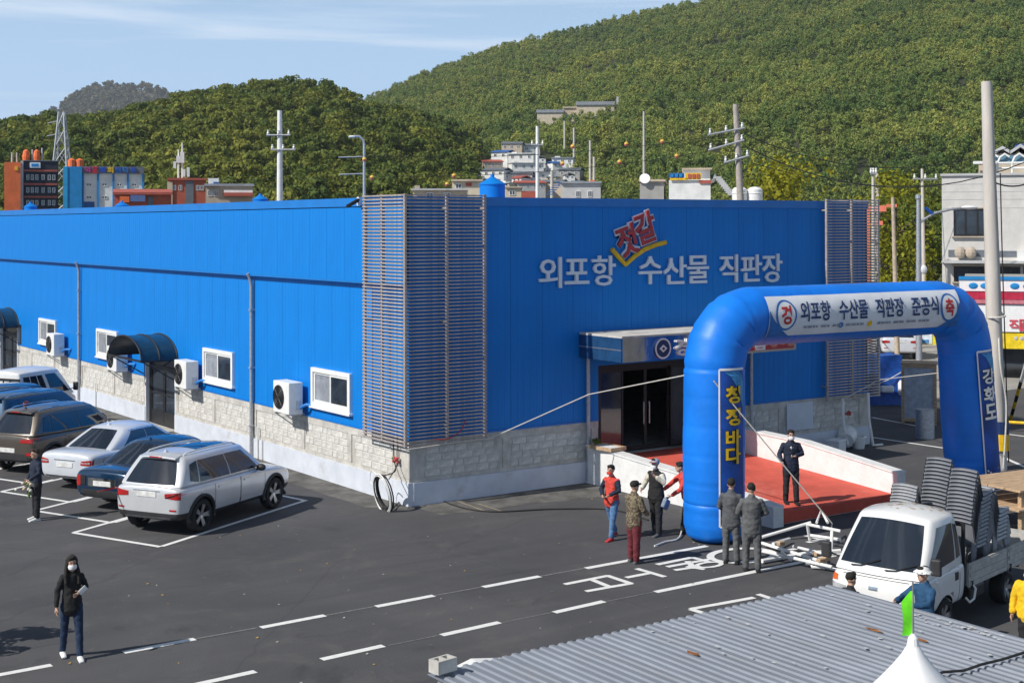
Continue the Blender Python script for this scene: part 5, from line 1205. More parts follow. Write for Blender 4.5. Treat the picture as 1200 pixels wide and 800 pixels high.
def car(label, pos, rz, spec, mat, group='cars parked in the angled bays', name='parked_car', cat='car'):
    S = dict(L=4.6, W=1.85, wb=2.75, fo=.85, r=.35, clad=None, roofrail=False, sunroof=False, plate_z=.85, kind='suv', mat2=None); S.update(spec)
    t = thing(name, label, cat, pos, rz, group); L, hw, r = S['L'], S['W']/2, S['r']
    xf = S['wb']/2+S['fo']; xr = xf-L; zb = S.get('zb', .26)
    st = [(xr+a*L, w*hw, zb+dz, zs, zt) for a, w, dz, zs, zt in S['st']]
    b, tree = loft_body(st, t, mat, (S['wb']/2, -S['wb']/2), r, hw, S['clad'])
    c = Cabin(t, mat, *S['cab'], zbf=S.get('zbf'))
    for sy in (-1, 1):
        for q in S['win']: c.pane('side_window', lambda u, v: c.side(u, v, sy, .007), q, M['car_glass'])
        if S.get('trim'): c.pane('window_trim', lambda u, v: c.side(u, v, sy, .009), S['trim'], M['chrome'], 10, 1)
    c.pane('rear_window', lambda v, tt: c.end(v, tt, 0, .007), S['rw'], M['car_glass'])
    c.pane('windscreen', lambda v, tt: c.end(v, tt, 1, .007), ((.06, .08), (.94, .08), (.91, .9), (.09, .9)), M['car_glass'])
    if S['sunroof']: c.pane('sunroof', lambda u, v: c.roof(u, v)+Vector((0, 0, .008)), ((.34, .16), (.86, .16), (.86, .84), (.34, .84)), M['car_glass'])
    if S['roofrail']:
        for sy in (-1, 1):
            pts = [c.roof(u, .5+sy*.4)+Vector((0, 0, .045 if .1 < u < .9 else .0)) for u in (.06, .12, .3, .5, .7, .88, .95)]
            MB().tube(pts, .018, 6).build('roof_rail', S.get('railmat', M['chrome']), t, smooth=True)
    MB().lathe([(.05, -.01), (.04, .03), (.012, .06)], 8, 0, Matrix.Translation(c.roof(.1, .5)+Vector((-.0, 0, 0)))).build('antenna', mat, t)
    if S.get('spoiler'):
        m = MB(); q = [c.end(v, 1, 0) for v in (.1, .3, .5, .7, .9)]
        m.ring_loft([[p+Vector((.1, 0, -.005)), p+Vector((-.14, 0, -.04)), p+Vector((-.13, 0, -.01)), p+Vector((.1, 0, .035))] for p in q]); sp = m.build('spoiler', mat, t, smooth=True)
        MB().box(q[2].x-.146, q[2].x-.12, -.16, .16, q[2].z-.045, q[2].z-.018).build('brake_lamp', M['tail'], sp)
    ax = (1, 0, 0); X0 = xr-.5
    for sy in (-1, 1):
        for q, mm, nm in S['tails']: decal(tree, [(X0, sy*y, z) for y, z in q], ax, .012, 7, 5).build(nm, mm, t, smooth=60)
    pz = S['plate_z']; decal(tree, [(X0, y, z) for y, z in ((-.26, pz), (.26, pz), (.26, pz+.12), (-.26, pz+.12))], ax, .014, 2, 1).build('number_plate', M['plate'], t)
    for q, mm, nm in S.get('rear', ()): decal(tree, [(X0, y, z) for y, z in q], ax, .01, 8, 2).build(nm, mm, t, smooth=60)
    for sy in (-1, 1):
        for (x0, x1) in S['doors']:
            d = decal(tree, [(x, sy*.0, z) for x, z in ((x0, .42), (x1, .42), (x1+.03, S['dz']), (x0-.03, S['dz']))], (0, -sy, 0), .004, 5, 6).build('door', mat, t, smooth=60)
            hx, hz = x0+.1, S['dz']-.1
            decal(tree, [(x, 0, z) for x, z in ((hx, hz), (hx+.2, hz), (hx+.2, hz+.035), (hx, hz+.035))], (0, -sy, 0), .03, 3, 1).build('door_handle', mat, d)
            for xx in (x0, x1): decal(tree, [(x, 0, z) for x, z in ((xx-.006, .42), (xx+.006, .42), (xx+.006, S['dz']), (xx-.006, S['dz']))], (0, -sy, 0), .0055, 1, 6).build('door_gap', M['black'], d)
        mx_ = S['mir']; p = Vector((mx_, sy*(hw*.93), S['dz']+.05))
        MB().ell(p+Vector((0, sy*.13, .06)), (.09, .12, .085), 10, 6).tube([p, p+Vector((0, sy*.08, .03))], .03, 6).build('wing_mirror', S.get('mirmat', mat), t, smooth=True)
        decal(tree, [(xf+.5, sy*y, z) for y, z in ((.42, .66), (.84, .7), (.86, .84), (.46, .8))], (-1, 0, 0), .01, 6, 3).build('headlight', M['clear'], t, smooth=60)
        if S['clad'] or S.get('arch'):
            for x in (S['wb']/2, -S['wb']/2):
                pts = []
                for k in range(15):
                    a = radians(-12+204*k/14); q = Vector((x+(r+.075)*cos(a), 0, r+(r+.075)*sin(a))); h = tree.ray_cast(Vector((q.x, sy*3, q.z)), Vector((0, -sy, 0)))
                    pts.append(h[0] if h[0] and abs(h[0].y) > hw*.7 else Vector((q.x, sy*hw*.97, q.z)))
                MB().tube(pts, .042, 6).build('wheel_arch', M['clad'], t, smooth=True)
    wheels(t, [(sx*S['wb']/2, sy*(hw-.13)) for sx in (-1, 1) for sy in (-1, 1)], r, .235, S.get('spokes', 5))
    return t
SUV = dict(L=4.47, W=1.88, wb=2.82, fo=.86, r=.375, zb=.3,
    st=[(0, .80, .12, .98, 1.04), (.012, .93, .06, 1.0, 1.07), (.05, .985, .02, 1.02, 1.09), (.2, 1, 0, 1.03, 1.1), (.45, 1, 0, 1.03, 1.09), (.66, 1, 0, 1.02, 1.08), (.74, .995, 0, 1.0, 1.06), (.86, .975, .02, .95, 1.01), (.95, .92, .04, .86, .92), (.985, .85, .07, .76, .84), (1, .74, .12, .64, .76)],
    cab=(-2.07, 1.08, -1.66, .42, 1.06, 1.68, .89, .66), zbf=1.05, bulge=.045, clad=.52, roofrail=True, sunroof=True, spoiler=True, plate_z=.86, dz=1.0, mir=.72, doors=((-.95, .0), (.03, .98)),
    win=[((.2, .1), (.55, .1), (.58, .84), (.17, .84)), ((.565, .1), (.93, .1), (.9, .84), (.595, .84)), ((.085, .2), (.185, .1), (.155, .84), (.06, .75))], rw=((.09, .1), (.91, .1), (.87, .86), (.13, .86)),
    tails=[(((.5, .86), (.93, .82), (.93, 1.0), (.5, .95)), M['tail'], 'taillight'), (((.62, .58), (.78, .58), (.78, .615), (.62, .615)), M['tail'], 'reflector')], rear=[(((-.62, .34), (.62, .34), (.62, .42), (-.62, .42)), M['rim'], 'skid_plate'), (((-.36, .985), (.36, .985), (.36, 1.0), (-.36, 1.0)), M['chrome'], 'trim_strip')], railmat=M['white_paint'], mirmat=M['clad'])
SUV.pop('bulge')
SED = dict(L=4.87, W=1.86, wb=2.87, fo=.86, r=.335, zb=.24,
    st=[(0, .78, .16, .82, .9), (.012, .9, .08, .88, .96), (.05, .96, .03, .9, .99), (.12, .985, .01, .91, .99), (.22, 1, 0, .91, .98), (.45, 1, 0, .9, .96), (.66, 1, 0, .89, .96), (.78, .99, 0, .86, .93), (.9, .95, .02, .78, .85), (.965, .88, .05, .68, .76), (1, .74, .1, .56, .66)],
    cab=(-1.78, 1.0, -.92, .22, .94, 1.43, .84, .6), plate_z=.62, dz=.88, mir=.66, doors=((-1.05, -.1), (-.07, .85)), trim=((.1, .88), (.9, .88), (.9, .93), (.1, .93)),
    win=[((.16, .12), (.52, .12), (.55, .86), (.19, .86)), ((.535, .12), (.92, .12), (.88, .86), (.565, .86))], rw=((.1, .1), (.9, .1), (.86, .9), (.14, .9)),
    tails=[(((.52, .7), (.9, .68), (.9, .84), (.55, .8)), M['tail'], 'taillight'), (((.55, .735), (.8, .73), (.8, .775), (.55, .775)), M['clear'], 'reverse_lamp')], rear=[(((-.75, .36), (.75, .36), (.75, .4), (-.75, .4)), M['chrome'], 'bumper_trim'), (((-.34, .79), (.34, .79), (.34, .81), (-.34, .81)), M['chrome'], 'trim_strip')], arch=False)
import copy
def variant(base, **k): d = copy.copy(base); d.update(k); return d
OLD = variant(SED, L=4.95, W=1.86, rear=[(((-.8, .36), (.8, .36), (.8, .52), (-.8, .52)), M['clad'], 'bumper_strip'), (((-.42, .6), (.42, .6), (.42, .8), (-.42, .8)), M['chrome'], 'plate_surround')], tails=[(((.5, .62), (.66, .62), (.66, .84), (.5, .84)), M['black'], 'tail_panel'), (((.66, .6), (.9, .58), (.9, .84), (.66, .84)), M['tail'], 'taillight')])
SUV2 = variant(SUV, L=4.47, sunroof=False, railmat=M['chrome'], mirmat=None, spokes=6, rear=[(((-.7, .42), (.7, .42), (.7, .6), (-.7, .6)), M['clad'], 'bumper')], tails=[(((.42, .9), (.92, .9), (.92, 1.02), (.5, 1.0)), M['tail'], 'taillight'), (((.66, .56), (.82, .56), (.82, .64), (.66, .64)), M['tail'], 'reflector')], plate_z=.62)
SUV2.pop('mirmat')
VAN = variant(SUV2, L=4.72, W=1.9, clad=None, arch=False, cab=(-2.3, 1.25, -2.0, .35, 1.06, 1.78, .9, .7))
TH = radians(30.5)
def bay(k, along=0, lat=0):
    rr_ = Vector((-5.25+.02, .36, 0))+Vector((-.03*k, 2.93*k, 0)); d = Vector((cos(TH), sin(TH), 0)); n = Vector((-sin(TH), cos(TH), 0))
    return rr_+n*(.81+lat)+d*(1.41+along)
P_ = dict(silver=paint('paint_silver_white', (.66, .67, .69), .3), navy=paint('paint_navy', (.008, .035, .085), .3, .2), white=paint('paint_pearl_white', (.66, .69, .74), .15), brown=paint('paint_bronze_brown', (.11, .092, .075), .4), blue=paint('paint_dark_blue', (.012, .05, .11), .35, .2), black=paint('paint_black', (.012, .016, .022), .2, .18), truck=paint('paint_truck_white', (.74, .74, .73), 0, .35))
car('silver white compact SUV with black lower cladding parked in the nearest bay', bay(0), TH, SUV, P_['silver'])
car('dark navy older sedan with chrome plate surround parked beside the silver SUV', bay(1, .55, .05), TH, OLD, P_['navy'])
car('pearl white sedan with wide red taillights third in the parked row', bay(2, .7, .2), TH, SED, P_['white'])
car('bronze brown SUV with chrome roof rails fourth in the parked row', bay(3, .05, .75), TH, SUV2, P_['brown'])
car('dark blue minivan half hidden behind the brown SUV', bay(4, .2, .7), TH, VAN, P_['blue'])
car('dark blue sedan with a long glossy roof behind the minivan', bay(5, .3, .6), TH, variant(SUV2, roofrail=False), P_['blue'])
car('black sedan farthest left behind the dark blue cars', bay(6, -.2, .6), TH, SED, P_['black'])
HATCH = variant(SUV, sunroof=False, clad=None, roofrail=False)
p = G(1050, 417); car('white hatchback parked on the far side in front of the yellow banner', (p.x, p.y, 0), radians(45), HATCH, P_['white'], None)
# ------------------------------------------------------------------ white flatbed truck with stacks of chairs
hd = radians(193); fwd = Vector((cos(hd), sin(hd), 0)); lft = Vector((-sin(hd), cos(hd), 0))
tp = G(1101, 743)-fwd*1.5-lft*.72; tp.z = 0
def truck(label, pos, rz, detail=True, crew=False):
    t = thing('flatbed_truck', label, 'truck', pos, rz); wt = P_['truck']; hw = .86; r = .31
    back = .72 if not crew else -.2
    st = [(back, .97, .0, 1.06, 1.1), (back+.04, .99, 0, 1.07, 1.11), (1.2, 1, 0, 1.07, 1.11), (1.9, 1, 0, 1.06, 1.1), (2.2, .985, 0, 1.0, 1.07), (2.36, .95, .02, .93, 1.01), (2.44, .89, .05, .82, .9), (2.47, .78, .1, .7, .78)]
    st = [(x, w*hw, .40+dz, a, b) for x, w, dz, a, b in st]
    b, tree = loft_body(st, t, wt, (1.5,), r, hw, None, name='cab_body')
    c = Cabin(t, wt, back+.01, 2.3, back+.06, 1.66, 1.06, 1.93, .845, .69, crown_=.06, bulge=.02, name='cab', zbf=1.04)
    for sy in (-1, 1):
        if crew: ws = (((.06, .22), (.2, .22), (.2, .84), (.07, .84)), ((.22, .22), (.36, .22), (.36, .84), (.22, .84)), ((.38, .22), (.5, .22), (.5, .84), (.38, .84)), ((.56, .16), (.93, .12), (.84, .86), (.58, .86)))
        else: ws = (((.1, .2), (.24, .18), (.26, .84), (.1, .8)), ((.285, .18), (.945, .1), (.84, .86), (.3, .86)))
        for q in ws: c.pane('side_window', lambda u, v: c.side(u, v, sy, .006), q, M['car_glass'])
        dx0, dx1 = (.98, 1.95) if not crew else (.85, 1.95)
        if not crew or True:
            d = decal(tree, [(x, 0, z) for x, z in ((dx0, .5), (dx1-.35, .5), (dx1, 1.06), (dx0, 1.06))], (0, -sy, 0), .004, 6, 6).build('door', wt, t, smooth=60)
            for q in (((dx0, .5), (dx0+.014, .5), (dx0+.014, 1.06), (dx0, 1.06)),): decal(tree, [(x, 0, z) for x, z in q], (0, -sy, 0), .006, 1, 5).build('door_gap', M['black'], d)
            decal(tree, [(x, 0, z) for x, z in ((dx0+.07, .86), (dx0+.2, .86), (dx0+.2, .99), (dx0+.07, .99))], (0, -sy, 0), .012, 3, 3).build('door_handle', M['clad'], d)
        m = MB(); p = c.side(.93, .15, sy); q = p+Vector((.12, sy*.2, .1)); m.tube([p, q], .016, 6).bevbox(q.x-.05, q.x+.04, q.y-.09, q.y+.09, q.z-.12, q.z+.16, .03); m.build('wing_mirror', M['clad'], t)
        decal(tree, [(3.2, sy*y, z) for y, z in ((.5, .66), (.8, .68), (.8, .84), (.5, .8))], (-1, 0, 0), .012, 6, 4).build('headlight', M['clear'], t, smooth=60)
        decal(tree, [(3.2, sy*y, z) for y, z in ((.66, .87), (.82, .86), (.8, .96), (.68, .95))], (-1, 0, 0), .012, 5, 3).build('indicator', mk('amber_lens', (.7, .14, .02), .25), t, smooth=60)
    c.pane('windscreen', lambda v, tt: c.end(v, tt, 1, .008), ((.045, .13), (.955, .13), (.93, .9), (.07, .9)), M['car_glass'], 14, 8)
    for v0, v1 in ((.2, .42), (.6, .82)):
        a, b_ = c.end(v0+.12, .11, 1, .02), c.end(v1+.1, .24, 1, .025); MB().tube([c.end(v0, .09, 1, .03), a, b_], .011, 5).build('wiper', M['black'], t)
    decal(tree, [(3.2, y, z) for y, z in ((-.36, .56), (.36, .56), (.36, .66), (-.36, .66))], (-1, 0, 0), .01, 8, 3).build('grille', M['clad'], t, smooth=60)
    decal(tree, [(3.2, y, z) for y, z in ((-.6, .985), (.6, .985), (.6, .992), (-.6, .992))], (-1, 0, 0), .006, 12, 1).build('panel_seam', M['clad'], t, smooth=60)
    decal(tree, [(3.2, y, z) for y, z in ((-.08, .80), (.08, .80), (.08, .86), (-.08, .86))], (-1, 0, 0), .01, 4, 2).build('badge', M['chrome'], t, smooth=60)
    ru = mk('roof_rust', (.42, .24, .1), .85); m = MB(); rr = random.Random(2)
    for k in range(34):
        u, v = rr.gauss(.45, .14), rr.gauss(.5, .16); s_ = rr.uniform(.01, .035)
        p = [c.roof(min(.95, max(.05, u+s_*cos(q)*.6)), min(.9, max(.1, v+s_*sin(q))))+Vector((0, 0, .006)) for q in (0, 1.3, 2.6, 3.9, 5.1)]; m.add(p, [(0, 1, 2, 3, 4)])
    if detail: kind(m.build('roof_rust', ru, t), 'stuff')
    # chassis and bed
    bx1 = back-.08; bx0 = -2.6
    for y in (-.38, .38): MB().box(bx0+.1, 1.4, y-.05, y+.05, .42, .56).build('chassis_rail', M['dark'], t)
    MB().box(bx0, bx1, -.83, .83, .66, .71).build('bed_floor', M['galv'], t)
    for k in range(5): x = bx0+.2+k*.72; MB().box(x, x+.07, -.8, .8, .57, .655).build('cross_bearer', M['dark'], t)
    gp = mk('bed_paint', (.46, .45, .42), .6, dirt=((.25, .2, .15), 3, .58))
    for sy in (-1, 1):
        for k, (a, b_) in enumerate(((bx0, (bx0+bx1)/2-.02), ((bx0+bx1)/2+.02, bx1))):
            m = MB(); y0, y1 = sorted((sy*.83, sy*.865)); m.box(a, b_, y0, y1, .64, 1.04); o = m.build('drop_side', gp, t)
            for z in (.7, .84, .98): yy = sorted((sy*.866, sy*.885)); MB().box(a+.04, b_-.04, yy[0], yy[1], z-.03, z+.03).build('side_rib', gp, o)
            MB().box(b_-.1, b_-.06, min(sy*.866, sy*.9), max(sy*.866, sy*.9), .6, .74).build('latch', M['dark'], o)
    MB().box(bx0-.03, bx0-.005, -.83, .83, .64, 1.04).build('tailgate', gp, t)
    hb = MB(); hb.box(bx1+.002, bx1+.04, -.8, -.74, .66, 1.75).box(bx1+.002, bx1+.04, .74, .8, .66, 1.75).box(bx1+.002, bx1+.04, -.74, .74, 1.68, 1.75).box(bx1+.002, bx1+.04, -.74, .74, .66, 1.08)
    for y in (-.4, -.1, .2, .5): hb.box(bx1+.006, bx1+.036, y, y+.03, 1.08, 1.68)
    hb.build('headboard', M['dark'], t)
    MB().bevbox(-.15, .45, .5, .8, .36, .6, .04).build('fuel_tank', M['dark'], t); MB().bevbox(-.55, .2, -.8, -.5, .36, .58, .03).build('battery_box', M['dark'], t)
    m = MB(); m.tube([(.55, .86, .7), (.55, .94, .62), (.62, .94, .46), (.75, .92, .42), (.8, .87, .5)], .02, 6).build('side_guard', M['white_plastic'], t, smooth=True)
    wheels(t, [(1.5, -.73), (1.5, .73)], r, .2, 6); wheels(t, [(-1.1, -.70), (-1.1, .70)], .285, .26, 6)
    for sy in (-1, 1): MB().box(bx0-.06, bx0-.032, min(sy*.5, sy*.8), max(sy*.5, sy*.8), .5, .62).build('taillight', M['tail'], t)
    return t
truck('white single cab flatbed truck carrying stacked grey chairs by the metal shed', tp, hd).scale = (.985,)*3
bq = GD(34, 430, 47.4); bq.z = 0; bq -= Vector((cos(TH), sin(TH), 0))*1.0
truck('white crew cab pickup truck parked behind the dark cars near the hall wall', bq, TH, False, True)
# stacked chairs
M['chair'] = mk('grey_plastic', (.2, .21, .235), .45, 0, .08, 5)
M['chair_l'] = mk('pale_grey_plastic', (.33, .34, .36), .45, 0, .08, 5)
def chair_mesh(mat):
    m = MB(); prof = [(.23, .405), (.2, .43), (.1, .425), (-.05, .415), (-.17, .42), (-.215, .46), (-.245, .58), (-.275, .72), (-.30, .82), (-.318, .84)]
    rows = []; n = 8
    for i, (x, z) in enumerate(prof):
        row = []
        for k in range(n+1):
            v = k/n*2-1; w = .23-.02*max(0, i-4)/5; dz = (.018*v*v if i < 5 else 0); dx = (.045*v*v if i >= 5 else 0); top = -.03*v*v if i >= 8 else 0
            row.append(Vector((x+dx, v*w, z+dz+top)))
        rows.append(row)
    vs = [p for r_ in rows for p in r_]; fs = [(i*(n+1)+k, i*(n+1)+k+1, (i+1)*(n+1)+k+1, (i+1)*(n+1)+k) for i in range(len(rows)-1) for k in range(n)]
    K = len(vs); vs2 = [p+(Vector((0, 0, -.022)) if i//(n+1) < 5 else Vector((-.022, 0, 0))) for i, p in enumerate(vs)]
    m.add(vs, fs); m.add(vs2, [tuple(reversed(f)) for f in fs])
    for k in range(n): m.add([rows[0][k], rows[0][k+1], rows[0][k+1]+Vector((0, 0, -.05)), rows[0][k]+Vector((0, 0, -.05))], [(0, 1, 2, 3)]); m.add([rows[-1][k], rows[-1][k+1], rows[-1][k+1]+Vector((-.03, 0, -.03)), rows[-1][k]+Vector((-.03, 0, -.03))], [(0, 1, 2, 3)])
    for i in range(len(rows)-1):
        for e in (0, n):
            s_ = .02 if e else -.02; m.add([rows[i][e], rows[i+1][e], rows[i+1][e]+Vector((-.015, s_, -.035)), rows[i][e]+Vector((-.015, s_, -.035))], [(0, 1, 2, 3)])
    for sx, sy in ((.2, 1), (.2, -1), (-.2, 1), (-.2, -1)):
        m.cyl((sx, sy*.19, .41), (sx*1.28, sy*.235, 0), .024, .016, 6)
    return m.mesh('stacked_chair', mat, 50)
chm = [chair_mesh(M['chair']), chair_mesh(M['chair_l'])]
def stack(lx, ly, n, rz, tilt, mi, where, pitch=.06):
    base = tp+fwd*lx+lft*ly+Vector((0, 0, .703))
    Rm = Matrix.Translation(base) @ Matrix.Rotation(hd+rz, 4, 'Z') @ Matrix.Rotation(tilt, 4, 'Y')
    rr = random.Random(int(lx*100))
    for k in range(n):
        o = put('stacked_chair', chm[mi]); o.matrix_world = Rm @ Matrix.Scale(1.13, 4) @ Matrix.Translation((.0125*k+.0006*k*k, rr.uniform(-.006, .006), pitch*k)) @ Matrix.Rotation(-.006*k, 4, 'Y')
        lab = 'grey plastic chair nested in '+where
        if k == n-1: lab = 'topmost grey plastic chair of '+where
        tag(o, lab, 'chair', 'grey plastic chairs stacked on the truck bed: '+where if k < n-1 else 'top chairs of the truck stacks')
stack(-.2, .42, 14, pi, .03, 0, 'the tall front stack beside the cab')
stack(-.58, -.25, 15, pi, .05, 0, 'the dark stack behind the cab roof')
stack(-.05, -.58, 10, pi, .04, 1, 'the low pale stack on the far side', .05)
stack(-1.0, .45, 8, pi, .03, 1, 'the short stack in the middle of the bed')
# folded tarp on the bed
m = MB(); bm = bmesh.new(); bmesh.ops.create_grid(bm, x_segments=14, y_segments=12, size=1)
for v in bm.verts: v.co = Vector((v.co.x*.62, v.co.y*.62, .24*(1-max(abs(v.co.x), abs(v.co.y))**4)+.05*noise.noise(v.co*3)))
m.bm(bm); o = m.build('folded_tarp', mk('tarp_grey', (.2, .2, .2), .85, bump=.4, bscale=9), smooth=60); o.location = tp-fwd*1.35+Vector((0, 0, .685)); o.rotation_euler.z = hd; tag(o, 'folded grey tarpaulin heap on the rear of the truck bed', 'tarpaulin')
# ------------------------------------------------------------------ people
M['skin'] = mk('skin', (.52, .31, .22), .55, 0, .05, 12); M['hair'] = mk('hair', (.016, .013, .011), .85, 0, .2, 30)
def cloth(name, c, var=.12, scale=14, bump=.25): return mk('cloth_'+name, c, .85, 0, var, scale, bump, 40)
def remesh(mb, name, mat, parent, vox=.014, smooth=3, folds=0):
    me = mb.mesh(name, mat); o = bpy.data.objects.new(name, me); COL.objects.link(o)
    md = o.modifiers.new('r', 'REMESH'); md.mode = 'VOXEL'; md.voxel_size = vox; sm = o.modifiers.new('s', 'SMOOTH'); sm.iterations = smooth; sm.factor = .5
    dg = bpy.context.evaluated_depsgraph_get(); dg.update(); m2 = bpy.data.meshes.new_from_object(o.evaluated_get(dg)); bpy.data.objects.remove(o)
    m2.materials.clear(); m2.materials.append(mat); m2.shade_smooth(); m2.name = name
    if folds:
        sd_ = Vector((random.random()*50, 0, 0))
        nrm = [v.normal.copy() for v in m2.vertices]
        for v, nv in zip(m2.vertices, nrm):
            c = v.co; f = noise.noise(Vector((c.x*7, c.y*7, c.z*13))+sd_)*.6+noise.noise(Vector((c.x*16+c.z*9, c.y*16, c.z*16-c.x*9))+sd_)*.5
            v.co += nv*(f+.28)*folds
    return put(name, m2, parent)
def seg(mb, pts, n=12):
    """limb: list of (point, rx, ry): elliptical sections, kept facing the figure's front; ends rounded"""
    P3 = [Vector(p) for p, _, _ in pts]; rings = []; u = None
    for i, (p, rx, ry) in enumerate(pts):
        t = (P3[min(i+1, len(P3)-1)]-P3[max(0, i-1)]).normalized()
        s_ = Vector((1, 0, 0)) if abs(t.x) < .9 else Vector((0, 0, 1)); s_ = (s_-t*s_.dot(t)).normalized(); w = t.cross(s_)
        rings.append([P3[i]+s_*cos(2*pi*k/n)*rx+w*sin(2*pi*k/n)*ry for k in range(n)])
    mb.ring_loft(rings)
    for (p, rx, ry) in (pts[0], pts[-1]): mb.ell(p, (rx*.98, min(rx, ry)*.98, min(rx, ry)*.9), 10, 6)
def person(label, pos, face, h=1.70, top='dark', trouser='dark', shoe='black', legs=((0, 0), (0, 0)), arms=None, hair=True, longhair=False, cap=None, capvisor=None, mask=True, coat=0, vest=None, lean=0, headturn=0, bulk=1.0, sleeve=None, coatlen=.02, bare=False, group=None, shirt=None, bucket=False):
    """local frame: x to the figure's right, y forward, z up, built 1.70 m tall then scaled"""
    t = thing('person', label, 'person', pos, face, group); t.scale = (h/1.7,)*3
    hip = .90; LJ = []
    for s_, (a, kb) in zip((-1, 1), legs):
        H = Vector((s_*.09, 0, hip)); K = H+Vector((s_*.015, sin(a)*.42, -cos(a)*.42)); A = K+Vector((s_*.01, sin(a-kb)*.40, -cos(a-kb)*.40)); LJ.append((H, K, A))
    drop = min(j[2].z for j in LJ)-.075
    def D(v): return v-Vector((0, 0, drop))
    LJ = [tuple(D(q) for q in j) for j in LJ]; hp = D(Vector((0, 0, hip)))
    L_ = Vector((0, sin(lean), cos(lean)))
    def up(d, y=0, x=0): return hp+L_*d+Vector((x, y, 0))
    arms = arms or (((-.26, .0, 1.14), (-.27, .06, .90)), ((.26, .0, 1.14), (.27, .06, .90)))
    sh = [up(.458, -.0, -.158*bulk), up(.458, 0, .158*bulk)]
    AJ = []
    for k in (0, 1):
        e, w = [Vector(q)-Vector((0, 0, drop)) for q in arms[k]]
        if lean: e += L_*.3-Vector((0, 0, .3)); w += L_*.2-Vector((0, 0, .2))
        AJ.append((sh[k], e, w))
    hc = up(.685, .03)
    # the body: one continuous surface
    b = MB()
    k_ = .93*min(1, bulk); seg(b, [(up(-.06), .14*k_, .095*k_), (up(.02), .15*k_, .1*k_), (up(.16), .13*k_, .09*k_), (up(.3), .146*k_, .096*k_), (up(.42), .155*k_, .094*k_), (up(.49), .12*k_, .075*k_), (up(.53), .06, .055)], 16)
    seg(b, [(up(.50), .058, .058), (up(.60, .015), .054, .056)])
    for H, K, A in LJ:
        seg(b, [(H, .078*k_, .083*k_), (H.lerp(K, .5), .066*k_, .07*k_), (K, .05*k_, .052*k_), (K.lerp(A, .35), .05*k_, .054*k_), (A, .036, .038)])
        seg(b, [(A+Vector((0, -.03, -.04)), .036, .032), (A+Vector((0, .10, -.05)), .042, .026), (A+Vector((0, .17, -.055)), .034, .018)])
    for (S, E, Wr) in AJ:
        seg(b, [(S, .05*k_, .05*k_), (S.lerp(E, .5), .044*k_, .044*k_), (E, .038*k_, .038*k_), (E.lerp(Wr, .4), .036*k_, .036*k_), (Wr, .026, .026)])
    hm = Matrix.Rotation(headturn, 3, 'Z')
    b.ell(hc+Vector((0, -.01, .03)), (.075, .092, .1), 14, 10); b.ell(hc+hm @ Vector((0, .025, -.045)), (.056, .062, .07), 12, 8)
    b.ell(hc+hm @ Vector((0, .1, -.012)), (.013, .018, .022), 8, 6)
    for s_ in (-1, 1): b.ell(hc+hm @ Vector((s_*.077, -.01, -.005)), (.01, .02, .03), 8, 6)
    for k, (S, E, Wr) in enumerate(AJ):                       # hand: palm, four fingers, thumb
        d = (Wr-E).normalized(); sd_ = Vector((-1 if k == 0 else 1, 0, 0)); fr_ = d.cross(sd_).normalized()*(1 if k else -1); ac = fr_.cross(d).normalized(); if_ = fr_
        pc = Wr+d*.055; seg(b, [(Wr, .024, .022), (pc, .03, .022), (Wr+d*.09, .034, .016)], 10)
    o = remesh(b, 'body', M['skin'], t, .0125, 3)
    fm = MB()
    for k, (S, E, Wr) in enumerate(AJ):
        d = (Wr-E).normalized(); sd_ = Vector((0, 1, 0)) if abs(d.y) < .8 else Vector((0, 0, 1)); ac = (sd_-d*sd_.dot(d)).normalized(); nm = d.cross(ac)*(1 if k else -1)
        for i, ln in enumerate((.062, .072, .068, .052)):
            q = Wr+d*.088+ac*(.027-.018*i); c_ = -nm*.3
            fm.tube([q, q+d*ln*.45+c_*.02, q+(d+c_*1.1).normalized()*ln*.85+c_*.03], [.0085, .008, .0062], 6)
        q = Wr+d*.03+ac*.028; fm.tube([q, q+(d*.6+ac*.8).normalized()*.035, q+(d*.85+ac*.6).normalized()*.062-nm*.012], [.011, .0095, .007], 6)
    fme = fm.mesh('fingers', M['skin'], 60); bm = bmesh.new(); bm.from_mesh(o.data); bm.from_mesh(fme); bm.to_mesh(o.data); bm.free(); bpy.data.meshes.remove(fme)
    # eyes and brows
    ey = MB()
    for s_ in (-1, 1): ey.ell(hc+hm @ Vector((s_*.031, .083, .012)), (.013, .008, .007), 8, 6).box(0, 0, 0, 0, 0, 0) if False else ey.ell(hc+hm @ Vector((s_*.031, .083, .012)), (.013, .008, .007), 8, 6)
    for s_ in (-1, 1): ey.ell(hc+hm @ Vector((s_*.032, .083, .034)), (.018, .008, .004), 8, 4)
    ey.build('eyes', M['hair'], t)
    # trousers
    tr = MB(); seg(tr, [(up(-.07), .155*bulk, .115*bulk), (up(.02), .168*bulk, .12*bulk), (up(.1), .15*bulk, .108*bulk)], 16)
    for H, K, A in LJ: seg(tr, [(H, .1*bulk, .105*bulk), (H.lerp(K, .5), .086*bulk, .09*bulk), (K, .068*bulk, .072*bulk), (K.lerp(A, .6), .062*bulk, .068*bulk), (A+Vector((0, 0, .01)), .058*bulk, .064*bulk)])
    remesh(tr, 'trousers', CL[trouser], t, .013, 2, .013)
    for H, K, A in LJ:
        m = MB(); seg(m, [(A+Vector((0, -.045, -.045)), .045, .04), (A+Vector((0, .03, -.035)), .047, .045), (A+Vector((0, .12, -.05)), .05, .03), (A+Vector((0, .19, -.055)), .042, .022)], 12); m.box(A.x-.043, A.x+.043, A.y-.08, A.y+.2, A.z-.077, A.z-.055)
        remesh(m, 'shoe', CL[shoe], t, .011, 2)
    # upper garment with sleeves, hem reaching coatlen below the hip line
    jk = MB(); g_ = 1.0+.0*coat
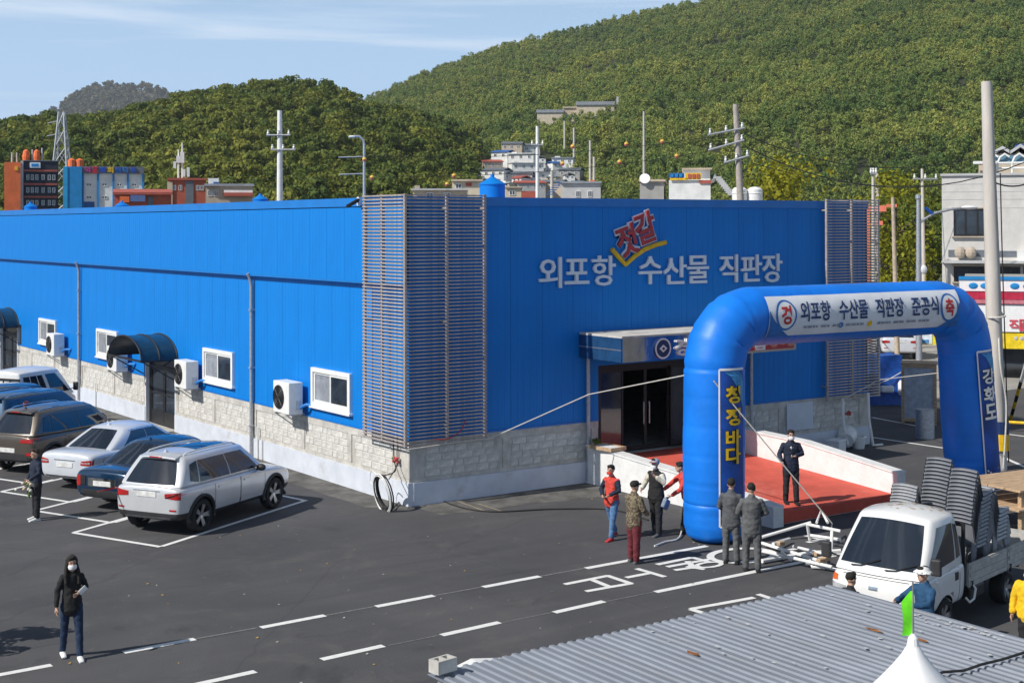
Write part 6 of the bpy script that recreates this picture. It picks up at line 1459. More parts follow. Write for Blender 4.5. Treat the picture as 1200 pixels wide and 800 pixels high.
    if coat: seg(jk, [(up(-coatlen-.02), .182*bulk, .135*bulk), (up(.05), .178*bulk, .13*bulk), (up(.2), .162*bulk, .118*bulk), (up(.34), .178*bulk, .125*bulk), (up(.46), .188*bulk, .112*bulk), (up(.512), .12, .082), (up(.55), .075, .07)], 18)
    else: seg(jk, [(up(-coatlen-.02), .192*bulk, .143*bulk), (up(.05), .184*bulk, .135*bulk), (up(.2), .16*bulk, .116*bulk), (up(.34), .168*bulk, .118*bulk), (up(.455), .178*bulk, .106*bulk), (up(.508), .118, .08), (up(.545), .07, .066)], 18)
    for (S, E, Wr) in AJ:
        Wc = E.lerp(Wr, .9)
        seg(jk, [(S, .062*bulk, .066*bulk), (S.lerp(E, .5), .06*bulk, .061*bulk), (E, .052*bulk, .054*bulk), (Wc, .043*bulk, .045*bulk)])
    ob = remesh(jk, 'jacket' if coat else 'top', CL[top], t, .013, 2, .014)
    if sleeve:
        me = ob.data; me.materials.append(CL[sleeve])
        for p in me.polygons:
            c = p.center; x = abs(c.x)
            dmin = min(min((c-S.lerp(E, q/4)).length for q in range(1, 5)) if True else 9 for S, E, Wr in AJ); d2 = min(min((c-E.lerp(Wr, q/4)).length for q in range(5)) for S, E, Wr in AJ)
            if min(dmin, d2) < .085: p.material_index = 1
    if shirt:
        m = MB(); 
        q = [(up(.50), .03), (up(.42), .045), (up(.3), .035), (up(.18), .012)]; rings = []
        for p, w in q: rings.append([p+Vector((-w, .116*bulk if p.z < up(.45).z else .085, 0)), p+Vector((0, (.128*bulk if p.z < up(.45).z else .095), 0)), p+Vector((w, .116*bulk if p.z < up(.45).z else .085, 0))])
        m.ring_loft(rings, 0, False, False); m.build('shirt_front', M['white'], t)
        tie = MB(); rings = [[p+Vector((-w*.33, .135*bulk if p.z < up(.45).z else .102, 0)), p+Vector((w*.33, .135*bulk if p.z < up(.45).z else .102, 0))] for p, w in q]; tie.ring_loft(rings, 0, False, False); tie.build('tie', CL['navy'], t)
        co = MB(); seg(co, [(up(.525), .066, .066), (up(.56), .062, .064)], 14); co.build('collar', M['white'], t, smooth=True)
    if hair:
        m = MB(); m.ell(hc+hm @ Vector((0, -.02, .052)), (.081, .094, .082), 16, 10)
        m.ell(hc+hm @ Vector((0, .045, .098)), (.06, .045, .03), 10, 6)
        if longhair:
            for s_ in (-1, 1): seg(m, [(hc+Vector((s_*.062, -.03, .05)), .03, .06), (hc+Vector((s_*.085, -.02, -.07)), .027, .06), (hc+Vector((s_*.105, .03, -.2)), .03, .045), (hc+Vector((s_*.1, .075, -.32)), .022, .028)])
            seg(m, [(hc+Vector((0, -.08, .03)), .075, .045), (hc+Vector((0, -.085, -.1)), .09, .045), (hc+Vector((0, -.095, -.24)), .1, .035)])
        remesh(m, 'hair', M['hair'] if hair is True else CL[hair], t, .011, 2, .014)
    if mask:
        m = MB(); n = 9; vs = []
        for i in range(n):
            a = radians(-62+124*i/(n-1))
            for z, r_ in ((.0, .082), (-.035, .096), (-.075, .08)): vs.append(hc+hm @ Vector((sin(a)*r_*.86, .02+cos(a)*(r_+.01)*1.0-.002, z-.012)))
        m.add(vs, [(i*3+j, i*3+j+1, (i+1)*3+j+1, (i+1)*3+j) for i in range(n-1) for j in range(2)]); m.build('face_mask', CL[mask] if isinstance(mask, str) else M['white'], t, smooth=180)
    if cap:
        m = MB(); m.ell(hc+hm @ Vector((0, -.01, .058)), (.094, .107, .078), 16, 8)
        if bucket: m.lathe([(.095, .03), (.15, -.005), (.148, -.012), (.09, .02)], 20, 0, Matrix.Translation(hc+Vector((0, 0, .045))))
        cp_ = remesh(m, 'cap', CL[cap], t, .011, 1)
        if not bucket:
            v = MB(); pts = [hm @ Vector((sin(a)*.083, .075+cos(a)*.125*max(0, cos(a))**.3-.03, .05-.012*sin(a)**2)) for a in [radians(-80+160*i/10) for i in range(11)]]
            v.prism([hc+p for p in pts], (0, 0, .012)); v.build('visor', CL[capvisor or cap], t)
    return t
CL = {k: cloth(k, v) for k, v in dict(black=(.012, .012, .013), denim=(.012, .03, .075), jeans=(.09, .19, .36), white=(.78, .78, .76), navy=(.012, .02, .045), grey=(.085, .09, .1), greyb=(.105, .108, .112), dark=(.016, .016, .02), red=(.62, .06, .04), maroon=(.14, .018, .026), cream=(.62, .58, .48), blue=(.015, .07, .16), yellow=(.8, .5, .01), palegrey=(.36, .38, .42), redshoe=(.5, .03, .03), steelblue=(.2, .25, .33), redcap=(.3, .04, .05)).items()}
CL['camo'] = mk('cloth_camo', (.21, .18, .11), .9, 0, .3, 22, .3, 40, col2=(.07, .045, .035), lo=.45, hi=.55)
CL['plaid'] = mk('cloth_plaid', (.45, .42, .36), .85, 0, .3, 26, .3, 40, col2=(.2, .08, .06), lo=.48, hi=.56)
def facing(px, py, az):                 # az: degrees the figure turns from facing the camera (positive: to the picture's right)
    g = G(px, py); d = CAM-g; base = atan2(-d.x, d.y) if False else atan2(d.y, d.x)-pi/2
    return base+radians(az)
def at(px, py, z=0): v = G(px, py, z); return (v.x, v.y, z)
DN = lambda s, f=.05, b=0: ((s*.255, -.01, 1.14), (s*(.265+b), f, .89))
person('woman in black hoodie and dark jeans walking with white mask and white sneakers', at(84, 771), facing(84, 771, 8), 1.63, 'black', 'denim', 'white', ((.22, .12), (-.2, .1)), (((-.27, .02, 1.16), (-.24, .16, 1.02)), ((.26, -.04, 1.14), (.1, .18, 1.13))) and (((-.235, -.05, 1.16), (-.09, .16, 1.12)), ((.225, .0, 1.14), (.245, .06, .9))), True, True, coatlen=.06, bulk=.88)
person('man in navy jacket standing behind the parked cars holding a bouquet', at(42, 609), facing(42, 609, -150), 1.62, 'navy', 'black', 'white', ((.02, 0), (-.05, 0)), (((-.26, .06, 1.15), (-.14, .26, 1.05)), DN(1)), 'greyhair', coat=1, mask=False) if False else None
CL['greyhair'] = cloth('greyhair', (.05, .03, .025))
person('man in navy jacket standing behind the white sedan holding a bouquet', at(42, 609), facing(42, 609, -65), 1.64, 'navy', 'dark', 'white', ((.03, 0), (-.06, 0)), (((-.26, .04, 1.15), (-.2, .26, 1.02)), DN(1, .1)), 'greyhair', coat=1, coatlen=.08, mask=False)
person('person in red vest and light jeans with red shoes walking beside the ramp wall', at(717, 631), facing(717, 631, -35), 1.62, 'red', 'jeans', 'redshoe', ((.28, .1), (-.28, .15)), (((-.24, .05, 1.15), (-.1, .24, 1.06)), ((.26, .04, 1.14), (.08, .25, 1.04))), True, mask='red', coatlen=.04, sleeve='navy')
person('man in mottled brown jacket and maroon trousers wearing a black cap', at(743, 659), facing(743, 659, 130), 1.64, 'camo', 'maroon', 'grey', ((.03, 0), (-.04, 0)), (((-.25, .05, 1.14), (-.2, .24, 1.02)), ((.25, .05, 1.14), (.16, .24, 1.02))), True, cap='black', coat=1, coatlen=.08, bulk=1.1, mask=False)
person('person in cream jacket over black top with a red visored cap and shoulder bag', at(769, 627), facing(769, 627, -40), 1.68, 'black', 'dark', 'grey', ((.06, 0), (-.1, .05)), (((-.28, .05, 1.2), (-.16, .18, 1.34)), ((.28, .03, 1.15), (.2, .24, 1.05))), True, cap='palegrey', capvisor='redcap', mask=True, coatlen=.05, bulk=1.08, sleeve='cream')
person('person in red jacket reaching out half hidden behind the left arch leg', at(806, 624), facing(806, 624, -70), 1.6, 'red', 'black', 'black', ((.25, .1), (-.2, .1)), (((-.28, .2, 1.1), (-.2, .42, .96)), ((.26, .25, 1.15), (.12, .5, 1.05))), True, lean=.25, mask=False)
person('man in dark grey suit seen from behind left of the other suit', at(857, 660), facing(857, 660, 170), 1.70, 'grey', 'greyb', 'black', ((.02, 0), (-.03, 0)), (((-.25, .03, 1.14), (-.12, .16, 1.0)), ((.25, .03, 1.14), (.12, .16, 1.0))), True, coat=1, coatlen=.1, mask=False, bulk=1.02)
person('man in grey suit seen from behind by the left arch leg', at(881, 669), facing(881, 669, 186), 1.72, 'greyb', 'greyb', 'black', ((.05, 0), (-.08, 0)), (((-.27, .03, 1.14), (-.12, .17, 1.05)), ((.28, .02, 1.15), (.14, .16, 1.06))), True, coat=1, coatlen=.12, mask=False, bulk=1.06)
person('man in navy suit and white shirt standing on the red ramp', at(927, 590, .29), facing(927, 590, 12), 1.72, 'navy', 'dark', 'black', ((.06, 0), (-.05, 0)), (((-.26, .04, 1.16), (-.06, .22, 1.14)), ((.27, .0, 1.15), (.24, .16, 1.0))), True, coat=1, coatlen=.1, shirt=True, bulk=1.03)
p = GD(1083, 600, 20.9); person('person in dark blue jacket and white bucket hat beside the truck cab', (p.x, p.y, 0), -YAW+radians(115), 1.66, 'blue', 'dark', 'black', arms=(((-.26, .15, 1.2), (-.15, .42, 1.18)), ((.26, .2, 1.2), (.1, .48, 1.2))), cap='white', bucket=True, coat=1, mask=False)
p = GD(996, 600, 21.2); person('dark haired person in front of the truck mostly hidden by the shed roof', (p.x, p.y, 0), -YAW+radians(-60), 1.5, 'dark', 'dark', 'black', mask=False)
p = GD(1207, 600, 21.2); person('person in bright yellow jacket at the right edge beside the truck', (p.x, p.y, 0), -YAW+radians(140), 1.62, 'yellow', 'dark', 'black', coat=1, bulk=1.15, mask=True)
p = GD(708, 600, 17.4); person('person with only the head showing over the left part of the shed roof', (p.x, p.y, 0), -YAW+radians(170), 1.66, 'cream', 'dark', 'black', mask=False)
p = GD(775, 600, 18.0); person('person in a red top whose head shows over the shed roof near the middle', (p.x, p.y, 0), -YAW+radians(160), 1.66, 'red', 'dark', 'black', mask=False)
p = GD(31, 600, 40.5); person('distant person in pale clothes and dark red cap among the far parked cars', (p.x, p.y, 0), -YAW+radians(180), 1.7, 'palegrey', 'palegrey', 'black', cap='redcap', mask=False)
# things the people carry
def hold(name, label, cat, mb, mat): return tag(mb.build(name, mat, smooth=60), label, cat)
g0 = G(42, 609); rr = random.Random(4); m = MB(); q0 = GD(34, 569, (g0-CAM).dot(FW)-.15)
for k in range(26): m.ell(q0+Vector((rr.gauss(0, .08), rr.gauss(0, .08), rr.gauss(.02, .06))), (.045, .045, .04), 6, 4, rr.choice((0, 0, 2, 2, 1)))
m.tube([q0-Vector((0, 0, .05)), q0-Vector((0, 0, .28))], [.06, .025], 8, 1)
hold('bouquet', 'cream and pale flower bouquet held by the man behind the white sedan', 'bouquet', m, [mk('petal', (.62, .5, .34), .7), mk('stem_green', (.12, .2, .06), .7), mk('petal_pale', (.7, .68, .6), .7)])
g0 = G(769, 627); q0 = GD(780, 590, (g0-CAM).dot(FW)-.12); hold('shoulder_bag', 'dark shoulder bag with red and blue trim at the cream jacket person', 'bag', MB().bevbox(-.12, .12, -.05, .05, -.11, .11, .03, 0, Matrix.Translation(q0) @ Matrix.Rotation(.5, 4, 'Y') @ Matrix.Rotation(.4, 4, 'Z')), CL['steelblue'])
g0 = G(84, 771); q0 = GD(97, 691, (g0-CAM).dot(FW)-.25); hold('phone', 'pale phone held at the chest by the walking woman', 'phone', MB().bevbox(-.04, .04, -.005, .005, -.07, .07, .004, 0, Matrix.Translation(q0) @ Matrix.Rotation(.9, 4, 'Y')), M['white_plastic'])
# ------------------------------------------------------------------ foreground shed with corrugated roof
shed = thing('metal_shed', 'low metal shed with a weathered grey corrugated roof in the foreground', 'shed')
SX0, SX1, SY0, SY1, SZ = -10.45, -4.98, -21.2, -17.95, 2.6
M['roof_sheet'] = mk('roof_steel', (.25, .275, .32), .5, .15, .1, 1.6, dirt=((.24, .23, .22), .9, .56), stretch=(1, .35, 1))
M['rust'] = mk('rust', (.32, .12, .03), .9, 0, .3, 10)
ns = 6; wv = (SX1-SX0)/ns; pitch = wv/8
def corrug(x0, n, z=0):
    pr = []
    for k in range(n): a = x0+k*pitch; pr += [(a, 0), (a+pitch*.36, 0), (a+pitch*.5, .017), (a+pitch*.86, .017)]
    pr.append((x0+n*pitch, 0)); return pr
for k in range(ns):
    pr = corrug(0, 8); m = MB(); rings = []
    for j in range(9):
        y = SY0-.06+(SY1-SY0+.12)*j/8; rings.append([Vector((x, y, z+.005*noise.noise((x*.8+k, y*.9, 0)))) for x, z in pr]+[Vector((x, y, z-.008)) for x, z in reversed(pr)])
    m.ring_loft(rings); m.build('roof_sheet', M['roof_sheet'], shed, loc=(SX0+k*wv+.001, 0, SZ+.004*(k % 2)))
MB().box(SX0+.05, SX1-.05, SY0+.04, SY0+.1, 0, SZ-.03).build('side_wall', M['galv'], shed); MB().box(SX0+.05, SX1-.05, SY1-.1, SY1-.04, 0, SZ-.03).build('side_wall', M['galv'], shed)
MB().box(SX0+.04, SX0+.1, SY0+.1, SY1-.1, 0, SZ-.03).build('end_wall', M['galv'], shed); MB().box(SX1-.1, SX1-.04, SY0+.1, SY1-.1, 0, SZ-.03).build('end_wall', M['galv'], shed)
for (x, y, r_) in ((-8.0, -18.9, .1), (-6.0, -19.4, .12), (-5.9, -19.9, .1)):
    m = MB(); n = 12; rr = random.Random(int(x*37)); kx = round((x-SX0)/pitch)*pitch+SX0+pitch*.18
    pts = [(kx+.04*cos(2*pi*k/n)*rr.uniform(.6, 1.2), y+r_*sin(2*pi*k/n)*rr.uniform(.7, 1.2), SZ+.019) for k in range(n)]; m.add(pts, [tuple(range(n))]); m.build('rust_patch', M['rust'], shed)
rr = random.Random(8); m = MB()
for k in range(70): 
    x, y, s_ = rr.uniform(-8, -5.05), rr.uniform(SY0+.4, SY1-.1), rr.uniform(.008, .022); 
    if rr.random() < .5: x = -5.1-abs(rr.gauss(0, .12)); y = rr.uniform(-20.4, -19.3)
    m.add([(x+s_*cos(q), y+s_*1.5*sin(q), SZ+.03) for q in (0, 1.25, 2.5, 3.8, 5)], [(0, 1, 2, 3, 4)])
kind(m.build('roof_flakes', mk('flake', (.6, .6, .58), .8), shed), 'stuff')
pts = []
for (px, py) in ((1090, 793), (1105, 787), (1130, 785), (1150, 778), (1175, 772), (1200, 764), (1230, 757)): v = G(px, py, SZ+.05); pts.append(v)
tag(MB().tube(pts, .013, 6).build('black_cable', M['rubber'], smooth=True), 'black cable lying across the shed roof at lower right', 'cable')
# concrete block holding the roof corner
cb = MB(); q = Vector((-10.36, -18.02, SZ+.045)); 
blk = thing('concrete_block', 'hollow grey concrete block weighing down the left corner of the shed roof', 'block', q, .15)
w_, d_, h_ = .23, .14, .12; 
for a in (MB().box(-w_/2, w_/2, -d_/2, -d_/2+.024, 0, h_), MB().box(-w_/2, w_/2, d_/2-.024, d_/2, 0, h_)): a.build('face_shell', M['concrete'], blk)
for x in (-w_/2, -.016, w_/2-.032): MB().box(x, x+.032, -d_/2+.024, d_/2-.024, 0, h_).build('web', M['concrete'], blk)
# white canvas awning edge beyond the shed corner
m = MB(); a, b_, c_ = G(528, 783, 2.3), G(552, 771, 2.35), G(588, 770, 2.3); m.prism([a, b_, c_, (c_+a)/2+Vector((.1, -.3, -.05))], (0, 0, -.02)); tag(m.build('awning', M['white_paint']), 'white canvas awning tip just beyond the shed roof corner', 'awning')
ap = (a+b_+c_)/3; 
# ------------------------------------------------------------------ pointed white tent with green flag
tc_ = GD(1070, 752, 9.7); tent = thing('party_tent', 'white pointed marquee tent top at the bottom right', 'tent', (tc_.x, tc_.y, 0), .3)
M['canvas'] = mk('white_canvas', (.8, .8, .8), .7, 0, .03, 1.5, .25, 3)
zt = tc_.z; m = MB(); rings = []; n = 40
def tr_(t): return .03+1.42*(t**1.22)
def sq(a, r): c, s = cos(a), sin(a); k = 1/max(abs(c), abs(s)); f = min(1, r/1.0); return Vector((c*r*(1+(k-1)*f*.9), s*r*(1+(k-1)*f*.9), 0))
for j in range(17):
    t = j/16; rings.append([sq(2*pi*k/n, tr_(t))+Vector((0, 0, zt-1.35*t-.018*t*(k % 5 == 0))) for k in range(n)])
rings.append([p+Vector((0, 0, -.3)) for p in rings[-1]])
m.ring_loft(rings, 0, False); m.build('canopy', M['canvas'], tent, smooth=50)
for k in range(4): a = pi/4+k*pi/2; p = Vector((cos(a)*1.9, sin(a)*1.9, 0)); MB().cyl((p.x, p.y, 0), (p.x, p.y, zt-1.5), .03, .03, 8).build('pole', M['steel'], tent)
MB().lathe([(.045, zt-.03), (.035, zt+.03), (.012, zt+.06)], 12).build('peak_cap', M['white_plastic'], tent)
MB().cyl((0, 0, zt+.05), (0, 0, zt+.42), .008, .006, 6).build('flag_pole', M['steel'], tent)
M['flag'] = mk('neon_green', (.16, .8, .015), .6); m = MB(); vs = []
rv = Vector((RT.x, RT.y, 0)); rv.rotate(Matrix.Rotation(-.3, 3, 'Z'))
for j in range(9):
    z = zt+.045+.31*j/8
    for k in range(4): w = -.075*k/3*(1 if j < 7 else (1-.42*(j-6))); vs.append(rv*w+Vector((0, .006*sin(j*.7+k), z+(.035*(k == 0)*(j == 8)))))
m.add(vs, [(j*4+k, j*4+k+1, (j+1)*4+k+1, (j+1)*4+k) for j in range(8) for k in range(3)]); m.add([v+Vector((.002, .002, 0)) for v in vs], [(j*4+k, (j+1)*4+k, (j+1)*4+k+1, j*4+k+1) for j in range(8) for k in range(3)]); m.build('flag', M['flag'], tent, smooth=60)
# ------------------------------------------------------------------ air conditioner units on the left wall
fan = MB(); R90 = Matrix.Rotation(-pi/2, 4, 'Y')
def ac(label, y0):
    a = thing('wall_unit', label, 'air conditioner', (-.15, y0, 1.66), 0, 'air conditioner units on the left wall')
    MB().bevbox(-.42, 0, 0, .98, 0, .86, .015).build('casing', M['white_plastic'], a)
    m = MB(); c = Vector((-.423, .62, .43)); m.lathe([(.33, 0), (.33, .012), (.30, .014)], 28, 0, Matrix.Translation(c) @ R90, True); m.build('fan_opening', M['black'], a)
    g = MB()
    for r_ in (.09, .17, .25, .32): g.tube([c+Vector((-.022, r_*cos(2*pi*k/20), r_*sin(2*pi*k/20))) for k in range(21)], .006, 4)
    for k in range(4): q = k*pi/4; g.tube([c+Vector((-.024, .32*cos(q), .32*sin(q))), c-Vector((.024, .32*cos(q), .32*sin(q)))], .005, 4)
    g.lathe([(.06, 0), (.06, .012)], 12, 0, Matrix.Translation(c+Vector((-.016, 0, 0))) @ R90); kind(g.build('fan_guard', M['dark'], a), 'stuff')
    MB().box(-.2, -.06, -.014, -.001, .12, .36).build('valve_cover', mk('valve_cover', (.6, .6, .6), .5), a)
    for y in (.12, .8): MB().box(-.44, .12, y, y+.05, -.05, -.004).build('bracket', M['galv'], a); MB().tube([(-.4, y+.025, -.04), (.1, y+.025, -.4)], .016, 6).build('strut', M['galv'], a)
    MB().tube([(-.08, -.02, .16), (-.06, -.12, .22), (.0, -.22, .27), (.09, -.34, .26), (.14, -.4, .27)], .045, 8).build('lagged_pipe', mk('pipe_lagging', (.02, .2, .6), .7), a, smooth=True)
for lab, y0 in (('white air conditioner outdoor unit left of the nearest window', 5.42), ('white air conditioner outdoor unit right of the barrel canopy door', 12.75), ('white air conditioner outdoor unit left of the barrel canopy door', 19.2), ('white air conditioner outdoor unit beside the farthest window', 26.45)): ac(lab, y0)
# ------------------------------------------------------------------ cable coil and corner clutter
co = MB(); cc = G(456, 597)+Vector((-.12, 0, .42)); rr = random.Random(3); pts = []
for k in range(200):
    a = k/200*2*pi*9; r_ = .40+.035*sin(a*.37)+rr.uniform(-.01, .01); pts.append(cc+Vector((-.03-.05*sin(a*.21)+.28*(-sin(a))*.3, r_*cos(a)*.82, r_*sin(a))))
coil = thing('cable_coil', 'big coil of black and white cable leaning on the near corner of the base wall', 'cable coil', (0, 0, 0))
MB().tube(pts, .018, 6).build('black_cable', M['rubber'], coil, smooth=True)
pts = []
for k in range(90):
    a = k/90*2*pi*4; r_ = .46+.03*sin(a*.5); pts.append(cc+Vector((-.08-.09*sin(a), r_*cos(a)*.82, r_*sin(a)-.02)))
MB().tube(pts, .016, 6).build('white_cable', M['white_plastic'], coil, smooth=True)
def cable(label, pts, r, mat, name='cable', n=10):
    out = []
    P = [Vector(p) for p in pts]
    for i in range(len(P)-1):
        p0, p1, p2, p3 = P[max(0, i-1)], P[i], P[i+1], P[min(len(P)-1, i+2)]
        for k in range(n):
            t = k/n; out.append(.5*((2*p1)+(p2-p0)*t+(2*p0-5*p1+4*p2-p3)*t*t+(3*p1-p0-3*p2+p3)*t**3))
    out.append(P[-1]); return tag(MB().tube(out, r, 6).build(name, mat, smooth=True), label, 'cable')
Zv = Vector((0, 0, 1))
cable('thin black cable hanging from the grille down to the coil', [(-.12, .55, 1.6), (-.08, .6, 1.1), (-.1, .5, .8), cc+Vector((0, .05, .4))], .014, M['rubber'])
cable('second thin cable hanging from the grille to the coil', [(-.12, .35, 1.62), (-.09, .42, 1.0), cc+Vector((0, -.2, .35))], .012, M['rubber'])
cable('black cable running over the asphalt from the coil along the front wall', [cc+Vector((0, -.3, -.36)), G(490, 574)+Zv*.02, G(530, 592)+Zv*.02, G(575, 600)+Zv*.02, G(650, 597)+Zv*.02, G(718, 598)+Zv*.02, G(760, 610)+Zv*.02], .018, M['rubber'])
cable('loop of pale cable beside the coil', [cc+Vector((.0, .3, .35)), cc+Vector((-.05, .55, .45)), cc+Vector((-.05, .62, .2)), cc+Vector((-.05, .4, .1))], .012, M['white_plastic'])
fl = MB(); rr = random.Random(9)
for k in range(14): fl.ell(Vector((-.1+rr.uniform(-.04, .02), .47+rr.uniform(-.13, .13), 1.08+rr.uniform(-.06, .06))), (.035, .04, .035), 6, 4, rr.choice((0, 0, 1)))
tag(fl.build('flower_sprig', [M['red'], mk('leaf_green', (.1, .2, .05), .7)]), 'small red flower sprig tied to the cables on the corner wall', 'flowers')
cable('red cable threaded along the bottom slats of the grille', [(.5, -.33, 1.62), (.9, -.34, 1.6), (1.25, -.33, 1.75), (1.4, -.33, 2.0)], .012, M['red'])
# tray on the ramp wall, pot and plant scraps
tr = thing('wooden_tray', 'shallow wooden tray with white paper on top of the left ramp wall', 'tray', (5.54, -.75, .965), .1)
MB().box(-.28, .28, -.42, .42, 0, .02).build('base', M['wood'], tr)
for q in ((-.28, .28, -.42, -.39), (-.28, .28, .39, .42), (-.28, -.25, -.39, .39), (.25, .28, -.39, .39)): MB().box(*q, .02, .09).build('side', M['wood'], tr)
MB().bevbox(-.2, .2, -.3, .3, .021, .075, .01).build('paper', M['white'], tr)
rr = random.Random(12); m = MB(); crown(m, (0, 0, .12), .16, .2, 8, 14, .07, rr); me = bpy.data.meshes.new('small_plant'); me.from_pydata(m.v, [], m.f); me.materials.append(M['leaf_bush']); o = put('small_plant', me, None, (5.55, -.3, .98)); tag(o, 'small green plant scrap at the wall end of the wooden tray', 'plant')
# ------------------------------------------------------------------ buckets, pipes, barrel, crate, tarpaulin at the right of the hall
def bucket(label, p, r, h, tilt=0, rz=0):
    b = thing('bucket', label, 'bucket', p, rz, 'white containers beside the ramp'); Mx = Matrix.Rotation(tilt, 4, 'Y')
    MB().lathe([(r*.8, 0), (r, h*.9), (r*1.06, h*.9), (r*1.06, h), (r*.95, h), (r*.76, .03), (.001, .03)], 20, 0, Mx, False).lathe([(.001, 0), (r*.8, 0)], 20, 0, Mx, False).build('tub', M['white_plastic'], b, smooth=True)
    MB().tube([Mx @ Vector((r*1.02*cos(a), r*1.02*sin(a)*.3, h+.0+r*.5*abs(sin(a)))) for a in [pi*k/10 for k in range(11)]], .006, 5).build('handle', M['steel'], b)
q = G(991, 527); bucket('large white round tub lying tilted beside the grille foot', (q.x, q.y, .28), .3, .42, radians(70), .6)
q = G(1006, 525); bucket('smaller white bucket right of the tilted tub', (q.x, q.y, 0), .22, .36)
q = G(980, 531); bx = thing('styrofoam_box', 'white foam box left of the buckets beside the ramp wall', 'box', (q.x, q.y, 0), .3, 'white containers beside the ramp'); MB().bevbox(-.25, .25, -.2, .2, 0, .34, .02).build('box', M['white'], bx); MB().bevbox(-.26, .26, -.21, .21, .342, .42, .02).build('lid', M['white'], bx)
for i, (x, y, z0, z1) in enumerate(((14.95, -.36, .1, 1.55), (16.05, -.4, 0, 1.65))): tag(MB().tube([(x, y, z1), (x+.03, y, (z0+z1)/2), (x+.1, y-.1, z0+.05), (x+.5, y-.12, z0+.03)][:3 if i == 0 else 4], .045, 8).build('white_pipe', M['white_plastic'], smooth=True), ('short white drain pipe below the far grille', 'long white drain pipe with a bent foot below the far grille')[i], 'pipe')
fl = MB(); rr = random.Random(5)
for k in range(8): fl.ell(Vector((15.35+rr.uniform(-.12, .12), -.2, 1.05+rr.uniform(-.05, .05))), (.045, .04, .04), 6, 4)
tag(fl.build('red_cloth', M['red']), 'red cloth scrap hanging on the base wall below the far grille', 'cloth')
MB().box(12.9, 14.0, -.055, -.02, .7, 1.5).build('patch_panel', M['plinth'], hall)
q = G(1084, 513); br = thing('steel_barrel', 'grey steel barrel standing in front of the framed crate', 'barrel', (q.x, q.y, 0))
MB().lathe([(.29, 0), (.29, .3), (.3, .31), (.29, .32), (.29, .6), (.3, .61), (.29, .62), (.29, .9), (.3, .91)], 22).build('drum', M['galv'], br, smooth=True); MB().lathe([(.285, .905), (.28, .915)], 22).build('lid', M['galv'], br)
q = G(1094, 500); cr = thing('framed_crate', 'tall timber framed crate with a grey sheet front beside the arch leg', 'crate', (q.x, q.y+.6, 0), -YAW-.3)
w_, d_, h_ = 1.15, 1.0, 2.05
for x in (-w_/2, w_/2-.1):
    for y in (0, d_-.1): MB().box(x, x+.1, y, y+.1, 0, h_).build('post', M['wood'], cr)
for z in (.1, h_-.12): 
    for y in (0, d_-.1): MB().box(-w_/2+.1, w_/2-.1, y+.005, y+.095, z, z+.12).build('rail', M['wood'], cr)
    for x in (-w_/2, w_/2-.1): MB().box(x+.005, x+.095, .1, d_-.1, z, z+.12).build('rail', M['wood'], cr)
MB().box(-w_/2+.1, w_/2-.1, .04, .06, .22, h_-.12).build('sheet_front', mk('grey_sheet', (.42, .46, .52), .6, dirt=((.32, .33, .36), 1.5, .58)), cr)
MB().box(w_/2-.06, w_/2-.04, .1, d_-.1, .22, h_-.12).build('sheet_side', M['wood'], cr); MB().box(-w_/2-.02, w_/2+.02, -.02, d_+.02, h_, h_+.03).build('top_board', M['wood'], cr)
q = G(1045, 474); bn = thing('fish_bin', 'blue plastic fish bin wrapped in blue tarpaulin right of the far grille', 'bin', (q.x, q.y+.5, 0), -YAW+.1)
bm = bmesh.new(); bmesh.ops.create_cube(bm, size=1); bmesh.ops.subdivide_edges(bm, edges=bm.edges[:], cuts=7, use_grid_fill=True)
for v in bm.verts: v.co = Vector((v.co.x*1.35*(1-.08*(v.co.z+.5)), v.co.y*1.1, (v.co.z+.5)*1.85))+Vector((noise.noise(v.co*3)*.1, noise.noise(v.co*3+Vector((5, 1, 2)))*.1, noise.noise(v.co*2.4)*.08*(v.co.z > -.4)))
MB().bm(bm).build('tarpaulin', M['sack'], bn, smooth=70)
MB().tube([(-.7, -.58, .7), (0, -.66, .95), (.7, -.57, 1.3)], .02, 6).build('tie_rope', M['rope'], bn, smooth=True)
MB().lathe([(.17, .3), (.19, .35), (.19, .75), (.12, .85)], 14, 0, Matrix.Translation((.55, -.8, .1))).build('float', M['white'], bn, smooth=True)
MB().bevbox(-.3, .2, -.85, -.62, .5, .75, .06).build('net_bundle', M['white_plastic'], bn)
# low kerb and lane lines on the right-hand yard
def kerb(label, a, b_, h=.13, w=.2):
    a, b_ = G(*a), G(*b_); d = (b_-a).normalized(); n = Vector((-d.y, d.x, 0))*w/2; m = MB(); m.prism([a-n+Zv*0, a+n, a+n+Zv*h, a-n+Zv*h], b_-a); o = m.build('kerb', M['concrete']); return kind(o, 'structure')
kerb('', (1035, 424), (1110, 427)); 
for a, b_ in (((1020, 512), (1120, 527)), ((1022, 489), (1074, 499)), ((1176, 508), (1230, 515)), ((1174, 535), (1230, 560))): marking('bay_line', '', [(P2(*a), P2(*b_))], .13)
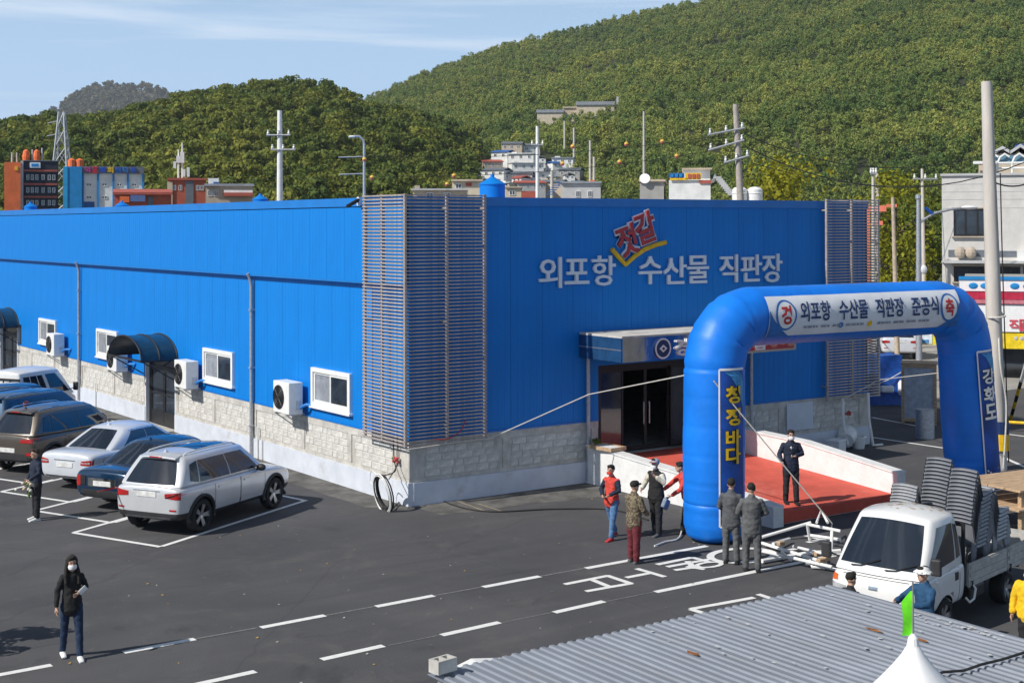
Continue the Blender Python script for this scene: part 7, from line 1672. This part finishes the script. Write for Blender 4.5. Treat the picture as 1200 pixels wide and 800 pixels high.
# guard rail and striped barrier beside the big pole
gr = thing('guard_rail', 'low yellow pipe guard rail right of the thick concrete pole', 'rail'); a, b_ = G(1178, 505)+Zv*.3, G(1235, 508)+Zv*.3
MB().tube([a, b_], .05, 8).build('rail', M['yellow'], gr); 
for t in (.05, .5, .95): q = a.lerp(b_, t); MB().cyl((q.x, q.y, 0), q, .04, .04, 8).build('post', M['galv'], gr)
st = thing('striped_stay', 'yellow and black striped pole stay leaning beside the concrete pole', 'pole stay'); a, b_ = G(1184, 492), GD(1215, 380, 44)
for k in range(14): MB().cyl(a.lerp(b_, k/14), a.lerp(b_, (k+1)/14-.002), .06, .06, 8).build('stripe', M['yellow'] if k % 2 == 0 and k < 6 else (M['dark'] if k < 6 else M['white_plastic']), st)
pp = GD(1169, 97, 38.6)
sl = thing('pole_sleeve', 'yellow reflective sleeve round the foot of the concrete pole', 'sleeve', (pp.x-.0, pp.y, 0)); MB().lathe([(.262, .55), (.262, 1.0)], 18, 0, None, False).build('band', M['yellow'], sl); MB().lathe([(.256, 1.0), (.256, 1.35)], 18, 0, None, False).build('band', M['navy'], sl)
cable('rope looped round the concrete pole and hanging down beside it', [pp+Vector((.22*cos(a)-.1, .24*sin(a), 4.15-pp.z+.12*a/6)) for a in [k*.6 for k in range(12)]]+[pp+Vector((-.3, -.25, 3.0-pp.z)), pp+Vector((-.1, -.3, 1.8-pp.z)), pp+Vector((-.25, -.3, .1-pp.z))], .025, M['rope'], 'rope')
cable('cable coming down the concrete pole from its collar', [pp+Vector((-.04, -.1, 8.2-pp.z)), pp+Vector((.03, -.1, 6-pp.z)), pp+Vector((.13, -.12, 3-pp.z)), pp+Vector((.22, -.14, .2-pp.z))], .018, M['rubber'])
MB().lathe([(.2, 8.1), (.215, 8.12), (.215, 8.22), (.2, 8.24)], 16, 0, Matrix.Translation((pp.x-.2, pp.y, 0)), False)
# ------------------------------------------------------------------ heap of white metal frames in front of the truck
hp_ = thing('frame_heap', 'heap of white metal tube frames lying between the ramp and the truck', 'frames')
def fr(pts, r=.035, z=.05): MB().tube([G(px, py, zz) for px, py, zz in pts], r, 7).build('frame_tube', M['white_paint'], hp_, smooth=True)
fr([(893, 628, .08), (928, 619, .1)]); fr([(893, 629, .1), (950, 612, .35)]); fr([(893, 636, .1), (958, 656, .1)]); fr([(892, 645, .2), (975, 664, .12)]); fr([(906, 637, .15), (925, 631, .1)])
fr([(946, 614, .4), (949, 632, .05)]); fr([(946, 614, .4), (985, 622, .35)]); fr([(950, 627, .2), (985, 632, .2)]); fr([(957, 612, .5), (962, 598, .62), (970, 612, .5)], .03); fr([(975, 622, .4), (974, 645, .05)])
fr([(893, 657, .06), (945, 648, .06), (985, 645, .1)], .045); fr([(949, 656, .15), (952, 664, .05), (966, 665, .05), (968, 656, .15)], .03); fr([(916, 646, .3), (927, 656, .08)], .03); fr([(930, 640, .1), (972, 650, .3)], .03); fr([(945, 660, .05), (985, 668, .05)], .03)
for k, (px, py) in enumerate(((915, 636), (958, 648), (968, 654), (962, 656))): q = G(px, py, .2); MB().bevbox(q.x-.08, q.x+.08, q.y-.05, q.y+.05, q.z-.05, q.z+.04, .015).build('joint_clamp', M['wood'], hp_)
wp = G(800, 630); cable('white plastic strap lying at the foot of the left arch leg', [G(803, 612)+Zv*.3, G(800, 622)+Zv*.12, G(795, 632)+Zv*.03, G(780, 636)+Zv*.03, G(767, 641)+Zv*.03], .018, M['white_plastic'], 'strap')
# ------------------------------------------------------------------ boards behind the truck
bd = thing('timber_boards', 'pale timber boards stacked behind the truck bed at the right edge', 'boards', tuple(G(1215, 612)), -YAW+.5)
for k in range(4): MB().bevbox(-1.6, 1.6, -.9+.46*k, -.9+.44+.46*k, .55, .6, .008).build('board', M['wood'], bd)
for k in range(4): MB().bevbox(-1.5, 1.7, -.85+.46*k, -.85+.44+.46*k, .95, 1.0, .008).build('board', M['wood'], bd)
for x in (-1.3, 1.2):
    for y in (-.7, .8): MB().box(x-.05, x+.05, y-.05, y+.05, 0, .549).build('trestle_leg', M['wood'], bd); MB().box(x-.05, x+.05, y-.05, y+.05, .601, .949).build('spacer', M['wood'], bd)
# ------------------------------------------------------------------ unseen tree added outside the left edge to cast a shadow into view
leafy_tree('small unseen tree added past the left edge to cast a shadow on the asphalt', (-12.95, -5.35, 0), 2.1, .75, M['leaf_bush'], 8, lumps=20, per=60, leaf=.2, base=.3)
# ------------------------------------------------------------------ thin sea haze
hzm = bpy.data.materials.new('haze_air'); hzm.use_nodes = True
hn, hl = hzm.node_tree.nodes, hzm.node_tree.links; hn.remove(hn['Principled BSDF'])
pv = hn.new('ShaderNodeVolumePrincipled'); pv.inputs['Color'].default_value = (.78, .86, .95, 1); pv.inputs['Density'].default_value = .00013; pv.inputs['Anisotropy'].default_value = .2
hl.new(pv.outputs[0], hn['Material Output'].inputs['Volume'])
o = MB().box(-3600, 4200, -400, 4000, -1.2, 340).build('haze', hzm); kind(o, 'stuff')
